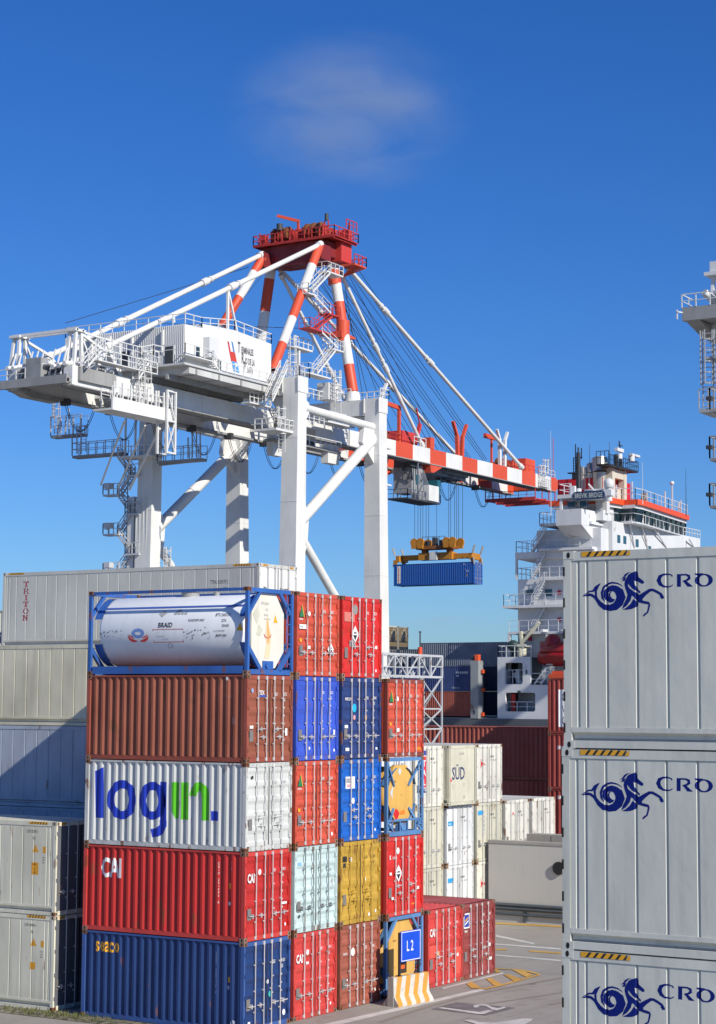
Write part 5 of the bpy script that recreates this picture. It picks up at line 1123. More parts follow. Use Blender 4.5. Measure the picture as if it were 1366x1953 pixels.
# ---- machinery house
HX0, HX1, HY0, HY1, HZ0 = 111.2, 127.0, 86.0, 102.0, 44.3
P_CORR = paint('house_cladding', (.66, .67, .67), .5, .25, .02, scale=.35, bump=0)
house = CB(); XP = 117.0
ztop = lambda x: 48.75+.55*min(1, (x-HX0)/(XP-HX0)) if x < XP else 49.3-.45*(x-XP)/(HX1-XP)*.9
xs = [HX0, XP-3.0, XP-2.8, XP+3, HX1]; zt = [48.75, 48.85, 49.2, 49.55, 49.15]
zt = [48.6, 48.65, 49.15, 49.45, 49.1]
p0 = [(x, HY0, HZ0) for x in (HX0, HX1)]
poly = [(HX0, HY0, HZ0), (HX1, HY0, HZ0)]+[(x, HY0, z) for x, z in reversed(list(zip(xs, zt)))]
house.prism(poly, (0, HY1-HY0, 0)); house.build('house_body', P_CW)
b = CB(); n = 64; pr = []
for i in range(n):
    t = HY0+(HY1-HY0)*i/n; k = (HY1-HY0)/n; pr += [(t+.04, .0), (t+k*.35, .07), (t+k*.65, .07), (t+k*.96, 0)]
b.sheet(pr, HZ0+.05, 48.6, lambda t, d, z: (HX0-.06-d, t, z)); b.build('house_cladding', P_CORR)
b = CB(); b.rail([(HX0, HY0, 48.65), (HX0, HY1, 48.65), (HX1, HY1, 49.1)], sp=1.6, r=.07); b.rail([(HX0, HY0, 48.65), (XP-2.9, HY0, 48.7), (XP+3, HY0, 49.45), (HX1, HY0, 49.1), (HX1, HY1, 49.1)], sp=1.6, r=.075); b.build('roof_handrail', P_RAIL)
for yv in (88.6, 92.6, 95.6, 98.0, 100.0):
    b = CB(); b.box(HX0-.14-.25, HX0-.14, yv, yv+.22, HZ0+1.6, 48.2); b.build('cladding_rib', P_CW)
for yv in (87.4, 93.2, 96.8):
    b = CB(); b.box(HX0-.20, HX0-.14, yv, yv+1.0, HZ0+.05, HZ0+2.1); b.build('door', P_DKM)
for u, v in ((376.5, 671), (417.5, 695)):
    p = at(u, v, 1, HY0); b = CB(); b.box(p.x-.55, p.x+.55, HY0-.06, HY0-.003, p.z-.75, p.z+.75, 0); b.box(p.x-.32, p.x+.32, HY0-.09, HY0-.061, p.z-.5, p.z+.5, 1); b.build('window', [P_CW, P_GLASS])
p = at(407, 662, 1, HY0-.8); b = CB(); b.box(p.x-.7, p.x+.7, HY0-.8, HY0-.003, p.z-1.2, p.z+1.0); b.build('vent_duct', P_CORR)
b = CB(); mp = lambda a, c: (a, HY0-.012, c)
def wtext(s, u, v, h, sx):
    p = at(u, v, 1, HY0); text(b, s, p.x, p.z, h, lambda a, c: (a, HY0-.012-.0, c+(a-p.x)*0), 0, sx=sx, bold=.0)
    return p
for big, rest, u, v in (('T', 'ERMINALES', 453.5, 671), ('R', 'IO DE LA', 460.5, 692), ('P', 'LATA', 464.5, 709)):
    p = at(u, v, 1, HY0); text(b, big, p.x, p.z, 1.15, lambda a, c: (a, HY0-.012, c), 0, sx=.48, bold=.03); text(b, rest, p.x+.66, p.z, .72, lambda a, c: (a, HY0-.012, c), 0, sx=.46, bold=.03)
b.build('house_lettering', plain('terminal_grey_letters', (.10, .09, .10), .5))
b = CB()
def flag(u0, v0, w_, h_, cols, oy=0):
    mp = lambda a, c: (a, HY0-.012-oy, c)
    p = at(u0, v0, 1, HY0); n = 6
    for k, mi in enumerate(cols):
        for i in range(n):
            t0, t1 = i/n, (i+1)/n; f0 = lambda t: .12*math.sin(t*6.0)
            a0 = p.x+w_*(k/len(cols)); a1 = p.x+w_*((k+1)/len(cols))
            sh = lambda t: t*.35*w_
            b.add([mp(a0+sh(t0), p.z-h_*t0-f0(a0-p.x)*.8), mp(a1+sh(t0), p.z-h_*t0-f0(a1-p.x)*.8), mp(a1+sh(t1), p.z-h_*t1-f0(a1-p.x)*.8), mp(a0+sh(t1), p.z-h_*t1-f0(a0-p.x)*.8)], [(0, 1, 2, 3)], mi)
flag(433.5, 650, 1.05, 1.1, (0, 1, 2), .0); flag(437, 669.5, 1.1, 1.05, (3, 3), .01); flag(441.5, 688.5, 1.1, 1.05, (4, 4), .02)
p = at(450, 696, 1, HY0); b.add([(p.x+.3*math.cos(t*.785), HY0-.045, p.z+.2*math.sin(t*.785)) for t in range(8)], [tuple(range(8))], 1)
b.build('house_emblem', [plain('flag_red', (.55, .05, .06), .5), M_WHITE, plain('flag_blue', (.10, .22, .48), .5), plain('flag_red_two', (.58, .06, .04), .5), plain('flag_sky', (.10, .33, .66), .5)])
b = CB(); b.box(HX0-1.5, HX1+.6, HY0-1.1, HY1, HZ0-.22, HZ0-.003); b.box(HX0-.4, HX1+.4, HY0-.9, HY1-.3, HZ0-.95, HZ0-.221); b.build('house_floor', paint('house_floor_white', (.58, .58, .56), .5, .3, 0, scale=.4, bump=0))
b = CB()
for x in (112, 116, 120, 124, 127): b.box(x-.12, x+.12, HY0-1, HY1-1, HZ0-.95, HZ0-.36)
for y in (87.2, 89.9, 97.2, 101): b.box(HX0-1.2, HX1+.3, y, y+.3, HZ0-1.5, HZ0-.96)
for x in (113, 117, 121, 125):
    for y in (90.0, 97.0): b.bar((x, y, GZ1), (x, y, HZ0-.9), .3)
b.build('house_subframe', P_CG)
b = CB(); b.rail([(HX1+.6, HY0-1.1, HZ0), (HX0+4.5, HY0-1.1, HZ0)], sp=1.5, r=.07); b.rail([(HX0+3.6, HY0-1.1, HZ0+.9), (HX0-1.4, HY0-1.1, HZ0+.9), (HX0-1.4, HY0+3, HZ0+.9)], sp=1.5, r=.07)
b.stairs((HX0+3.5, HY0-1.0, HZ0+.9), (HX0+4.8, HY0-1.0, HZ0), (0, 1, 0), w=.8, n=5); b.box(HX0-1.4, HX0+3.5, HY0-1.1, HY0-.1, HZ0+.78, HZ0+.9)
b.build('house_walkway', P_RAIL)
# landside walkways and tail
b = CB(); b.box(100, HX0-1.6, 88.2, 89.3, GZ1+.7, GZ1+.8); b.rail([(100, 88.2, GZ1+.8), (109.5, 88.2, GZ1+.8)], sp=1.2, r=.08); b.stairs((106.6, 88.3, GZ1-.2), (108.2, 88.3, GZ1+1.8), (0, 1, 0), r=.07)
b.stairs((100.8, 88.3, GZ1+2.0), (98.6, 88.3, GZ1-.1), (0, 1, 0), r=.07); b.rail([(101, 88.2, GZ1+2.0), (106.6, 88.2, GZ1+2.0), (108.8, 88.2, GZ1+2.6), (HX0-1, 88.2, GZ1+2.6)], sp=1.1, r=.08)
b.rail([(109, 88.2, HZ0+.2), (HX0-1.5, 88.2, HZ0+.2)], sp=1, r=.08); b.build('girder_walkway', P_RAIL)
b = CB(); b.box(97.0, 99.5, 89.6, 98.6, GZ0+.35, GZ0+.7); b.box(96.9, 97.3, 89.6, 98.6, GZ0+.2, GZ1-1.0); b.box(98.4, 104, 89.1, 89.45, GZ0+.6, GZ1-.1); b.prism([(97.2, 96.6, GZ0+.3), (104, 96.6, GZ0+.3), (104, 96.6, GZ0-.3), (99.5, 96.6, GZ0-.3)], (0, 1.2, 0)); b.build('tail_platform', P_CG)
b = CB(); b.rail([(97.0, 95.0, GZ1-1.0), (97.0, 98.6, GZ1-1.0)], sp=1.4, r=.08); b.rail([(98.4, 89.1, GZ1-.1), (103.5, 89.1, GZ1-.1)], sp=1.2, r=.08); b.build('tail_handrail', P_RAIL)
b = CB(); zt_ = 46.2
for y in (90.3, 97.6):
    for dx, dy in ((0, 0), (0, .7), (.8, 0), (.8, .7)):
        b.bar((98.4+dx*1.5, y+dy*1.5-.3, GZ1-.5), (99.0+dx, y+dy, zt_), .30, .30)
    b.box(98.6, 100.2, y-.3, y+1.1, zt_, zt_+.25); b.bar((100.0, y+.3, zt_), (102.4, y+.3, GZ1), .2)
for xo in (98.9, 99.8): b.bar((xo, 90.0, zt_+.2), (xo, 98.6, zt_+.2), .22, .28)
b.bar((100, 90.3, zt_-.2), (104, 90.0, 44.6), .25); b.bar((100, 97.6, zt_-.2), (103.6, 97.2, 44.9), .25)
b.bar((100.2, 90.2, zt_), (105.5, 89.9, zt_-.2), .14, .14); b.bar((105.5, 89.9, zt_-.2), (105.5, 89.9, GZ1), .2)
b.build('tail_gantry', P_CW)
b = CB()
r = random.Random(9)
for i in range(11):
    y = 90.2+i*.74; b.tube((97.2, y, GZ1+.2+r.uniform(-.3, .3)), (99.4, y+.1, GZ1+.4+r.uniform(-.2, .5)), .24, n=10); b.bar((97.6, y, GZ1-.8), (98.6, y+.1, GZ1+(2.0 if i % 4 else 1.0)), .12)
b.build('rope_tensioner', P_CW)
b = CB(); b.box(99.6, 101.4, 91, 96.6, GZ1-1.2, GZ1+.9); b.box(100, 104.5, 91.5, 92.5, GZ1-1, GZ1+.4); b.box(102.4, 103.6, 90.2, 90.9, GZ1, GZ1+1.4); b.box(97, 98.2, 93, 95, GZ1-1.2, GZ1+1.0); b.build('tail_machinery', P_MACH)
b = CB(); b.box(98, 108, 90.6, 96.4, GZ0+1.3, GZ0+1.5); b.build('tail_floor', P_CG)
# ladder tower between tail walkway and maintenance platform
b = CB(); b.ladder((108.5, 88.9, 38.9), 7.0, (0, -1, 0), w=.8, r=.06); b.ladder((107.4, 88.9, 38.9), 7.0, (0, -1, 0), w=.8, r=.06); b.build('access_ladder', P_RAIL)
# maintenance gallery hanging below the landside girder
mz = 38.6; b = CB(); b.box(102.0, 112.2, 87.9, 88.1, mz, mz+1.3); b.box(102.0, 112.2, 88.1, 90.4, mz, mz+.2); b.build('gallery', P_CW)
b = CB()
for k in range(8): b.bar((102.3+k*1.35, 88.0, mz), (102.3+k*1.35, 88.0, mz+2.9), .16)
b.rail([(102, 88.0, mz+1.3), (112.2, 88.0, mz+1.3)], sp=1.3, r=.07); b.rail([(100.8, 88.4, mz+.9), (102.2, 88.4, mz+.9)], r=.08)
for a in (103, 107, 111):
    for y in (88.2, 90.2): b.bar((a, y, mz), (a, y, GZ0), .14)
b.build('gallery_frame', P_RAIL)
b = CB(); xa, xb = 110.6, 112.0
for x in (xa, xb):
    for y in (87.7, 88.9): b.bar((x, y, 35.2), (x, y, 41.8), .22)
for z in (35.3, 38.6, 41.7):
    b.bar((xa, 87.7, z), (xb, 87.7, z), .18); b.bar((xa, 88.9, z), (xb, 88.9, z), .14)
b.bar((xa, 87.7, 35.3), (xb, 87.7, 38.6), .13); b.bar((xb, 87.7, 38.6), (xa, 87.7, 41.7), .13); b.bar((xb, 87.7, 35.3), (xa, 87.7, 38.6), .10); b.build('lattice_tower', P_RAIL)
# landing platform at the top of the far landside leg, its long gangways left and right
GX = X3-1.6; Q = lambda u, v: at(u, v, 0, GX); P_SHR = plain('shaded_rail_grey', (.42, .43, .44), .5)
gp = CB(); rl = CB()
for u0, u1, v0, v1, h, posts in ((141, 236, 866, 866, 1.5, ()), (303, 386, 881, 873, 1.5, ()), (100, 158, 829, 829, 2.2, ())):
    y0, y1 = Q(u1, v1).y, Q(u0, v0).y; z = (Q(u1, v1).z+Q(u0, v0).z)/2
    gp.box(GX-.3, GX+.9, y0, y1, z-.3, z); rl.rail([(GX-.3, y0, z), (GX-.3, y1, z), (GX+.9, y1, z)], sp=1.2, r=.075, h=h); rl.rail([(GX+.9, y0, z), (GX+.9, y1, z)], sp=1.2, r=.06, h=h)
gp.prism([(GX, Q(303, 886).y, Q(303, 886).z-.1), (GX, Q(385, 874).y, Q(385, 874).z-.3), (GX, Q(303, 880).y, Q(303, 880).z-.3)], (.5, 0, 0))
for u, v0, v1 in ((141, 828, 866), (150, 812, 866), (158, 790, 866), (370, 822, 873), (378, 822, 873), (385, 822, 873), (362, 835, 874), (100, 795, 828), (120, 800, 828), (135, 780, 828)):
    rl.bar((GX-.3, Q(u, v0).y, Q(u, v0).z), (GX-.3, Q(u, v1).y, Q(u, v1).z), .12)
p = Q(112, 828); rl.ladder((GX-.3, p.y, p.z), 4.6, (-1, 0, 0), w=.8, r=.075); p = Q(162, 862); rl.ladder((GX-.3, p.y, p.z), 3.0, (-1, 0, 0), w=.8, r=.075)
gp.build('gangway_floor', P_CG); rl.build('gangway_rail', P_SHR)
b = CB(); pz = Q(255, 872).z
for u in (243, 262, 280): p = Q(u, 872); b.bar((GX-.4, p.y, pz), (GX-.4, p.y, pz+4.5), .18)
p0, p1 = Q(238, 872), Q(300, 872); b.box(GX-1.2, GX+1, p1.y, p0.y, pz-.2, pz); b.rail([(GX-1.2, p1.y, pz), (GX-1.2, p0.y, pz)], sp=1, r=.09); b.build('leg_top_platform', P_RAIL)
b = CB(); b.bar((112.5, 92, 38.6), (120, 101.5, 33.3), .16); b.bar((115, 92, 38.6), (122, 101.5, 33.3), .22); b.bar((109, 92, 38.6), (117, 101.5, 33.3), .16); b.build('gallery_strut', P_CW)
# zigzag stairs on the far landside leg
b = CB(); LX = X3-.3; Q2 = lambda u, v: at(u, v, 0, LX); P_STW = plain('stair_white', (.55, .57, .60), .5)
st_v = [872, 908, 945, 981, 1020, 1057, 1095, 1132, 1170]
for k, (va, vb) in enumerate(zip(st_v, st_v[1:])):
    ua, ub = (232, 258) if k % 2 == 0 else (258, 232)
    b.stairs(Q2(ua, va), Q2(ub, vb), (-1, 0, 0), w=.8, r=.08)
    u0, u1 = (250, 276) if k % 2 == 0 else (208, 238); a, c = Q2(u0, vb), Q2(u1, vb); b.box(LX-1.1, LX, c.y, a.y, a.z-.22, a.z-.01); b.rail([(LX-1.1, c.y, a.z), (LX-1.1, a.y, a.z), (LX, a.y, a.z)], sp=.8, r=.08, h=1.2)
    if u0 == 208: b.box(LX-1.9, LX-1.1, (a.y+c.y)/2-.4, (a.y+c.y)/2+.4, a.z+.6, a.z+1.2)
for u in (238, 262): p = Q2(u, 1180); b.bar((LX+.1, p.y, p.z), (LX+.1, p.y, 36), .1)
b.build('leg_stairs', P_STW)
b = CB()
for dy in (-.4, .1, .6, 1.1): b.bar((X3-1.3, YF+dy, 2), (X3-1.05, YF+dy, 33), .13)
b.box(X3-.9, X3+.6, YF+1.6, YF+2.5, 4, 33.2); b.build('lift_shaft', P_CW)
b = CB(); b.box(X3-1.0, X3+1.2, YF-3.4, YF-1.7, 22.0, 22.2); b.rail([(X3-1.0, YF-3.4, 22.2), (X3+1.2, YF-3.4, 22.2)], r=.08); b.ladder((X3+.9, YF-1.7, 22.2), 5.2, (0, -1, 0), w=.7, r=.07); b.build('leg_platform', P_RAIL)
# near legs: platforms and ladders
b = CB(); b.box(X3-4.2, X3-.9, YN-.4, YN+2.4, 39.0, 39.25); b.rail([(X3-4.2, YN-.4, 39.25), (X3-.9, YN-.4, 39.25)], sp=.9, r=.09); b.rail([(X3-4.2, YN-.4, 39.25), (X3-4.2, YN+2.4, 39.25)], sp=.9, r=.09)
b.stairs((X3-3.8, YN+.4, 42.2), (X3-1.0, YN+.4, 46.2), (0, 1, 0), w=.9, r=.08); b.stairs((X3-3.4, YN+2.0, 41.6), (X3-.6, YN+2.0, 45.4), (0, 1, 0), w=.9, r=.08)
b.rail([(X3-.8, YN-1.1, 45.35), (X3+1.2, YN-1.1, 45.35), (X3+1.2, YN+6, 45.35)], sp=1.0, r=.08); b.rail([(X3-.8, YN-1.1, 45.35), (X3-.8, YN+6, 45.35)], sp=1.0, r=.08)
b.ladder((X3-2.2, YN+.2, 36.8), 5.0, (-1, 0, 0), w=.8, r=.08); b.box(X3-5.2, X3-1.2, YN+2.4, YN+3.6, 42.0, 42.15); b.rail([(X3-5.2, YN+2.4, 42.15), (X3-1.2, YN+2.4, 42.15)], sp=.8, r=.08); b.build('leg_access', P_RAIL)
b = CB(); b.box(X4-5.0, X4+.9, YN+3.4, YN+5.0, 42.2, 42.4); b.rail([(X4-5.0, YN+3.4, 42.4), (X4-1.0, YN+3.4, 42.4)], sp=.8, r=.09); b.rail([(X4-5.0, YN+3.4, 42.4), (X4-5.0, YN+5.4, 42.4)], sp=.8, r=.09)
b.rail([(X4-.8, YN-1.1, 45.35), (X4+1.2, YN-1.1, 45.35), (X4+1.2, YN+8, 45.35)], sp=1.0, r=.08); b.rail([(X4-2.0, YN+2.2, 45.35), (X4-2.0, YN+8, 45.35)], sp=1.0, r=.08); b.ladder((X4-2.6, YN+3.6, 43.0), 5.6, (-1, 0, 0), w=.8, r=.09)
b.ladder((X4+1.1, YN, 34.8), 9.6, (1, 0, 0), w=.8, r=.08); b.box(X4+.9, X4+2.4, YN-.8, YN+.8, 35.2, 35.4); b.box(X4+.9, X4+2.4, YN-.8, YN+.8, 39.6, 39.8)
b.rail([(X4-9, YN+5.2, 45.0), (X4-3, YN+5.2, 45.0)], sp=1.1, r=.08); b.ladder((X4-8.5, YN+6, 45), 7.0, (-1, 0, 0), w=.8, r=.08); b.rail([(X4-9, YN+5.6, 50.8), (X4-5, YN+5.6, 50.8)], sp=.9, r=.09); b.box(X4-9, X4-5, YN+5.6, YN+7, 50.6, 50.8); b.bar((X4-7.4, YN+6, 45), (X4-7.4, YN+6, 50.6), .3); b.box(X4-3.4, X4-1.2, YN+4.4, YN+6, 45.2, 47.2)
b.build('leg_access', P_RAIL)
b = CB(); b.box(X3+2, X4-1.5, 87.4, 89.0, 38.9, 39.15); b.build('catwalk_floor', P_CG)
b = CB(); b.rail([(X3+2, 87.4, 39.15), (X4-1.5, 87.4, 39.15)], sp=1.1, r=.08); b.stairs((X3+2.0, 87.5, 42.4), (X3+5.0, 87.5, 39.2), (0, 1, 0), w=.9, r=.08); b.stairs((X3+7, 87.6, 43.9), (X3+4.4, 87.6, 41.0), (0, 1, 0), w=.9, r=.08); b.rail([(X3+6.8, 87.5, 41.8), (X4-2, 87.5, 41.8)], sp=1.1, r=.08)
b.build('catwalk', P_RAIL)
b = CB(); b.box(X3+4.4, X3+7.4, 88.0, 89.2, 39.2, 41.6, 0); b.box(X3+9.0, X3+11, 88.0, 89.0, 39.2, 41.2, 1); b.box(X4-4.0, X4-1.6, 87.6, 88.6, 37.6, 39.8, 2); b.box(X3+2.8, X3+4.8, 88.4, 89.2, 37.4, 40.0, 2); b.build('electrical_cabinet', [P_MACH, P_DKM, P_CW])
# festoon: cable loops and trolleys below the girders
b = CB(); x = 104.5; k = 0
while x < 198:
    w_ = 4.6; sag = (2.6 if x < 146 else 2.4); pts = []
    if not (148.5 < x < 152): 
        for q in (-.12, .12):
            pts = [(x+w_*i/10, 96.1+q, GZ0-.35-sag*(1-(2*i/10-1)**2)) for i in range(11)]; b.path(pts, .045, n=4)
    x += w_+(2.6 if x < 160 else 5.8)
b.build('festoon_cable', P_CABLE)
b = CB(); x = 104.5
while x < 198: b.box(x-.25, x+.25, 95.6, 96.6, GZ0-.55, GZ0+.15); x += 7.2 if x < 160 else 10.4
b.build('festoon_carriage', P_DKM)
# trolley and operator's cab
TXc = 178.1; b = CB(); b.box(TXc-8.5, TXc+3.2, 91.2, 95.8, GZ0-.75, GZ0-.1); b.box(TXc-3, TXc+3, 90.6, 96.4, GZ0-.4, GZ0+.5)
for sx in (-2.4, 2.4):
    for y in (90.78, 96.2): b.tube((TXc+sx, y-.15, GZ0+.3), (TXc+sx, y+.15, GZ0+.3), .35, n=12)
b.build('trolley_frame', P_MACH)
for y in (91.6, 92.6, 94.4, 95.4):
    b = CB(); b.tube((TXc-1.6, y, GZ0-.6), (TXc-1.6, y+.3, GZ0-.6), .5, n=14); b.tube((TXc+1.4, y, GZ0-.6), (TXc+1.4, y+.3, GZ0-.6), .5, n=14); b.build('trolley_sheave', P_DKM)
kx, ky = at(803, 925, 1, 90.2).x, 90.2
b = CB(); b.box(kx-2.2, kx+.6, 90.3, 93.0, 36.6, 40.2, 0); b.build('cab_upper', P_MACH)
b = CB(); b.box(kx-.2, kx+2.4, 88.9, 91.4, 35.7, 37.7); b.build('cab_body', P_CW)
b = CB(); b.box(kx+2.4, kx+3.2, 89.1, 91.2, 35.9, 38.6); b.box(kx-1.2, kx-.4, 90.18, 90.29, 37.8, 39.0); b.build('cab_window', plain('teal_glass', (.02, .12, .16), .1))
b = CB(); b.box(kx-5.6, kx+2.8, 88.9, 92.0, 35.42, 35.6); b.build('cab_floor', P_DKM)
b = CB(); b.rail([(kx-5.6, 88.9, 35.6), (kx-1.0, 88.9, 35.6)], sp=.9, r=.09); b.rail([(kx-5.6, 88.9, 35.6), (kx-5.6, 92.0, 35.6)], sp=.9, r=.09); b.rail([(kx+2.4, 88.9, 35.6), (kx+2.8, 88.9, 35.6), (kx+2.8, 92, 35.6)], sp=.8, r=.08)
for y in (89.5, 92.5): b.bar((kx-2, y, 35.6), (kx-2, y, 40.4), .16)
for k in range(5): b.tube((kx+.6+k*.12, 90.6, 40.2), (kx-.8+k*.5, 89.2, 36.4), .05, n=4)
b.build('cab_rail', plain('dull_blue_grey', (.16, .18, .22), .5))
b = CB(); b.box(kx-2.8, kx-.9, 90.0, 92.6, 39.9, 41.0)
r = random.Random(4)
for k in range(16): x = kx-3+r.random()*3.5; b.bar((x, 90+r.random()*2, 38.2), (x+r.uniform(-.7, .7), 90+r.random()*2, 40.4), .12)
b.build('cab_machinery', P_DKM)
# spreader ropes (hang from the trolley)
b = CB(); HB = 31.55
for sx in (-1, 1):
    for yy_ in (-3.1, -2.0, -1.55, -.6+.0): pass
for y in (CYc-3.1, CYc-2.5, CYc-2.2, CYc+2.1, CYc+2.5, CYc+3.0):
    for dx in (-1.2, 1.0): b.tube((TXc+dx, y, GZ0-.6), (TXc+dx, y+(.0), HB), .035, n=4, caps=False)
b.tube((TXc, CYc+.3, GZ0-.6), (TXc, CYc+.3, HB-.5), .03, n=4, caps=False); b.build('spreader_rope', P_CABLE)
# ---------------------------------------------------------------- spreader and the box it carries
P_SPR = paint('spreader_orange', (.58, .24, .02), .5, .4, .1, scale=.5, bump=0)
hung = at(903.8, 1070.9, 0, 176.66)
bxp = (176.66, 87.4, 28.42-2.896)
P_HUNG = paint('hanging_blue_paint', (.012, .10, .40), .42, .2, .0)
def hung_side(tb, mp, br, L, H):
    place(tb, *rect(.55, 1.02, .35, 2.62), mp, 0, br); m2 = lambda a, b_: tuple(Vector(mp(a, b_))+Vector((-.01, 0, 0)))
    place(tb, *rect(.68, .92, .45, 2.5), m2, 1, br)
    for i in range(6): place(tb, *rect(.70, .90, .62+i*.32, .70+i*.32), lambda a, b_: tuple(Vector(mp(a, b_))+Vector((-.016, 0, 0))), 0, br)
    for a, b_, c, d, m_ in ((L-1.5, L-1.38, 2.5, 2.7, 0), (L-1.2, L-1.1, 2.4, 2.6, 0), (L-1.15, L-1.0, 1.55, 1.85, 0), (L-.9, L-.75, 1.55, 1.85, 0), (L-1.15, L-1.0, .9, 1.3, 2), (L-1.4, L-1.3, 1.9, 2.0, 2)): place(tb, *rect(a, b_, c, d), mp, m_, br)
    return [M_WHITE, plain('panel_red', (.6, .03, .05), .5), M_YEL]
hc = dry('bright blue long container hanging in the air from the orange spreader', bxp, P_HUNG, L=12.192, H=2.896, side=hung_side, bands=5, plate=False, cast=P_HUNG, texts=[('CXDU', 1.5, 2.3, .1, 0, {})])
sp = empty('spreader', (TXc-.2, CYc, 28.42), 'orange container spreader with headblock gripping the hanging blue container', 'spreader')
b = MB(); b.box(-.25, .25, -5.6, 5.6, .55, 1.25)
b.build('telescopic_beam', P_SPR, sp)
b = MB(); b.box(-.7, .7, -2.5, 2.6, .50, 1.45); b.box(-.72, -.70, -2.2, -1.2, .6, 1.3); b.build('main_frame', P_SPR, sp)
for s in (-1, 1):
    b = MB(); b.box(-1.22, 1.22, s*5.55-.25, s*5.55+.25, .35, 1.15)
    for x in (-1.1, 1.1): b.box(x-.14, x+.14, s*5.85-.2, s*5.85+.2, .0, .6)
    b.build('end_beam', P_SPR, sp)
    for x in (-1.15, 1.15):
        f = MB(); f.prism([(x-.18, s*5.9, 1.15), (x+.18, s*5.9, 1.15), (x+.25, s*5.9+s*.35, 2.2), (x-.25, s*5.9+s*.35, 2.2)], (0, .08, 0)); f.prism([(x-.2, s*6.05, .6), (x+.2, s*6.05, .6), (x+.12, s*6.15, -.35), (x-.12, s*6.15, -.35)], (0, .08, 0)); f.build('guide_flipper', P_STEEL_ if False else M_STEEL, sp)
b = MB(); b.box(-1.0, 1.0, -2.6, 2.8, 1.9, 2.35); b.box(-.35, .35, -2.2, -1.5, 1.42, 1.95); b.box(-.35, .35, 1.6, 2.3, 1.42, 1.95); b.build('headblock', paint('headblock_dark_orange', (.30, .10, .02), .6, .5, .2, scale=.5, bump=0), sp)
b = MB(); b.box(-.95, -.72, -.35, .75, .45, 1.55); b.build('telescope_motor', P_CW, sp)
for y in (-2.9, -1.95, 2.0, 2.95):
    b = MB()
    for x in (-1.2, 1.0): b.tube((x-.12, y, 2.85), (x+.12, y, 2.85), .55, n=18); b.prism([(x-.16, y-.35, 2.0), (x-.16, y+.35, 2.0), (x-.16, y+.5, 2.9), (x-.16, y-.5, 2.9)], (.32, 0, 0))
    b.build('headblock_sheave', P_SPR, sp)
b = MB(); b.rail([(-1, -1.6, 2.35), (-1, 1.8, 2.35)], sp=.8, h=1.2, r=.05); b.box(-.6, .2, -1.2, -.5, 2.35, 3.1); b.box(-.5, .3, .1, .6, 2.35, 3.5); b.box(-.9, -.2, 1.0, 1.5, 2.35, 3.0); b.build('headblock_machinery', P_DKM, sp)
# ---------------------------------------------------------------- second crane: only the tail shows at the right edge
c2 = empty('container_crane', (100, 20, 0), 'tail end of a second white container crane cut off by the right edge', 'crane')
class C2(MB):
    def build(s, name, mats, parent=None): s.v = [(x-100, y-20, z) for x, y, z in s.v]; return MB.build(s, name, mats, c2)
e0 = at(1301, 612, 2, 41.2); ex, ey = e0.x, e0.y
b = C2(); b.box(ex, ex+.5, ey-8.6, ey, 41.2, 42.3); b.box(ex+.5, ex+6, ey-8.6, ey-.3, 41.3, 41.5); b.box(ex+.5, ex+3, ey-.5, ey-.1, 41.2, 42.0); b.prism([(ex+.3, ey-1.4, 41.2), (ex+14, ey-1.4, 41.2), (ex+14, ey-1.4, 40.4), (ex+4, ey-1.4, 40.4)], (0, 1.2, 0)); b.build('tail_platform', P_CG)
for y in (ey-1.6, ey-8.2):
    b = C2(); b.box(ex+3, ex+55, y-.55, y+.55, 40.6, 42.6); b.build('main_girder', P_CW)
b = C2(); b.rail([(ex, ey, 42.3), (ex, ey-8.6, 42.3)], sp=1.2, r=.07); b.rail([(ex, ey, 42.3), (ex+3, ey, 42.3)], sp=1.2, r=.06); b.bar((ex-.8, ey+.1, 41.2), (ex-.8, ey+.1, 42), .1); b.bar((ex-.9, ey, 41.8), (ex, ey, 41.9), .1); b.build('tail_handrail', P_RAIL)
b = C2(); tw = at(1336, 580, 1, ey-2.0)
for dx in (0, 1.5):
    for dy in (0, -1.1, -2.2): b.bar((ex+1.6+dx, ey-2.0+dy, 42), (ex+2.0+dx, ey-2.0+dy, 45.4), .26, .26)
b.box(ex+1.7, ex+3.6, ey-5.4, ey-1.8, 45.4, 46.3); b.box(ex+1.4, ex+4.0, ey-6.2, ey-1.4, 45.1, 45.4)
for dy in (-.6, -1.6, -3.0): b.tube((ex+.9, ey+dy-1, 43.6), (ex+2.0, ey+dy-1.6, 42.9), .32, n=12)
b.build('tail_gantry', P_CW)
b = C2(); q = at(1350, 650, 1, ey-2.5); lx = q.x
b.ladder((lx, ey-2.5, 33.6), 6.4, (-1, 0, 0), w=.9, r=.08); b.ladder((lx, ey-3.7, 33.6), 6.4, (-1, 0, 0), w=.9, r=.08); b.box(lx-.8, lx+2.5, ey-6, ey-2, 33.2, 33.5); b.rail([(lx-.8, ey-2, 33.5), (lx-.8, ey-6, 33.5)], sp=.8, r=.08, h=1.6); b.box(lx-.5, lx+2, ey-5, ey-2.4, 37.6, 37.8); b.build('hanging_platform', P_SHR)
q = at(1352, 790, 1, 13.0)
for v in (782, 875, 965):
    p = at(1357, v, 1, 16.0); b = C2(); b.box(p.x-.3, p.x+4, 12.6, 16, p.z-.18, p.z); b.rail([(p.x-.3, 16, p.z), (p.x-.3, 12.6, p.z)], sp=.9, r=.08, h=1.5); b.rail([(p.x-.3, 16, p.z), (p.x+2, 16, p.z)], sp=.9, r=.08, h=1.5); b.bar((p.x, 15.5, p.z-.2), (p.x+2.6, 13.5, p.z-2.2), .14); b.build('leg_platform', P_CG)
    b = C2(); b.box(p.x-.75, p.x-.3, 15.7, 16.1, p.z+.6, p.z+.85); b.build('floodlight', P_DKM)
pl_ = at(1353, 875, 1, 16.0)
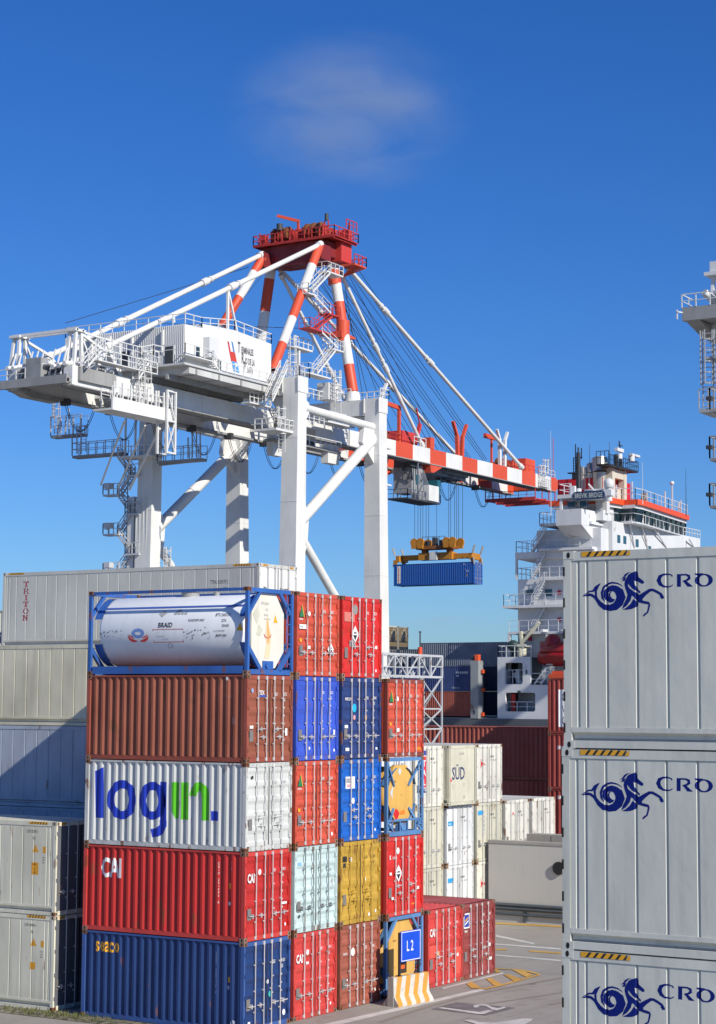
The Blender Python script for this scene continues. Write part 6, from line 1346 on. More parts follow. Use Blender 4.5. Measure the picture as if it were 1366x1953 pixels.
for xx in (pl_.x+4.2, pl_.x+21):
    for yy in (10.5, 10.5-19.8):
        b = C2(); b.box(xx, xx+1.9, yy, yy+2.3, 0, 45); b.build('leg', P_CW)
# ---------------------------------------------------------------- container ship
P_SW = paint('ship_white', (.66, .67, .68), .45, .2, .03, scale=.3, bump=0); P_HULL = paint('hull_grey', (.09, .10, .115), .5, .3, .05, scale=.3, bump=0); P_SRED = paint('funnel_red', (.55, .012, .025), .45, .2, 0, scale=.3, bump=0)
P_SOR = plain('bridge_band_orange', (.80, .085, .02), .45); P_BLK = plain('mast_black', (.02, .024, .03), .5); P_SRAIL = plain('ship_rail', (.62, .64, .66), .5); P_INT = plain('deep_interior', (.06, .075, .09), .7); P_PIPE = plain('exhaust_silver', (.48, .45, .38), .35, .7)
XS = 152.0
ship = empty('container_ship', (168, 60, -2.4), 'white and grey container ship with orange banded bridge, moored behind the yard', 'ship')
class SB(MB):
    def build(s, name, mats, parent=None): s.v = [(x-168, y-60, z+2.4) for x, y, z in s.v]; return MB.build(s, name, mats, parent if parent is not None else ship)
A = lambda u, v, ax=0, val=XS: at(u, v, ax, val)
hz = A(900, 1367).z
b = SB(); pts = [(XS-.3, -95), (XS-.3, 112), (XS+4, 120), (XS+28, 120), (XS+32.3, 112), (XS+32.3, -95), (XS+24, -128), (XS+16, -140), (XS+8, -128)]
b.prism([(x, y, -4) for x, y in pts], (0, 0, hz-.2+4)); b.build('hull', P_HULL)
b = SB(); b.box(XS+.2, XS+31.5, -90, 110, hz-.2, hz-.1); b.build('deck', P_CG)
# white side plating with two openings
def plate(y0, y1, z0, z1, hy0, hy1, hz0, hz1, x=XS, t=.35):
    b = SB()
    b.box(x, x+t, y0, y1, z0, hz0); b.box(x, x+t, y0, y1, hz1, z1); b.box(x, x+t, y0, hy0, hz0, hz1); b.box(x, x+t, hy1, y1, hz0, hz1)
    for cy, cz, sy, sz in ((hy0, hz0, 1, 1), (hy1, hz0, -1, 1), (hy0, hz1, 1, -1), (hy1, hz1, -1, -1)):
        r = .22; p = [(x+.002, cy, cz), (x+.002, cy+sy*r, cz), (x+.002, cy+sy*r*.3, cz+sz*r*.3), (x+.002, cy, cz+sz*r)]; b.prism(p, (t-.01, 0, 0))
    return b
yL = A(949, 1300).y; yM = A(1012, 1300).y; zb = A(1000, 1384).z; zm = A(1000, 1306).z; ztp = A(975, 1253).z; yR = 56.0
plate(yL-(yL-56.0), yL, zb, zm, A(1021, 1340).y, A(964, 1340).y, A(990, 1357).z, A(990, 1321).z).build('side_plating', P_SW)
plate(yM, yL, zm+.005, ztp, A(997, 1290).y, A(963, 1290).y, A(980, 1305).z, A(980, 1264).z).build('side_plating', P_SW)
b = SB(); b.box(XS+3.2, XS+3.4, 56, yL, zb, ztp-.3); b.box(XS+.36, XS+3.2, 56, yL-.05, zm-.1, zm+.1); b.box(XS+.36, XS+3.2, yL-.25, yL-.01, zb, ztp); b.box(XS+.36, XS+3.2, yM, yL-.3, ztp-.3, ztp-.05); b.box(XS+.4, XS+3.2, yM+.0, yM+.2, zm+.12, ztp-.31); b.build('gangway_interior', P_INT)
b = SB(); yo0, yo1 = A(1021, 1340).y, A(964, 1340).y; zo = A(990, 1357).z; b.rail([(XS+.5, yo0, zo), (XS+.5, yo1, zo)], sp=1.3, h=1.1, r=.07); b.rail([(XS+.5, A(997, 1290).y, zm+.1), (XS+.5, A(963, 1290).y, zm+.1)], sp=.7, h=1.6, r=.06)
yy = A(980, 1290).y; b.tube((XS+1.2, yy-.5, zm+.1), (XS+1.2, yy+.5, zm+1.3), .3, n=8); b.tube((XS+1.2, yy, zm+.1), (XS+1.2, yy, zm+1.8), .35, n=8)
b.rail([(XS+.2, yM, ztp), (XS+.2, yL, ztp), (XS+3, yL, ztp)], sp=1.1, h=1.3, r=.07); b.rail([(XS+.2, 57, zm), (XS+.2, yM, zm)], sp=1.3, h=1.3, r=.07); b.build('side_handrail', P_SRAIL)
b = SB(); b.tube((XS+1.0, A(972, 1340).y, zo), (XS+1.0, A(972, 1340).y, zo+2.0), .28, n=8); b.build('fire_hydrant', plain('hydrant_red', (.6, .03, .02), .5))
b = SB(); b.box(XS-.04, XS, A(1006, 1282).y, A(1003, 1282).y, A(1004, 1286).z, A(1004, 1278).z); b.box(XS-.04, XS, A(993, 1320).y, A(988, 1320).y, A(990, 1321).z, A(990, 1317).z); b.build('vent_opening', P_INT)
# superstructure
XH_ = 155.0; B_ = lambda u, v: at(u, v, 0, XH_)
yA = B_(988, 1150).y; Yh = 59.3
z1, z2, z3, z4 = B_(1030, 1205).z, B_(1030, 1155).z, B_(1030, 1104).z, B_(1030, 1053).z; ztop_ = B_(1030, 1012).z
b = SB(); b.box(XH_, XS+29, Yh, yA, hz-.1, z3); yB = B_(1024, 1080).y; b.box(XH_, XS+29, Yh, yB, z3+.005, ztop_); b.build('deckhouse', P_SW)
b = SB()
b.box(XH_-1.6, XS+29, Yh+1, yA+1.2, z2-.3, z2); b.box(XH_-1.4, XS+29, Yh+1, yA+.6, z1-.3, z1); b.box(XH_-.7, XS+29, Yh+.5, yA, z4-.75, z4)
b.prism([(XH_-.69, Yh+.6, z4-.76), (XH_-.69, yA, z4-.76), (XH_+2, yB, z4-1.4), (XH_+2, Yh+.6, z4-1.4)], (0, 0, .6))
b.box(XH_-1.0, XH_-.003, Yh+.5, B_(1036, 1103).y, z3-.25, z3); b.box(XH_-1.3, XH_-.003, Yh+.5, B_(1036, 1053).y, z4+.003, z4+.3)
b.bar((XH_-.5, yA-.1, z3), (XH_-.5, yA-.1, z4-.7), .25); b.bar((XH_-1.2, yA+.5, hz), (XH_-1.2, yA+.5, z1-.3), .35)
zt2 = at(1040, 1000, 0, XH_).z; b.box(XH_-1.0, XS+20, 60, B_(1036, 1000).y, zt2-.3, zt2); b.build('deck_slab', P_SW)
b = SB()
b.rail([(XH_-.6, Yh+1, z4), (XH_-.6, yA-.1, z4), (XH_+4, yA-.1, z4)], sp=1.4, h=1.3, r=.06); b.rail([(XH_-.5, yA-.2, z3), (XH_+5, yA-.2, z3)], sp=1.2, h=1.3, r=.06); b.rail([(XH_-.5, yB, z3), (XH_-.5, yA-.2, z3)], sp=1.2, h=1.3, r=.06); b.rail([(XH_-.9, Yh+1, z3), (XH_-.9, B_(1036, 1103).y, z3)], sp=1.2, h=1.3, r=.06)
b.rail([(XH_-1.5, Yh+1, z2), (XH_-1.5, yA+1.1, z2), (XH_+3, yA+1.1, z2)], sp=1.4, h=1.3, r=.05); b.rail([(XH_-1.3, Yh+1, z1), (XH_-1.3, yA+.5, z1)], sp=1.3, h=1.3, r=.06)
b.rail([(XH_-.9, 61, zt2), (XH_-.9, B_(1036, 1000).y, zt2), (XH_+2, B_(1036, 1000).y, zt2)], sp=.9, h=1.3, r=.06)
for za, zb_, f in ((z4, ztop_-.3, 1), (z3, z4-.4, 1), (z2, z3-.3, -1), (z1, z2-.3, 1)):
    ya_, yb_ = B_(1021, 1080).y, B_(1046, 1080).y
    b.stairs((XH_-.5, ya_, za), (XH_-.5, yb_, zb_), (-1, 0, 0), w=.5, n=9, r=.06)
b.build('deck_handrail', P_SRAIL)
b = SB()
for u0, u1, v0, v1 in ((1040, 1053, 1124, 1137), (1004, 1018, 1125, 1135)): b.box(XH_-.06, XH_-.003, B_(u1, v0).y, B_(u0, v0).y, B_(u0, v1).z, B_(u0, v0).z)
b.build('side_window', plain('ship_glass', (.03, .10, .14), .1))
b = SB()
for v0 in (1126, 1178): b.box(XH_-.3, XH_-.003, B_(1070, v0).y, B_(1065.5, v0).y, B_(1066, v0+8).z, B_(1066, v0).z)
b.box(XH_-.3, XH_-.003, B_(1015, 1216).y, B_(1010, 1216).y, B_(1010, 1222).z, B_(1010, 1214).z); b.build('fire_locker', plain('locker_red', (.55, .02, .06), .5))
# bridge wing
W_ = lambda u, v: at(u, v, 0, XS); yw0, yw1 = W_(1109, 985).y, W_(1060.5, 985).y; zw0, zw1 = W_(1085, 1001.5).z, W_(1085, 971).z
Xh = at(1145, 1000, 1, yw0).x; Yf = at(1168, 1010, 0, Xh).y
b = SB(); b.box(XS, Xh+.2, yw0, yw1, zw0, zw1)
b.prism([(XS+.1, yw0+.02, zw0), (Xh+.2, yw0+.02, zw0), (Xh+.2, yw0+.02, at(1140, 1046, 1, yw0).z), ], (0, yw1-yw0-.04, 0)); b.build('bridge_wing', P_SW)
b = SB(); b.box(Xh, XS+29.5, Yf, Yh-.005, hz, at(1168, 993, 0, Xh).z); zfront = at(1168, 993, 0, Xh).z
b.box(Xh+.003, Xh+6, Yh, yw1+1.0, ztop_, zfront); b.build('bridge_front_block', P_SW)
# wheelhouse: slightly bowed front in plan
us = [1166, 1190, 1216, 1232, 1252, 1279, 1315]; vt = [949, 952.5, 961, 961.5, 967.5, 975, 987]; vb = [957, 962, 968.5, 970, 976.5, 984.5, 996.5]
bow = [0, .3, 2.0, 2.1, 1.6, .9, 0]; Yw = Yf+.2; zR = at(1166, 949, 1, Yw).z; front = [Vector((at(u, v, 1, Yw-bb).x, Yw-bb, 0)) for u, v, bb in zip(us, vt, bow)]
zB = at(1166, 957, 0, Xh+.2).z; zBt = zR-.50*8.2/7
b = SB(); bt = zR-.62
back = 8.0
q = [(p.x, p.y) for p in front]
b.prism([(x, y, bt) for x, y in q]+[(q[-1][0], q[-1][1]+back, bt), (q[0][0], q[0][1]+back, bt)], (0, 0, zR-bt)); b.build('bridge_roof_band', P_SOR)
b = SB(); r2 = [(x, y+.35) for x, y in q]; b.prism([(x, y, bt-.40) for x, y in r2]+[(q[-1][0], q[-1][1]+back-.4, bt-.40), (q[0][0]+.1, q[0][1]+back-.4, bt-.40)], (0, 0, .398)); b.build('wheelhouse_fascia', P_SW)
zwt, zwb = bt-.42, bt-1.8; z_sill = at(1168, 993, 0, Xh).z
b = SB(); r3 = [(x, y+.75) for x, y in q]; b.prism([(x, y, z_sill) for x, y in r3]+[(q[-1][0], q[-1][1]+back-1, z_sill), (q[0][0]+.4, q[0][1]+back-1, z_sill)], (0, 0, bt-.403-z_sill)); b.build('wheelhouse', P_SW)
wins = [(1162, 1167), (1170, 1180), (1181, 1190), (1191.5, 1199.6), (1201, 1207.6), (1209, 1224), (1227, 1235), (1236, 1246), (1247, 1254.7), (1255.5, 1265.6), (1266.5, 1274.7), (1277, 1284), (1286, 1293.8), (1295, 1302.8), (1304.5, 1309)]
def on_front(u, ofs):     # point of the wheelhouse front seen in photo column u
    best = None
    for (x0, y0), (x1, y1) in zip(r3, r3[1:]):
        for k in range(41):
            t = k/40; c = Vector((x0+(x1-x0)*t, y0+(y1-y0)*t, zwt)); d = c-CP; uu = 683+FPX*d.dot(RT)/d.dot(FW)
            if best is None or abs(uu-u) < best[0]: best = (abs(uu-u), c)
    return best[1]
for i, (a, c) in enumerate(wins):
    if i == 0: continue
    p, q2 = on_front(a+.7, 0), on_front(c-.7, 0); b = SB(); zt_, zb_ = zwt, zwt-(1.7 if i > 10 else 1.45)
    dy = .75                  # panes lean outwards at the top
    b.add([(p.x, p.y-.10, zb_), (q2.x, q2.y-.10, zb_), (q2.x, q2.y-.10-.25, zt_-.0), (p.x, p.y-.10-.25, zt_-.0), (p.x, p.y-.02, zb_), (q2.x, q2.y-.02, zb_), (q2.x, q2.y-.02, zt_), (p.x, p.y-.02, zt_)], [(0, 1, 2, 3), (0, 4, 5, 1), (1, 5, 6, 2), (2, 6, 7, 3), (3, 7, 4, 0)]); b.build('bridge_window', plain('bridge_glass', (.015, .03, .04), .08))
b = SB(); r4 = [(x, y-.25, z_sill+.05) for x, y in r3]; b.rail(r4, sp=1.6, h=1.05, r=.05, mid=False); b.rail([(Xh-.3, r3[0][1]-.2, z_sill+.05), (Xh-.3, yw0, z_sill+.05)], sp=1.1, h=1.1, r=.06); b.build('bridge_walkway_rail', P_SRAIL)
b = SB(); b.prism([(x, y-.6, z_sill-.12) for x, y in r3]+[(r3[-1][0], r3[-1][1]+1, z_sill-.12), (r3[0][0]-.8, r3[0][1]+1, z_sill-.12)], (0, 0, .12))
b.box(Xh-1.2, Xh+.003, yw0-.9, yw0, zw0+.8, zw1+.15); b.build('bridge_walkway', P_SW)
zr_ = zR; xr0 = q[0][0]
b = SB(); b.box(XS+.3, xr0-.0, q[0][1]+.2, yw1, bt+.25, zR+.05); b.box(xr0-.8, xr0-.003, q[0][1]+.2, q[0][1]+1.6, zw1-.2, bt+.24); b.bar((XS+.6, yw1-.4, zw1), (XS+.6, yw1-.4, bt+.25), .3); b.build('wing_roof', P_SW)
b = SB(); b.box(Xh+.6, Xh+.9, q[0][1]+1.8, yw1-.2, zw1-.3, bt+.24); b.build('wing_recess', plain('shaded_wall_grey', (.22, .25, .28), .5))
b = SB(); b.box(XS+.5, XS+1.1, yw0+1, yw0+2, zw1+.3, zw1+.9); b.box(XS+.5, XS+.9, yw0-.4, yw0+.4, zw1+.2, zw1+.9); b.box(Xh-.05, Xh, at(1152, 1025, 0, Xh).y, at(1147, 1025, 0, Xh).y, at(1150, 1031, 0, Xh).z, at(1150, 1018, 0, Xh).z); b.build('dark_window', P_GLASS)
for u, v in ((1180, 1027), (1191.5, 1029), (1215, 1035), (1239, 1048)):
    p = at(u, v, 1, Yf); b = SB(); b.box(p.x-.4, p.x+.4, Yf-.05, Yf-.003, p.z-.5, p.z+.4); b.build('porthole_window', plain('ship_glass', (.03, .10, .14), .1))
b = SB()
for u0, v0, u1, v1 in ((1195, 998, 1210, 1045), (1218, 1002, 1236, 1048), (1243, 1010, 1272, 1045), (1308, 1028, 1325, 1045)):
    p0, p1 = at(u0, v0, 1, Yf-.05), at(u1, v1, 1, Yf-.05); b.bar((p0.x, Yf-.5, p0.z), (p1.x, Yf-.05, p1.z), .16, .16)
b.build('front_brace', P_SW)
p = at(1340, 1045, 1, Yf); b = SB(); b.box(XS+29.5, p.x, Yf+.3, Yf+4, 20, at(1330, 1025, 1, Yf).z); b.build('far_wing', P_SW)
b = SB(); b.rail([(at(1308, 1018, 1, Yf).x, Yf+.3, at(1330, 1025, 1, Yf).z), (p.x, Yf+.3, at(1330, 1025, 1, Yf).z)], sp=.9, h=1, r=.07); b.build('far_wing_rail', P_SRAIL)
b = SB(); b.rail([(x+.3, y+.4, zR) for x, y in q], sp=1.5, h=1.35, r=.06); b.rail([(XS+.8, q[0][1]+3, zR+.05), (XS+.8, yw1, zR+.05), (XS+5, yw1, zR+.05)], sp=1.2, h=1.3, r=.07)
for u, h in ((1212, 2.2), (1288, 3.6), (1275, 2.4), (1301, 1.6), (1311, 2.0), (1182, 1.8)):
    c = on_front(u, 0); b.bar((c.x, c.y+.4, zR), (c.x, c.y+.4, zR+h), .16)
b.build('roof_handrail', P_SRAIL)
c = on_front(1288, 0); b = SB(); b.lathe((c.x, c.y+.4, zR+3.5), (0, 0, 1), [(0, .02), (.05, .22), (.25, .3), (.45, .22), (.52, .01)], 12); b.build('small_radome', P_SW)
c = on_front(1244, 0); b = SB(); b.box(c.x-.4, c.x+.3, c.y+.6, c.y+1.2, zR, zR+1.5); b.bar((c.x-.9, c.y+.9, zR+.7), (c.x+.2, c.y+.9, zR+1.0), .3); b.build('searchlight', P_MACH)
for u, v0, v1 in ((1051, 820, 1000), (1125, 845, 895), (1163, 842, 900), (1226, 880, 962), (1309, 893, 985)):
    p0 = at(u, v1, 0, 160 if u > 1060 else XS+.5); hgt = (v1-v0)*(p0-CP).dot(FW)/FPX; b = SB(); b.tube((p0.x, p0.y, p0.z), (p0.x, p0.y, p0.z+hgt), .05, .02, n=5); b.build('whip_antenna', P_SRAIL if u in (1051, 1226) else P_DKM)
# name board
yb0, yb1 = W_(1152, 945).y, W_(1090, 945).y; zc = W_(1121, 944).z; hh = .48
b = SB(); n = 8; pts = []
for i in range(n+1): t = -math.pi/2+math.pi*i/n; pts.append((yb0+hh-hh*math.cos(t)*1.0, zc+hh*math.sin(t)))
for i in range(n+1): t = math.pi/2-math.pi*i/n; pts.append((yb1-hh+hh*math.cos(t), zc+hh*math.sin(t)))
b.prism([(XS+.25, y, z) for y, z in pts], (.08, 0, 0)); b.build('name_board', plain('name_board_navy', (.02, .05, .12), .4))
b = SB(); vs, fs = glyphs('BREVIK BRIDGE', .012); x1 = max(v[0] for v in vs); span = (yb1-yb0)*.86
place(b, [(v[0]/x1*span, v[1]*.78) for v in vs], fs, lambda a, c: (XS+.235, yb1-(yb1-yb0)*.07-a, zc-.27+c), 0); b.build('name_lettering', plain('board_letters', (.55, .60, .55), .5))
# funnel, masts, radomes
F_ = lambda u, v: at(u, v, 0, 161.0)
b = SB(); y0, y1 = F_(1150, 930).y, F_(1064, 930).y; b.box(161, 169, y0, y1, 28, F_(1064, 915).z); b.build('funnel', P_SRED)
b = SB(); b.box(161.0, 166, F_(1103, 905).y, F_(1091, 905).y, F_(1091, 915).z, F_(1091, 901).z); b.box(160.9, 161.5, F_(1096, 903).y, F_(1083, 903).y, F_(1090, 903).z, F_(1090, 901).z); b.build('funnel_housing', P_BLK)
for i, (u, v, r_) in enumerate(((1109, 901, .42), (1116, 902, .42), (1124, 896, .52), (1131, 898, .5), (1140, 894, .95))):
    p0 = F_(u, 918); p1 = F_(u, v); b = SB(); x = 161.3+.1*i
    s = 1; b.tube((x, p0.y, p0.z-1), (x, p0.y, p1.z-.4), r_, n=12); b.tube((x, p0.y, p1.z-.5), (x+.6, p0.y+.3, p1.z+r_*1.3), r_, r_*1.05, n=12); b.build('exhaust_pipe', P_PIPE)
M_ = lambda u, v: at(u, v, 0, 157.0)
p = M_(1103.5, 932); h_ = M_(1103.5, 863).z; b = SB(); b.tube((157, p.y, p.z), (157, p.y, h_), .32, .22, n=10); b.tube((157, p.y, h_), (157, p.y, h_+.6), .1, n=6); b.bar((157, p.y+.35, h_-2.2), (157, p.y+.35, h_+1.0), .1); b.bar((157, p.y-.4, h_-.8), (157, p.y-.4, h_+.5), .1); b.bar((157, p.y+.5, h_-.6), (157, p.y-.5, h_-.6), .12)
b.bar((157, p.y+.62, M_(1100, 905).z), (157, p.y+.62, M_(1100, 872).z), .08); 
for k in range(6): b.bar((157, p.y+.62, M_(1100, 905).z+k*.34), (157, p.y, M_(1100, 905).z+k*.34), .07)
b.build('signal_mast', P_BLK)
b = SB(); b.tube((157, p.y, p.z-2.2), (157, p.y, p.z), .36, n=10); b.build('mast_foot', P_SW)
T_ = lambda u, v: at(u, v, 1, 61.0); z0_, z1_ = zR, T_(1180, 896).z; xa, xb = T_(1163, 900).x, T_(1198, 900).x
b = SB(); xm = (xa+xb)/2
for x in (xa+.8, xb-1.2): b.bar((x, 61.2, z0_), (xm+(x-xm)*1.05, 61.2, z1_), .75, .75)
b.box(xa+.9, xb-1.2, 61.3, 62.3, z0_, z0_+1.8); b.box(xa+.5, xb-.8, 60.9, 62.4, z1_-1.1, z1_-.05); b.bar((xa, 61.2, z1_-1.6), (xa+1.8, 61.2, z1_-.3), .3); b.bar((xb-.3, 61.2, z1_-1.6), (xb-1.6, 61.2, z1_-.3), .3); b.build('radar_tower', paint('tower_cream', (.62, .58, .48), .5, .2, 0, scale=.4, bump=0))
b = SB(); xl, xr = T_(1146, 893).x, T_(1212, 893).x; xl += .5; xr -= 1.0; b.box(xl, xr, 60.2, 61.8, z1_, z1_+.22); b.rail([(xl, 60.2, z1_+.22), (xr, 60.2, z1_+.22), (xr, 61.8, z1_+.22)], sp=.6, h=1.1, r=.06); b.rail([(xl, 60.2, z1_+.22), (xl, 61.8, z1_+.22)], sp=.6, h=1.5, r=.06)
xm2 = T_(1184, 880).x; zt2_ = T_(1184, 842).z; b.tube((xm2, 61, z1_), (xm2, 61, zt2_-1.5), .3, .16, n=8); b.tube((xm2, 61, zt2_-1.5), (xm2-.4, 61, zt2_), .08, n=6)
for k in range(4): b.bar((xm2-.6, 61, zt2_-.5-k*.7), (xm2+.5, 61, zt2_-.5-k*.7), .1)
b.tube((T_(1168, 885).x, 60.5, z1_), (T_(1168, 885).x, 60.5, z1_+1.6), .3, n=8); b.build('radar_platform', P_BLK)
b = SB(); b.box(T_(1190, 868).x, T_(1205, 868).x, 59.9, 60.3, T_(1195, 871).z, T_(1195, 867).z); b.tube((T_(1193, 876).x, 60.2, z1_+1.2), (T_(1193, 876).x, 60.2, z1_+2.0), .38, n=12); b.box(T_(1162, 876).x, T_(1174, 876).x, 59.9, 60.3, z1_+1.9, z1_+2.3); b.tube((T_(1170, 876).x, 60.2, z1_+1.1), (T_(1170, 876).x, 60.2, z1_+1.7), .34, n=12); b.build('radar_scanner', P_SW)
p = at(1161.5, 920, 0, 155.5); rr = 10.0*(p-CP).dot(FW)/FPX; b = SB(); b.lathe((p.x, p.y, p.z-rr*1.1), (0, 0, 1), [(0, rr*.8), (.1, rr*.95), (rr*.9, rr)]+[(rr*.9+rr*math.sin(k*math.pi/12), rr*math.cos(k*math.pi/12)) for k in range(1, 6)]+[(rr*1.9, .01)], 20); b.build('radome', P_SW)
b = SB(); b.tube((p.x, p.y, zR-.6), (p.x, p.y, p.z-rr*1.1), .38, n=10); b.box(p.x-.5, p.x+.5, p.y-.5, p.y+.5, p.z-rr*1.1-.9, p.z-rr*1.1-.2); b.bar((p.x+1, p.y+1.5, zR), (p.x+.5, p.y+2.8, zR+1.6), .2); b.bar((p.x+1, p.y+.5, zR+.9), (p.x+1, p.y+3.5, zR+.9), .22); b.build('radome_stand', P_SW)
b = SB(); b.box(XS+1, XS+1.4, W_(1089, 930).y, W_(1081.5, 930).y, zR, W_(1085, 925).z); b.bar((XS+1.2, W_(1079, 920).y, zR), (XS+1.2, W_(1079, 920).y, W_(1079, 920).z), .2); b.build('vent_post', P_SW)
# provisions crane
p0 = W_(984, 1250); b = SB(); b.tube((XS+1.5, p0.y, ztp), (XS+1.5, p0.y, ztp+1.5), .55, n=14); b.box(XS+.9, XS+2.1, p0.y-.8, p0.y+.8, ztp+1.2, ztp+1.5); b.bar((XS+1.5, p0.y, ztp+1.6), (XS+1.5, W_(1018, 1186).y, W_(1018, 1186).z), .28); b.bar((XS+1.5, p0.y, ztp+2.6), (XS+1.5, W_(1016, 1190).y, W_(1016, 1190).z), .10); b.bar((XS+1.5, p0.y, ztp+1.5), (XS+1.5, p0.y+.1, ztp+3.0), .3); b.build('provision_crane', paint('crane_cream', (.66, .64, .48), .5, .2, 0, bump=0))
p1 = W_(970, 1232); b = SB(); b.lathe((XS+1.2, p1.y, p1.z-.5), (0, 0, 1), [(0, .2), (.3, .7), (.9, .7), (1.2, .2)], 12); b.build('covered_winch', plain('dark_green_cover', (.012, .04, .04), .6))
# lifeboat: a thing of its own hanging in its davits
L_ = lambda u, v: at(u, v, 0, 151.3); pc = L_(1068, 1245)
lb = empty('lifeboat', (152.4, pc.y, pc.z), 'enclosed red lifeboat hanging on the side of the ship', 'lifeboat')
k_ = (pc-CP).dot(FW)/FPX; n = 18; prof = [(-.5, .05), (-.45, .42), (-.35, .72), (-.15, .95), (.15, 1), (.35, .8), (.45, .45), (.5, .05)]
def hullm(zs, ws, Lg, mat, name):
    mb = MB(); m_ = len(zs); 
    vs = []
    for t, s in prof:
        for zz, ww in zip(zs, ws): vs.append((-ww*s, t*Lg*(.92+.08*s), zz*(1 if zz > 0 else (.55+.45*s))))
        for zz, ww in reversed(list(zip(zs, ws))): vs.append((ww*s, t*Lg*(.92+.08*s), zz*(1 if zz > 0 else (.55+.45*s))))
    w2 = 2*m_; fs = []
    for i in range(len(prof)-1):
        for j in range(w2): fs.append((i*w2+j, (i+1)*w2+j, (i+1)*w2+(j+1) % w2, i*w2+(j+1) % w2))
    mb.add(vs, fs, 0, True); return mb.build(name, mat, lb)
hullm([-1.5, -1.1, -.4, .0], [.1, .9, 1.35, 1.4], 7.2, plain('lifeboat_deep_red', (.30, .008, .010), .35), 'boat_hull')
hullm([.02, .5, 1.1, 1.35], [1.32, 1.2, .8, .2], 6.6, plain('lifeboat_red', (.30, .018, .018), .3), 'boat_canopy')
mb = MB(); mb.lathe((0, 1.4, .9), (0, 0, 1), [(0, 1.0), (.8, .85), (1.15, .55), (1.25, .02)], 14); mb.build('steering_cabin', plain('lifeboat_red', (.30, .018, .018), .3), lb)
b = SB(); 
for yy in (pc.y+2.6, pc.y-2.6): b.bar((153.6, yy, pc.z-3.4), (153.8, yy+.2, pc.z+2.6), .3); b.bar((153.8, yy+.2, pc.z+2.6), (152.4, yy+.2, pc.z+2.6), .3)
b.bar((151.7, pc.y+3.4, zm+.1), (151.8, pc.y+1.8, pc.z-1.6), .16); b.bar((151.7, pc.y+2.6, zm+.1), (151.8, pc.y+1.0, pc.z-1.6), .16)
for k in range(6): b.bar((151.72, pc.y+3.3-k*.28, zm+.3+k*.4), (151.72, pc.y+2.5-k*.28, zm+.3+k*.4), .09)
b.build('lifeboat_davit', P_SW)
# lashing bridge posts
b = SB(); ya_, yb_ = W_(914.5, 1300).y, W_(900, 1300).y; za_, zb_ = W_(905, 1372).z, W_(905, 1260).z
b.box(XS-.3, XS+1.0, ya_, yb_, za_, zb_); b.box(XS-.2, XS+1.0, ya_-.2, yb_+1.3, za_-.3, za_); b.build('lashing_post', paint('lashing_grey', (.28, .30, .31), .5, .3, .1, scale=.4, bump=0))
b = SB(); b.box(XS-.32, XS+.3, ya_, ya_+.45, zb_, zb_+.7); 
for v in (1280, 1315, 1362): b.box(XS+.3, XS+.8, W_(919.5, v).y, W_(915.5, v).y, W_(918, v+4).z, W_(918, v-3).z)
b.build('post_marker', plain('marker_orange', (.75, .10, .03), .5))
b = SB(); b.box(XS-.33, XS-.303, W_(909, 1358).y, W_(905, 1358).y, W_(905, 1362).z, W_(905, 1355).z); b.box(XS-.1, XS+.9, yb_-.3, yb_-.001, zb_+.05, zb_+.6); b.build('post_socket', P_INT)
# containers stowed on deck
GS = 'containers stowed on the ship'
P_DG = paint('dark_grey_blue_paint', (.16, .19, .24), .5, .25, .0); P_SBL = paint('deep_navy_paint', (.02, .045, .16), .5, .3, .02); P_SRB = paint('stowed_red_brown', (.30, .07, .045), .55, .3, .05); P_DK = paint('near_black_blue', (.02, .035, .07), .55, .3, 0)
yE = W_(895, 1320).y; zS0 = W_(870, 1366).z
def nav_side(tb, mp, br, L, H):
    text(tb, 'LOGISTICS', L-6.9, .78, .62, mp, 0, sx=.62, bold=.01, breaks=br); text(tb, 'HLX', L-9.3, .78, .62, mp, 0, sx=.7, breaks=br); text(tb, 'FLEXIBEL', L-5.6, .30, .28, mp, 0, sx=.6, breaks=br); return [plain('soft_white_letters', (.55, .57, .6), .5)]
def nav2(tb, mp, br, L, H):
    for k in range(6): place(tb, *rect(L-2.0+k*.28, L-1.82+k*.28, 2.05, 2.3), mp, 0, br)
    place(tb, *rect(L-2.0, L-1.6, 1.72, 1.86), mp, 0, br); text(tb, 'hlx.logistics.com', L-2.6, .32, .24, mp, 0, sx=.5, breaks=br); return [plain('soft_white_letters', (.55, .57, .6), .5)]
zc0 = zS0; 
s1 = dry('red brown container stowed low on the ship beside the grey lashing post', (XS+.4, yE, zc0), P_SRB, L=12.192, H=2.896, group=GS, bands=5, cast=P_SRB)
s2 = dry('deep navy container with small white print, on the red brown one aboard the ship', (XS+.4, yE, zc0+2.9), P_SBL, L=12.192, H=2.896, group=GS, side=nav2, cast=P_SBL)
z3_ = at(890, 1225, 0, 156.0).z-2.896
s3 = dry('large dark grey container, highest on the ship left of the deckhouse', (156.0, at(974, 1240, 0, 156.0).y, z3_), P_DG, L=12.192, H=2.896, group=GS, cast=P_DG)
for k in range(3): dry('near black container on the ship under the dark grey one, tier %s down' % ('one', 'two', 'three')[k], (156.0, at(974, 1240, 0, 156.0).y+.3, z3_-2.9*(k+1)), P_DK, L=12.192, H=2.896, group=GS, cast=P_DK)
y5 = yE+12.6
dry('dark blue container on the ship with faded lettering seen through the truss', (XS+.4, y5, zc0+2.9), P_SBL, L=12.192, H=2.896, group=GS, side=nav_side, cast=P_SBL)
dry('brick red container on the ship seen low through the truss', (XS+.4, y5, zc0), P_SRB, L=12.192, H=2.896, group=GS, cast=P_SRB)
dry('dark container on the ship with its top sloping away behind the burnt ones', (158, at(800, 1240, 0, 158).y, at(800, 1238, 0, 158).z-2.896), P_DG, L=12.192, H=2.896, group=GS, cast=P_DG)
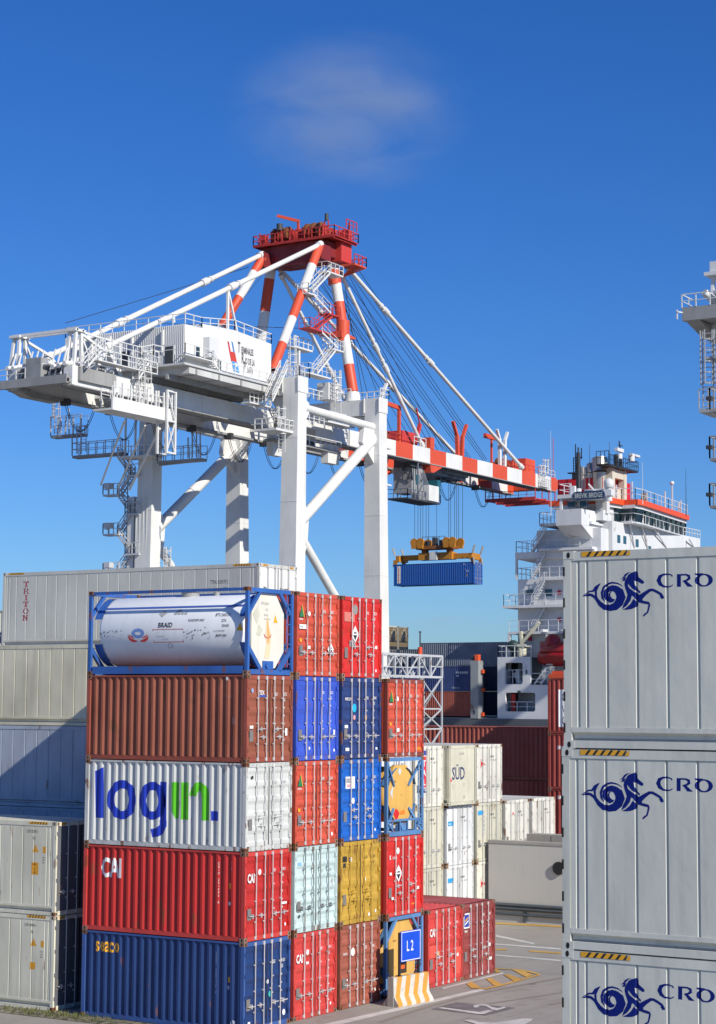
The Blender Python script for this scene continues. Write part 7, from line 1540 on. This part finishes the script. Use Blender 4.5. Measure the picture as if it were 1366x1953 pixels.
dry('container on the ship with pale blue side glimpsed through the left end of the truss', (XS+.4, y5+12.6, zc0+2.9), paint('violet_blue_paint', (.05, .07, .30), .5, .3, .02), L=12.192, H=2.896, group=GS, cast=P_SBL)
# burnt refrigerated pair facing the camera: plant ends blackened by smoke
def burnt_mat():
    m, n, b = nodes('smoke_blackened_white'); N = n.nodes.new; L = n.links.new; tc = N('ShaderNodeTexCoord'); mp = N('ShaderNodeMapping'); mp.inputs['Location'].default_value = (-1.1, 0, -1.25); mp.inputs['Scale'].default_value = (.75, .02, .62); L(tc.outputs['Object'], mp.inputs[0])
    t = N('ShaderNodeTexNoise'); t.inputs['Scale'].default_value = 2.2; t.inputs['Detail'].default_value = 5; L(tc.outputs['Object'], t.inputs['Vector'])
    ln = N('ShaderNodeVectorMath'); ln.operation = 'LENGTH'; L(mp.outputs[0], ln.inputs[0]); ad = N('ShaderNodeMath'); ad.operation = 'MULTIPLY_ADD'; L(t.outputs['Fac'], ad.inputs[0]); ad.inputs[1].default_value = 1.3; L(ln.outputs['Value'], ad.inputs[2])
    r = N('ShaderNodeValToRGB'); e = r.color_ramp.elements; e[0].position = .86; e[0].color = (.02, .02, .022, 1); e[1].position = 1.25; e[1].color = (.55, .52, .42, 1); e2 = r.color_ramp.elements.new(1.0); e2.color = (.16, .12, .07, 1)
    L(ad.outputs[0], r.inputs[0]); L(r.outputs[0], b.inputs['Base Color']); b.inputs['Roughness'].default_value = .7; return m
bm_ = burnt_mat(); pB = CP+(RT*((740-683)/FPX)-UP*((1193-976.5)/FPX)+FW)*234
for k, (mat, lab) in enumerate(((paint('soot_stained_white', (.55, .54, .46), .6, .5, .1), 'soot blackened white refrigerated container on the ship, left one of the pair'), (paint('smoke_grey_paint', (.30, .33, .36), .6, .5, .1), 'soot blackened grey refrigerated container on the ship, right one of the pair'))):
    c = reefer(lab, (pB.x+k*2.5, pB.y, pB.z-2.896), mat, group='burnt refrigerated containers on the ship', doors=False, tape=False, front_mat=bm_, castm=P_DK)
    g = MB(); cx = 1.22; g.lathe((cx, -.03, 1.45), (0, 1, 0), [(0, .02), (0, .5), (.06, .55)], 16); g.box(.3, 2.1, -.05, .02, 1.0, 1.12); g.box(.25, 2.2, -.04, .02, .05, .42); g.build('cooling_unit', P_BLK, c)
for k in range(2):
    for j in range(2): dry('dark container on the ship under the soot blackened %s one, %s of the two' % (('left', 'right')[k], ('upper', 'lower')[j]), (pB.x+k*2.5, pB.y, pB.z-2.896*(j+2)), P_DK, L=12.192, H=2.896, group=GS, cast=P_DK)
# ---------------------------------------------------------------- concrete wall, guard rail
P_CONCW = ground_mat('cast_concrete', (.40, .37, .33), (.33, .31, .28), .8, cracks=False)
def concrete_wall_mat():
    m, n, b = nodes('stained_concrete'); N = n.nodes.new; L = n.links.new; tc = N('ShaderNodeTexCoord'); mp = N('ShaderNodeMapping'); mp.inputs['Scale'].default_value = (2.2, 2.2, .18); L(tc.outputs['Object'], mp.inputs[0])
    t = N('ShaderNodeTexNoise'); t.inputs['Scale'].default_value = 1.5; t.inputs['Detail'].default_value = 6; L(mp.outputs[0], t.inputs['Vector'])
    t2 = N('ShaderNodeTexNoise'); t2.inputs['Scale'].default_value = 1.1; t2.inputs['Detail'].default_value = 8; L(tc.outputs['Object'], t2.inputs['Vector'])
    ad = N('ShaderNodeMath'); ad.operation = 'ADD'; L(t.outputs['Fac'], ad.inputs[0]); L(t2.outputs['Fac'], ad.inputs[1])
    r = N('ShaderNodeValToRGB'); e = r.color_ramp.elements; e[0].position = .75; e[0].color = (.49, .48, .45, 1); e[1].position = 1.3; e[1].color = (.52, .50, .46, 1); dv = N('ShaderNodeMath'); dv.operation = 'MULTIPLY'; dv.inputs[1].default_value = 1; L(ad.outputs[0], dv.inputs[0]); L(dv.outputs[0], r.inputs[0])
    L(r.outputs[0], b.inputs['Base Color']); b.inputs['Roughness'].default_value = .9; return m
wx = at(932, 1700, 1, 8.2).x; zt = at(932, 1602, 0, wx).z; yl = 8.2
wall = empty('concrete_wall', (wx, yl, 0), 'plain cast concrete wall beside the road, in front of the white containers', 'wall')
mb = MB(); mb.box(0, .45, -22, 0, 0, zt-.12); mb.build('wall_panel', concrete_wall_mat(), wall)
mb = MB(); mb.box(-.03, .48, -22, .03, zt-.12, zt); mb.build('coping', P_CONCW, wall)
p = at(1066, 1656, 0, wx-.05); mb = MB(); mb.tube((wx-.12, p.y, p.z), (wx-.003, p.y, p.z), .28, n=20); tag(mb.build('round_fender', M_BLACK), 'round black rubber disc on the concrete wall', 'fender')
for k in range(5):
    y = at(1010, 1600, 0, 33.6).y-k*1.25; mb = MB(); mb.box(33.3, 34.1, y-1.2, y, 0, zt+.16)
    tag(mb.build('concrete_block', P_CONCW), 'pale concrete block standing behind the wall top', 'block', 'concrete blocks behind the wall')
gr = empty('guard_rail', (30.6, 8, 0), 'dark grey metal guard rail at the foot of the concrete wall', 'guard rail')
P_GR = paint('dark_guard_rail', (.07, .085, .10), .45, .3, .05)
mb = MB(); mb.prism([(0, 1.2, .50), (-.06, 1.2, .58), (0, 1.2, .66), (-.06, 1.2, .74), (0, 1.2, .82), (.05, 1.2, .82), (.05, 1.2, .50)], (0, -30, 0)); mb.build('rail_beam', P_GR, gr)
mb = MB(); mb.tube((.02, 1.2, .34), (.02, -28.8, .34), .05, n=8); mb.build('lower_tube', P_GR, gr)
for k in range(8):
    mb = MB(); y = at(1000, 1765, 0, 30.6).y-8+1.0*(0)-(k-1)*4.0; mb.box(.0, .09, y-.06, y+.06, 0, .78); mb.build('post', P_GR, gr)
# ---------------------------------------------------------------- barrier and sign
br = empty('concrete_barrier', (6.78, -1.22, 0), 'short concrete barrier with slanted orange and white stripes, carrying the blue sign', 'barrier', rz=-.10)
def stripe_mat():
    m, n, b = nodes('barrier_stripes'); N = n.nodes.new; L = n.links.new; tc = N('ShaderNodeTexCoord'); sp_ = N('ShaderNodeSeparateXYZ'); L(tc.outputs['Object'], sp_.inputs[0])
    a = N('ShaderNodeMath'); a.operation = 'MULTIPLY_ADD'; L(sp_.outputs['Z'], a.inputs[0]); a.inputs[1].default_value = -.28; L(sp_.outputs['X'], a.inputs[2])
    t = N('ShaderNodeTexNoise'); t.inputs['Scale'].default_value = 3; L(tc.outputs['Object'], t.inputs['Vector']); a2 = N('ShaderNodeMath'); a2.operation = 'MULTIPLY_ADD'; L(t.outputs['Fac'], a2.inputs[0]); a2.inputs[1].default_value = .06; L(a.outputs[0], a2.inputs[2])
    d = N('ShaderNodeMath'); d.operation = 'MULTIPLY'; d.inputs[1].default_value = 2.05; L(a2.outputs[0], d.inputs[0]); f = N('ShaderNodeMath'); f.operation = 'FRACT'; L(d.outputs[0], f.inputs[0]); g = N('ShaderNodeMath'); g.operation = 'GREATER_THAN'; g.inputs[1].default_value = .5; L(f.outputs[0], g.inputs[0])
    x = N('ShaderNodeMix'); x.data_type = 'RGBA'; L(g.outputs[0], x.inputs['Factor']); ii = [k for k in x.inputs if k.type == 'RGBA']; ii[0].default_value = (.66, .30, .04, 1); ii[1].default_value = (.60, .57, .50, 1)
    t2 = N('ShaderNodeTexNoise'); t2.inputs['Scale'].default_value = 8; t2.inputs['Detail'].default_value = 6; L(tc.outputs['Object'], t2.inputs['Vector']); mr = N('ShaderNodeMapRange'); mr.inputs['From Min'].default_value = .5; mr.inputs['From Max'].default_value = .8; mr.inputs['To Max'].default_value = .5; L(t2.outputs['Fac'], mr.inputs['Value'])
    y = N('ShaderNodeMix'); y.data_type = 'RGBA'; L(mr.outputs[0], y.inputs['Factor']); jj = [k for k in y.inputs if k.type == 'RGBA']; L([o for o in x.outputs if o.type == 'RGBA'][0], jj[0]); jj[1].default_value = (.3, .25, .18, 1)
    L([o for o in y.outputs if o.type == 'RGBA'][0], b.inputs['Base Color']); b.inputs['Roughness'].default_value = .8; return m
q = [(0, 0), (0, .07), (.17, .30), (.21, .90), (.39, .90), (.43, .30), (.60, .07), (.60, 0)]
mb = MB(); mb.prism([(0, y, z) for y, z in q], (1.92, 0, 0)); mb.build('barrier_body', stripe_mat(), br)
mb = MB(); mb.prism([(-.004, y, z) for y, z in [(.02, .0), (.02, .07), (.18, .30), (.195, .52), (.405, .52), (.42, .30), (.58, .07), (.58, 0)]], (.003, 0, 0)); mb.box(-.03, -.005, .19, .41, .0, .92); mb.build('end_face', P_CONCW, br)
sg = empty('sign', (7.0, -.98, .9), 'blue sign board reading L2 on two dark posts standing in the striped barrier', 'sign', rz=-.06)
sy = -.98
s0, s1_ = at(763, 1777, 1, sy), at(797, 1774, 1, sy); zb_ = at(765, 1835, 1, sy).z; wd = s1_.x-s0.x; x0 = s0.x-7.0
mb = MB(); mb.box(x0, x0+wd, -.03, 0, zb_-.9, s0.z-.9); mb.build('board', plain('sign_blue', (.006, .075, .62), .4), sg)
mb = MB(); h_ = s0.z-zb_
for a, b_, c, d in ((x0+.02, x0+.045, zb_-.88, s0.z-.92), (x0+wd-.045, x0+wd-.02, zb_-.88, s0.z-.92), (x0+.045, x0+wd-.045, zb_-.88, zb_-.855), (x0+.045, x0+wd-.045, s0.z-.945, s0.z-.92)): mb.box(a, b_, -.034, -.031, c, d)
text(mb, 'L 2', x0+wd*.27, zb_-.9+h_*.34, .34, lambda a, c: (a, -.036, c), 0, sx=.68, bold=.012); mb.build('sign_lettering', M_WHITE, sg)
for xx in (x0-.03, x0+wd-.06):
    mb = MB(); mb.box(xx, xx+.07, .005, .07, -.06, s0.z-.93); mb.box(xx-.05, xx+.12, -.03, .14, -.10, .02); mb.build('post', plain('post_black', (.03, .03, .035), .5), sg)
mb = MB(); mb.box(x0+.08, x0+.52, .10, .13, .06, .46, 0); mb.box(x0+.18, x0+.40, .09, .099, .2, .32, 1); mb.build('placard', [plain('placard_dark', (.05, .03, .02), .5), plain('placard_orange', (.7, .12, .02), .5)], sg)
# ---------------------------------------------------------------- grey steel truss gantry
P_GALV = paint('galvanised_truss', (.50, .52, .53), .45, .25, .02, bump=0)
ty = 17.6; tA = at(843, 1252, 1, ty); tx1 = tA.x; tx0 = at(705, 1245, 1, ty).x; zt1 = tA.z; zt0 = at(843, 1292, 1, ty).z
tr_ = empty('truss_gantry', (tx1, ty, 0), 'galvanised lattice gantry standing behind the red containers of the fourth column', 'gantry')
class TB(MB):
    def build(s, name, mats, parent=None): s.v = [(x-tx1, y-ty, z) for x, y, z in s.v]; return MB.build(s, name, mats, parent or tr_)
b = TB(); w_ = .075; dy = 1.1
for y in (ty, ty+dy):
    b.bar((tx0, y, zt1), (tx1, y, zt1), w_+.04); b.bar((tx0, y, zt0), (tx1, y, zt0), w_+.04)
n = 6; st = (tx1-tx0)/n
for i in range(n+1):
    x = tx0+i*st
    for y in (ty, ty+dy): b.bar((x, y, zt0), (x, y, zt1), w_+.03)
    b.bar((x, ty, zt1), (x, ty+dy, zt1), w_); b.bar((x, ty, zt0), (x, ty+dy, zt0), w_)
    if i < n:
        za, zb2 = (zt1, zt0) if i % 2 == 0 else (zt0, zt1)
        for y in (ty, ty+dy): b.bar((x, y, za), (x+st, y, zb2), w_*.8)
        b.bar((x, ty, zt1), (x+st, ty+dy, zt1), w_*.7)
for y in (ty, ty+dy):
    b.bar((tx0, y, (zt0+zt1)/2-.1), (tx1-st*2, y, (zt0+zt1)/2-.1), w_*.6)
for a in (tx1-st*.5, ): 
    for y in (ty, ty+dy): b.bar((tx1-st, y, (zt0+zt1)/2), (tx1, y, (zt0+zt1)/2), w_*.8)
b.build('bridge_truss', P_GALV)
b = TB(); lx = tx1-2.3; zs = [zt0, at(840, 1352, 1, ty).z, at(840, 1390, 1, ty).z, at(840, 1450, 1, ty).z, 1.8, 0]
for x in (lx, tx1):
    for y in (ty, ty+dy): b.bar((x, y, 0), (x, y, zt0), w_)
for i, (za, zb2) in enumerate(zip(zs, zs[1:])):
    for y in (ty, ty+dy):
        b.bar((lx, y, zb2), (tx1, y, zb2), w_); b.bar((lx, y, za), (tx1, y, zb2), w_*.8); b.bar((lx, y, zb2), (tx1, y, za), w_*.8)
    b.bar((tx1, ty, za), (tx1, ty+dy, zb2), w_*.7); b.bar((lx, ty, za), (lx, ty+dy, zb2), w_*.7)
b.build('tower_leg', P_GALV)
b = TB()
for x in (tx0+.2, tx0-2.0):
    for y in (ty, ty+dy): b.bar((x, y, 0), (x, y, zt0), w_)
b.build('tower_leg', P_GALV)
p = at(817, 1247, 1, ty); b = TB(); b.tube((p.x, ty+.5, zt1), (p.x, ty+.5, zt1+.45), .12, n=10); b.build('warning_lamp', plain('lamp_red', (.8, .08, .02), .4)); b = TB(); b.tube((p.x, ty+.5, zt1+.45), (p.x, ty+.5, zt1+1.3), .04, n=5); b.bar((p.x-.12, ty+.5, zt1+1.25), (p.x+.12, ty+.5, zt1+1.25), .05); b.build('lamp_mast', P_DKM)
# orange cover on top of the lettered red brown container
mb = MB(); mb.box(CVX, CVX+2, CVY-1.9, CVY-.05, 10.98, 11.2); mb.box(CVX+.1, CVX+1.8, CVY-1.7, CVY-.2, 11.2, 11.36)
tag(mb.build('metal_cover', plain('hot_orange_red', (.72, .10, .03), .5)), 'orange red metal cover lying on the lettered red brown container', 'cover')
# ---------------------------------------------------------------- thin cloud veil
def cloud(name, u, v, dist, wpx, hpx, dens, seed, label):
    c = CP+(RT*((u-683)/FPX)-UP*((v-976.5)/FPX)+FW)*dist; sx = wpx/FPX*dist/2; sz = hpx/FPX*dist/2
    bm = bmesh.new(); bmesh.ops.create_icosphere(bm, subdivisions=4, radius=1); r = random.Random(seed)
    for vv in bm.verts:
        n_ = 1+.12*math.sin(3*vv.co.x+seed)+.1*math.sin(5*vv.co.z+2*vv.co.y); vv.co = Vector((vv.co.x*sx*n_, vv.co.y*sx*.35*n_, vv.co.z*sz*n_))
    me = bpy.data.meshes.new(name); bm.to_mesh(me); bm.free(); o = bpy.data.objects.new(name, me); COL.objects.link(o); o.location = c; o.rotation_euler = (0, 0, YAW-math.pi/2)
    m = bpy.data.materials.new('cloud_vapour'); m.use_nodes = True; n = m.node_tree; n.nodes.clear(); N = n.nodes.new; L = n.links.new
    out = N('ShaderNodeOutputMaterial'); pv = N('ShaderNodeVolumePrincipled'); pv.inputs['Color'].default_value = (.88, .95, 1.0, 1); pv.inputs['Anisotropy'].default_value = 0
    tc = N('ShaderNodeTexCoord'); mp = N('ShaderNodeMapping'); mp.inputs['Scale'].default_value = (1/sx, 1/(sx*.35), 1/sz); L(tc.outputs['Object'], mp.inputs[0])
    ln = N('ShaderNodeVectorMath'); ln.operation = 'LENGTH'; L(mp.outputs[0], ln.inputs[0])
    m2 = N('ShaderNodeMapping'); m2.inputs['Scale'].default_value = (1.0, .4, 1.9); m2.inputs['Rotation'].default_value = (0, R_(35), 0); m2.inputs['Location'].default_value = (seed, seed*2, 0); L(mp.outputs[0], m2.inputs[0])
    t = N('ShaderNodeTexNoise'); t.inputs['Scale'].default_value = 1.6; t.inputs['Detail'].default_value = 8; t.inputs['Roughness'].default_value = .62; t.inputs['Distortion'].default_value = .5; L(m2.outputs[0], t.inputs['Vector'])
    fall = N('ShaderNodeMapRange'); fall.interpolation_type = 'SMOOTHSTEP'; fall.inputs['From Min'].default_value = .1; fall.inputs['From Max'].default_value = .9; fall.inputs['To Min'].default_value = 1; fall.inputs['To Max'].default_value = 0; L(ln.outputs['Value'], fall.inputs['Value'])
    nr = N('ShaderNodeMapRange'); nr.inputs['From Min'].default_value = .36; nr.inputs['From Max'].default_value = .78; L(t.outputs['Fac'], nr.inputs['Value'])
    mu = N('ShaderNodeMath'); mu.operation = 'MULTIPLY'; L(fall.outputs[0], mu.inputs[0]); L(nr.outputs[0], mu.inputs[1]); m3 = N('ShaderNodeMath'); m3.operation = 'MULTIPLY'; m3.inputs[1].default_value = 1.25*dens/(sx*.35); L(mu.outputs[0], m3.inputs[0]); L(m3.outputs[0], pv.inputs['Density']); L(pv.outputs[0], out.inputs['Volume'])
    me.materials.append(m); tag(o, label, 'cloud', kind=None); return o
cloud('cloud', 665, 215, 3000, 600, 430, .8, 6, 'thin veil of white cloud high in the blue sky above the crane')
cloud('cloud', 835, 1185, 5200, 190, 46, .35, 8, 'faint low smudge of cloud just above the harbour')
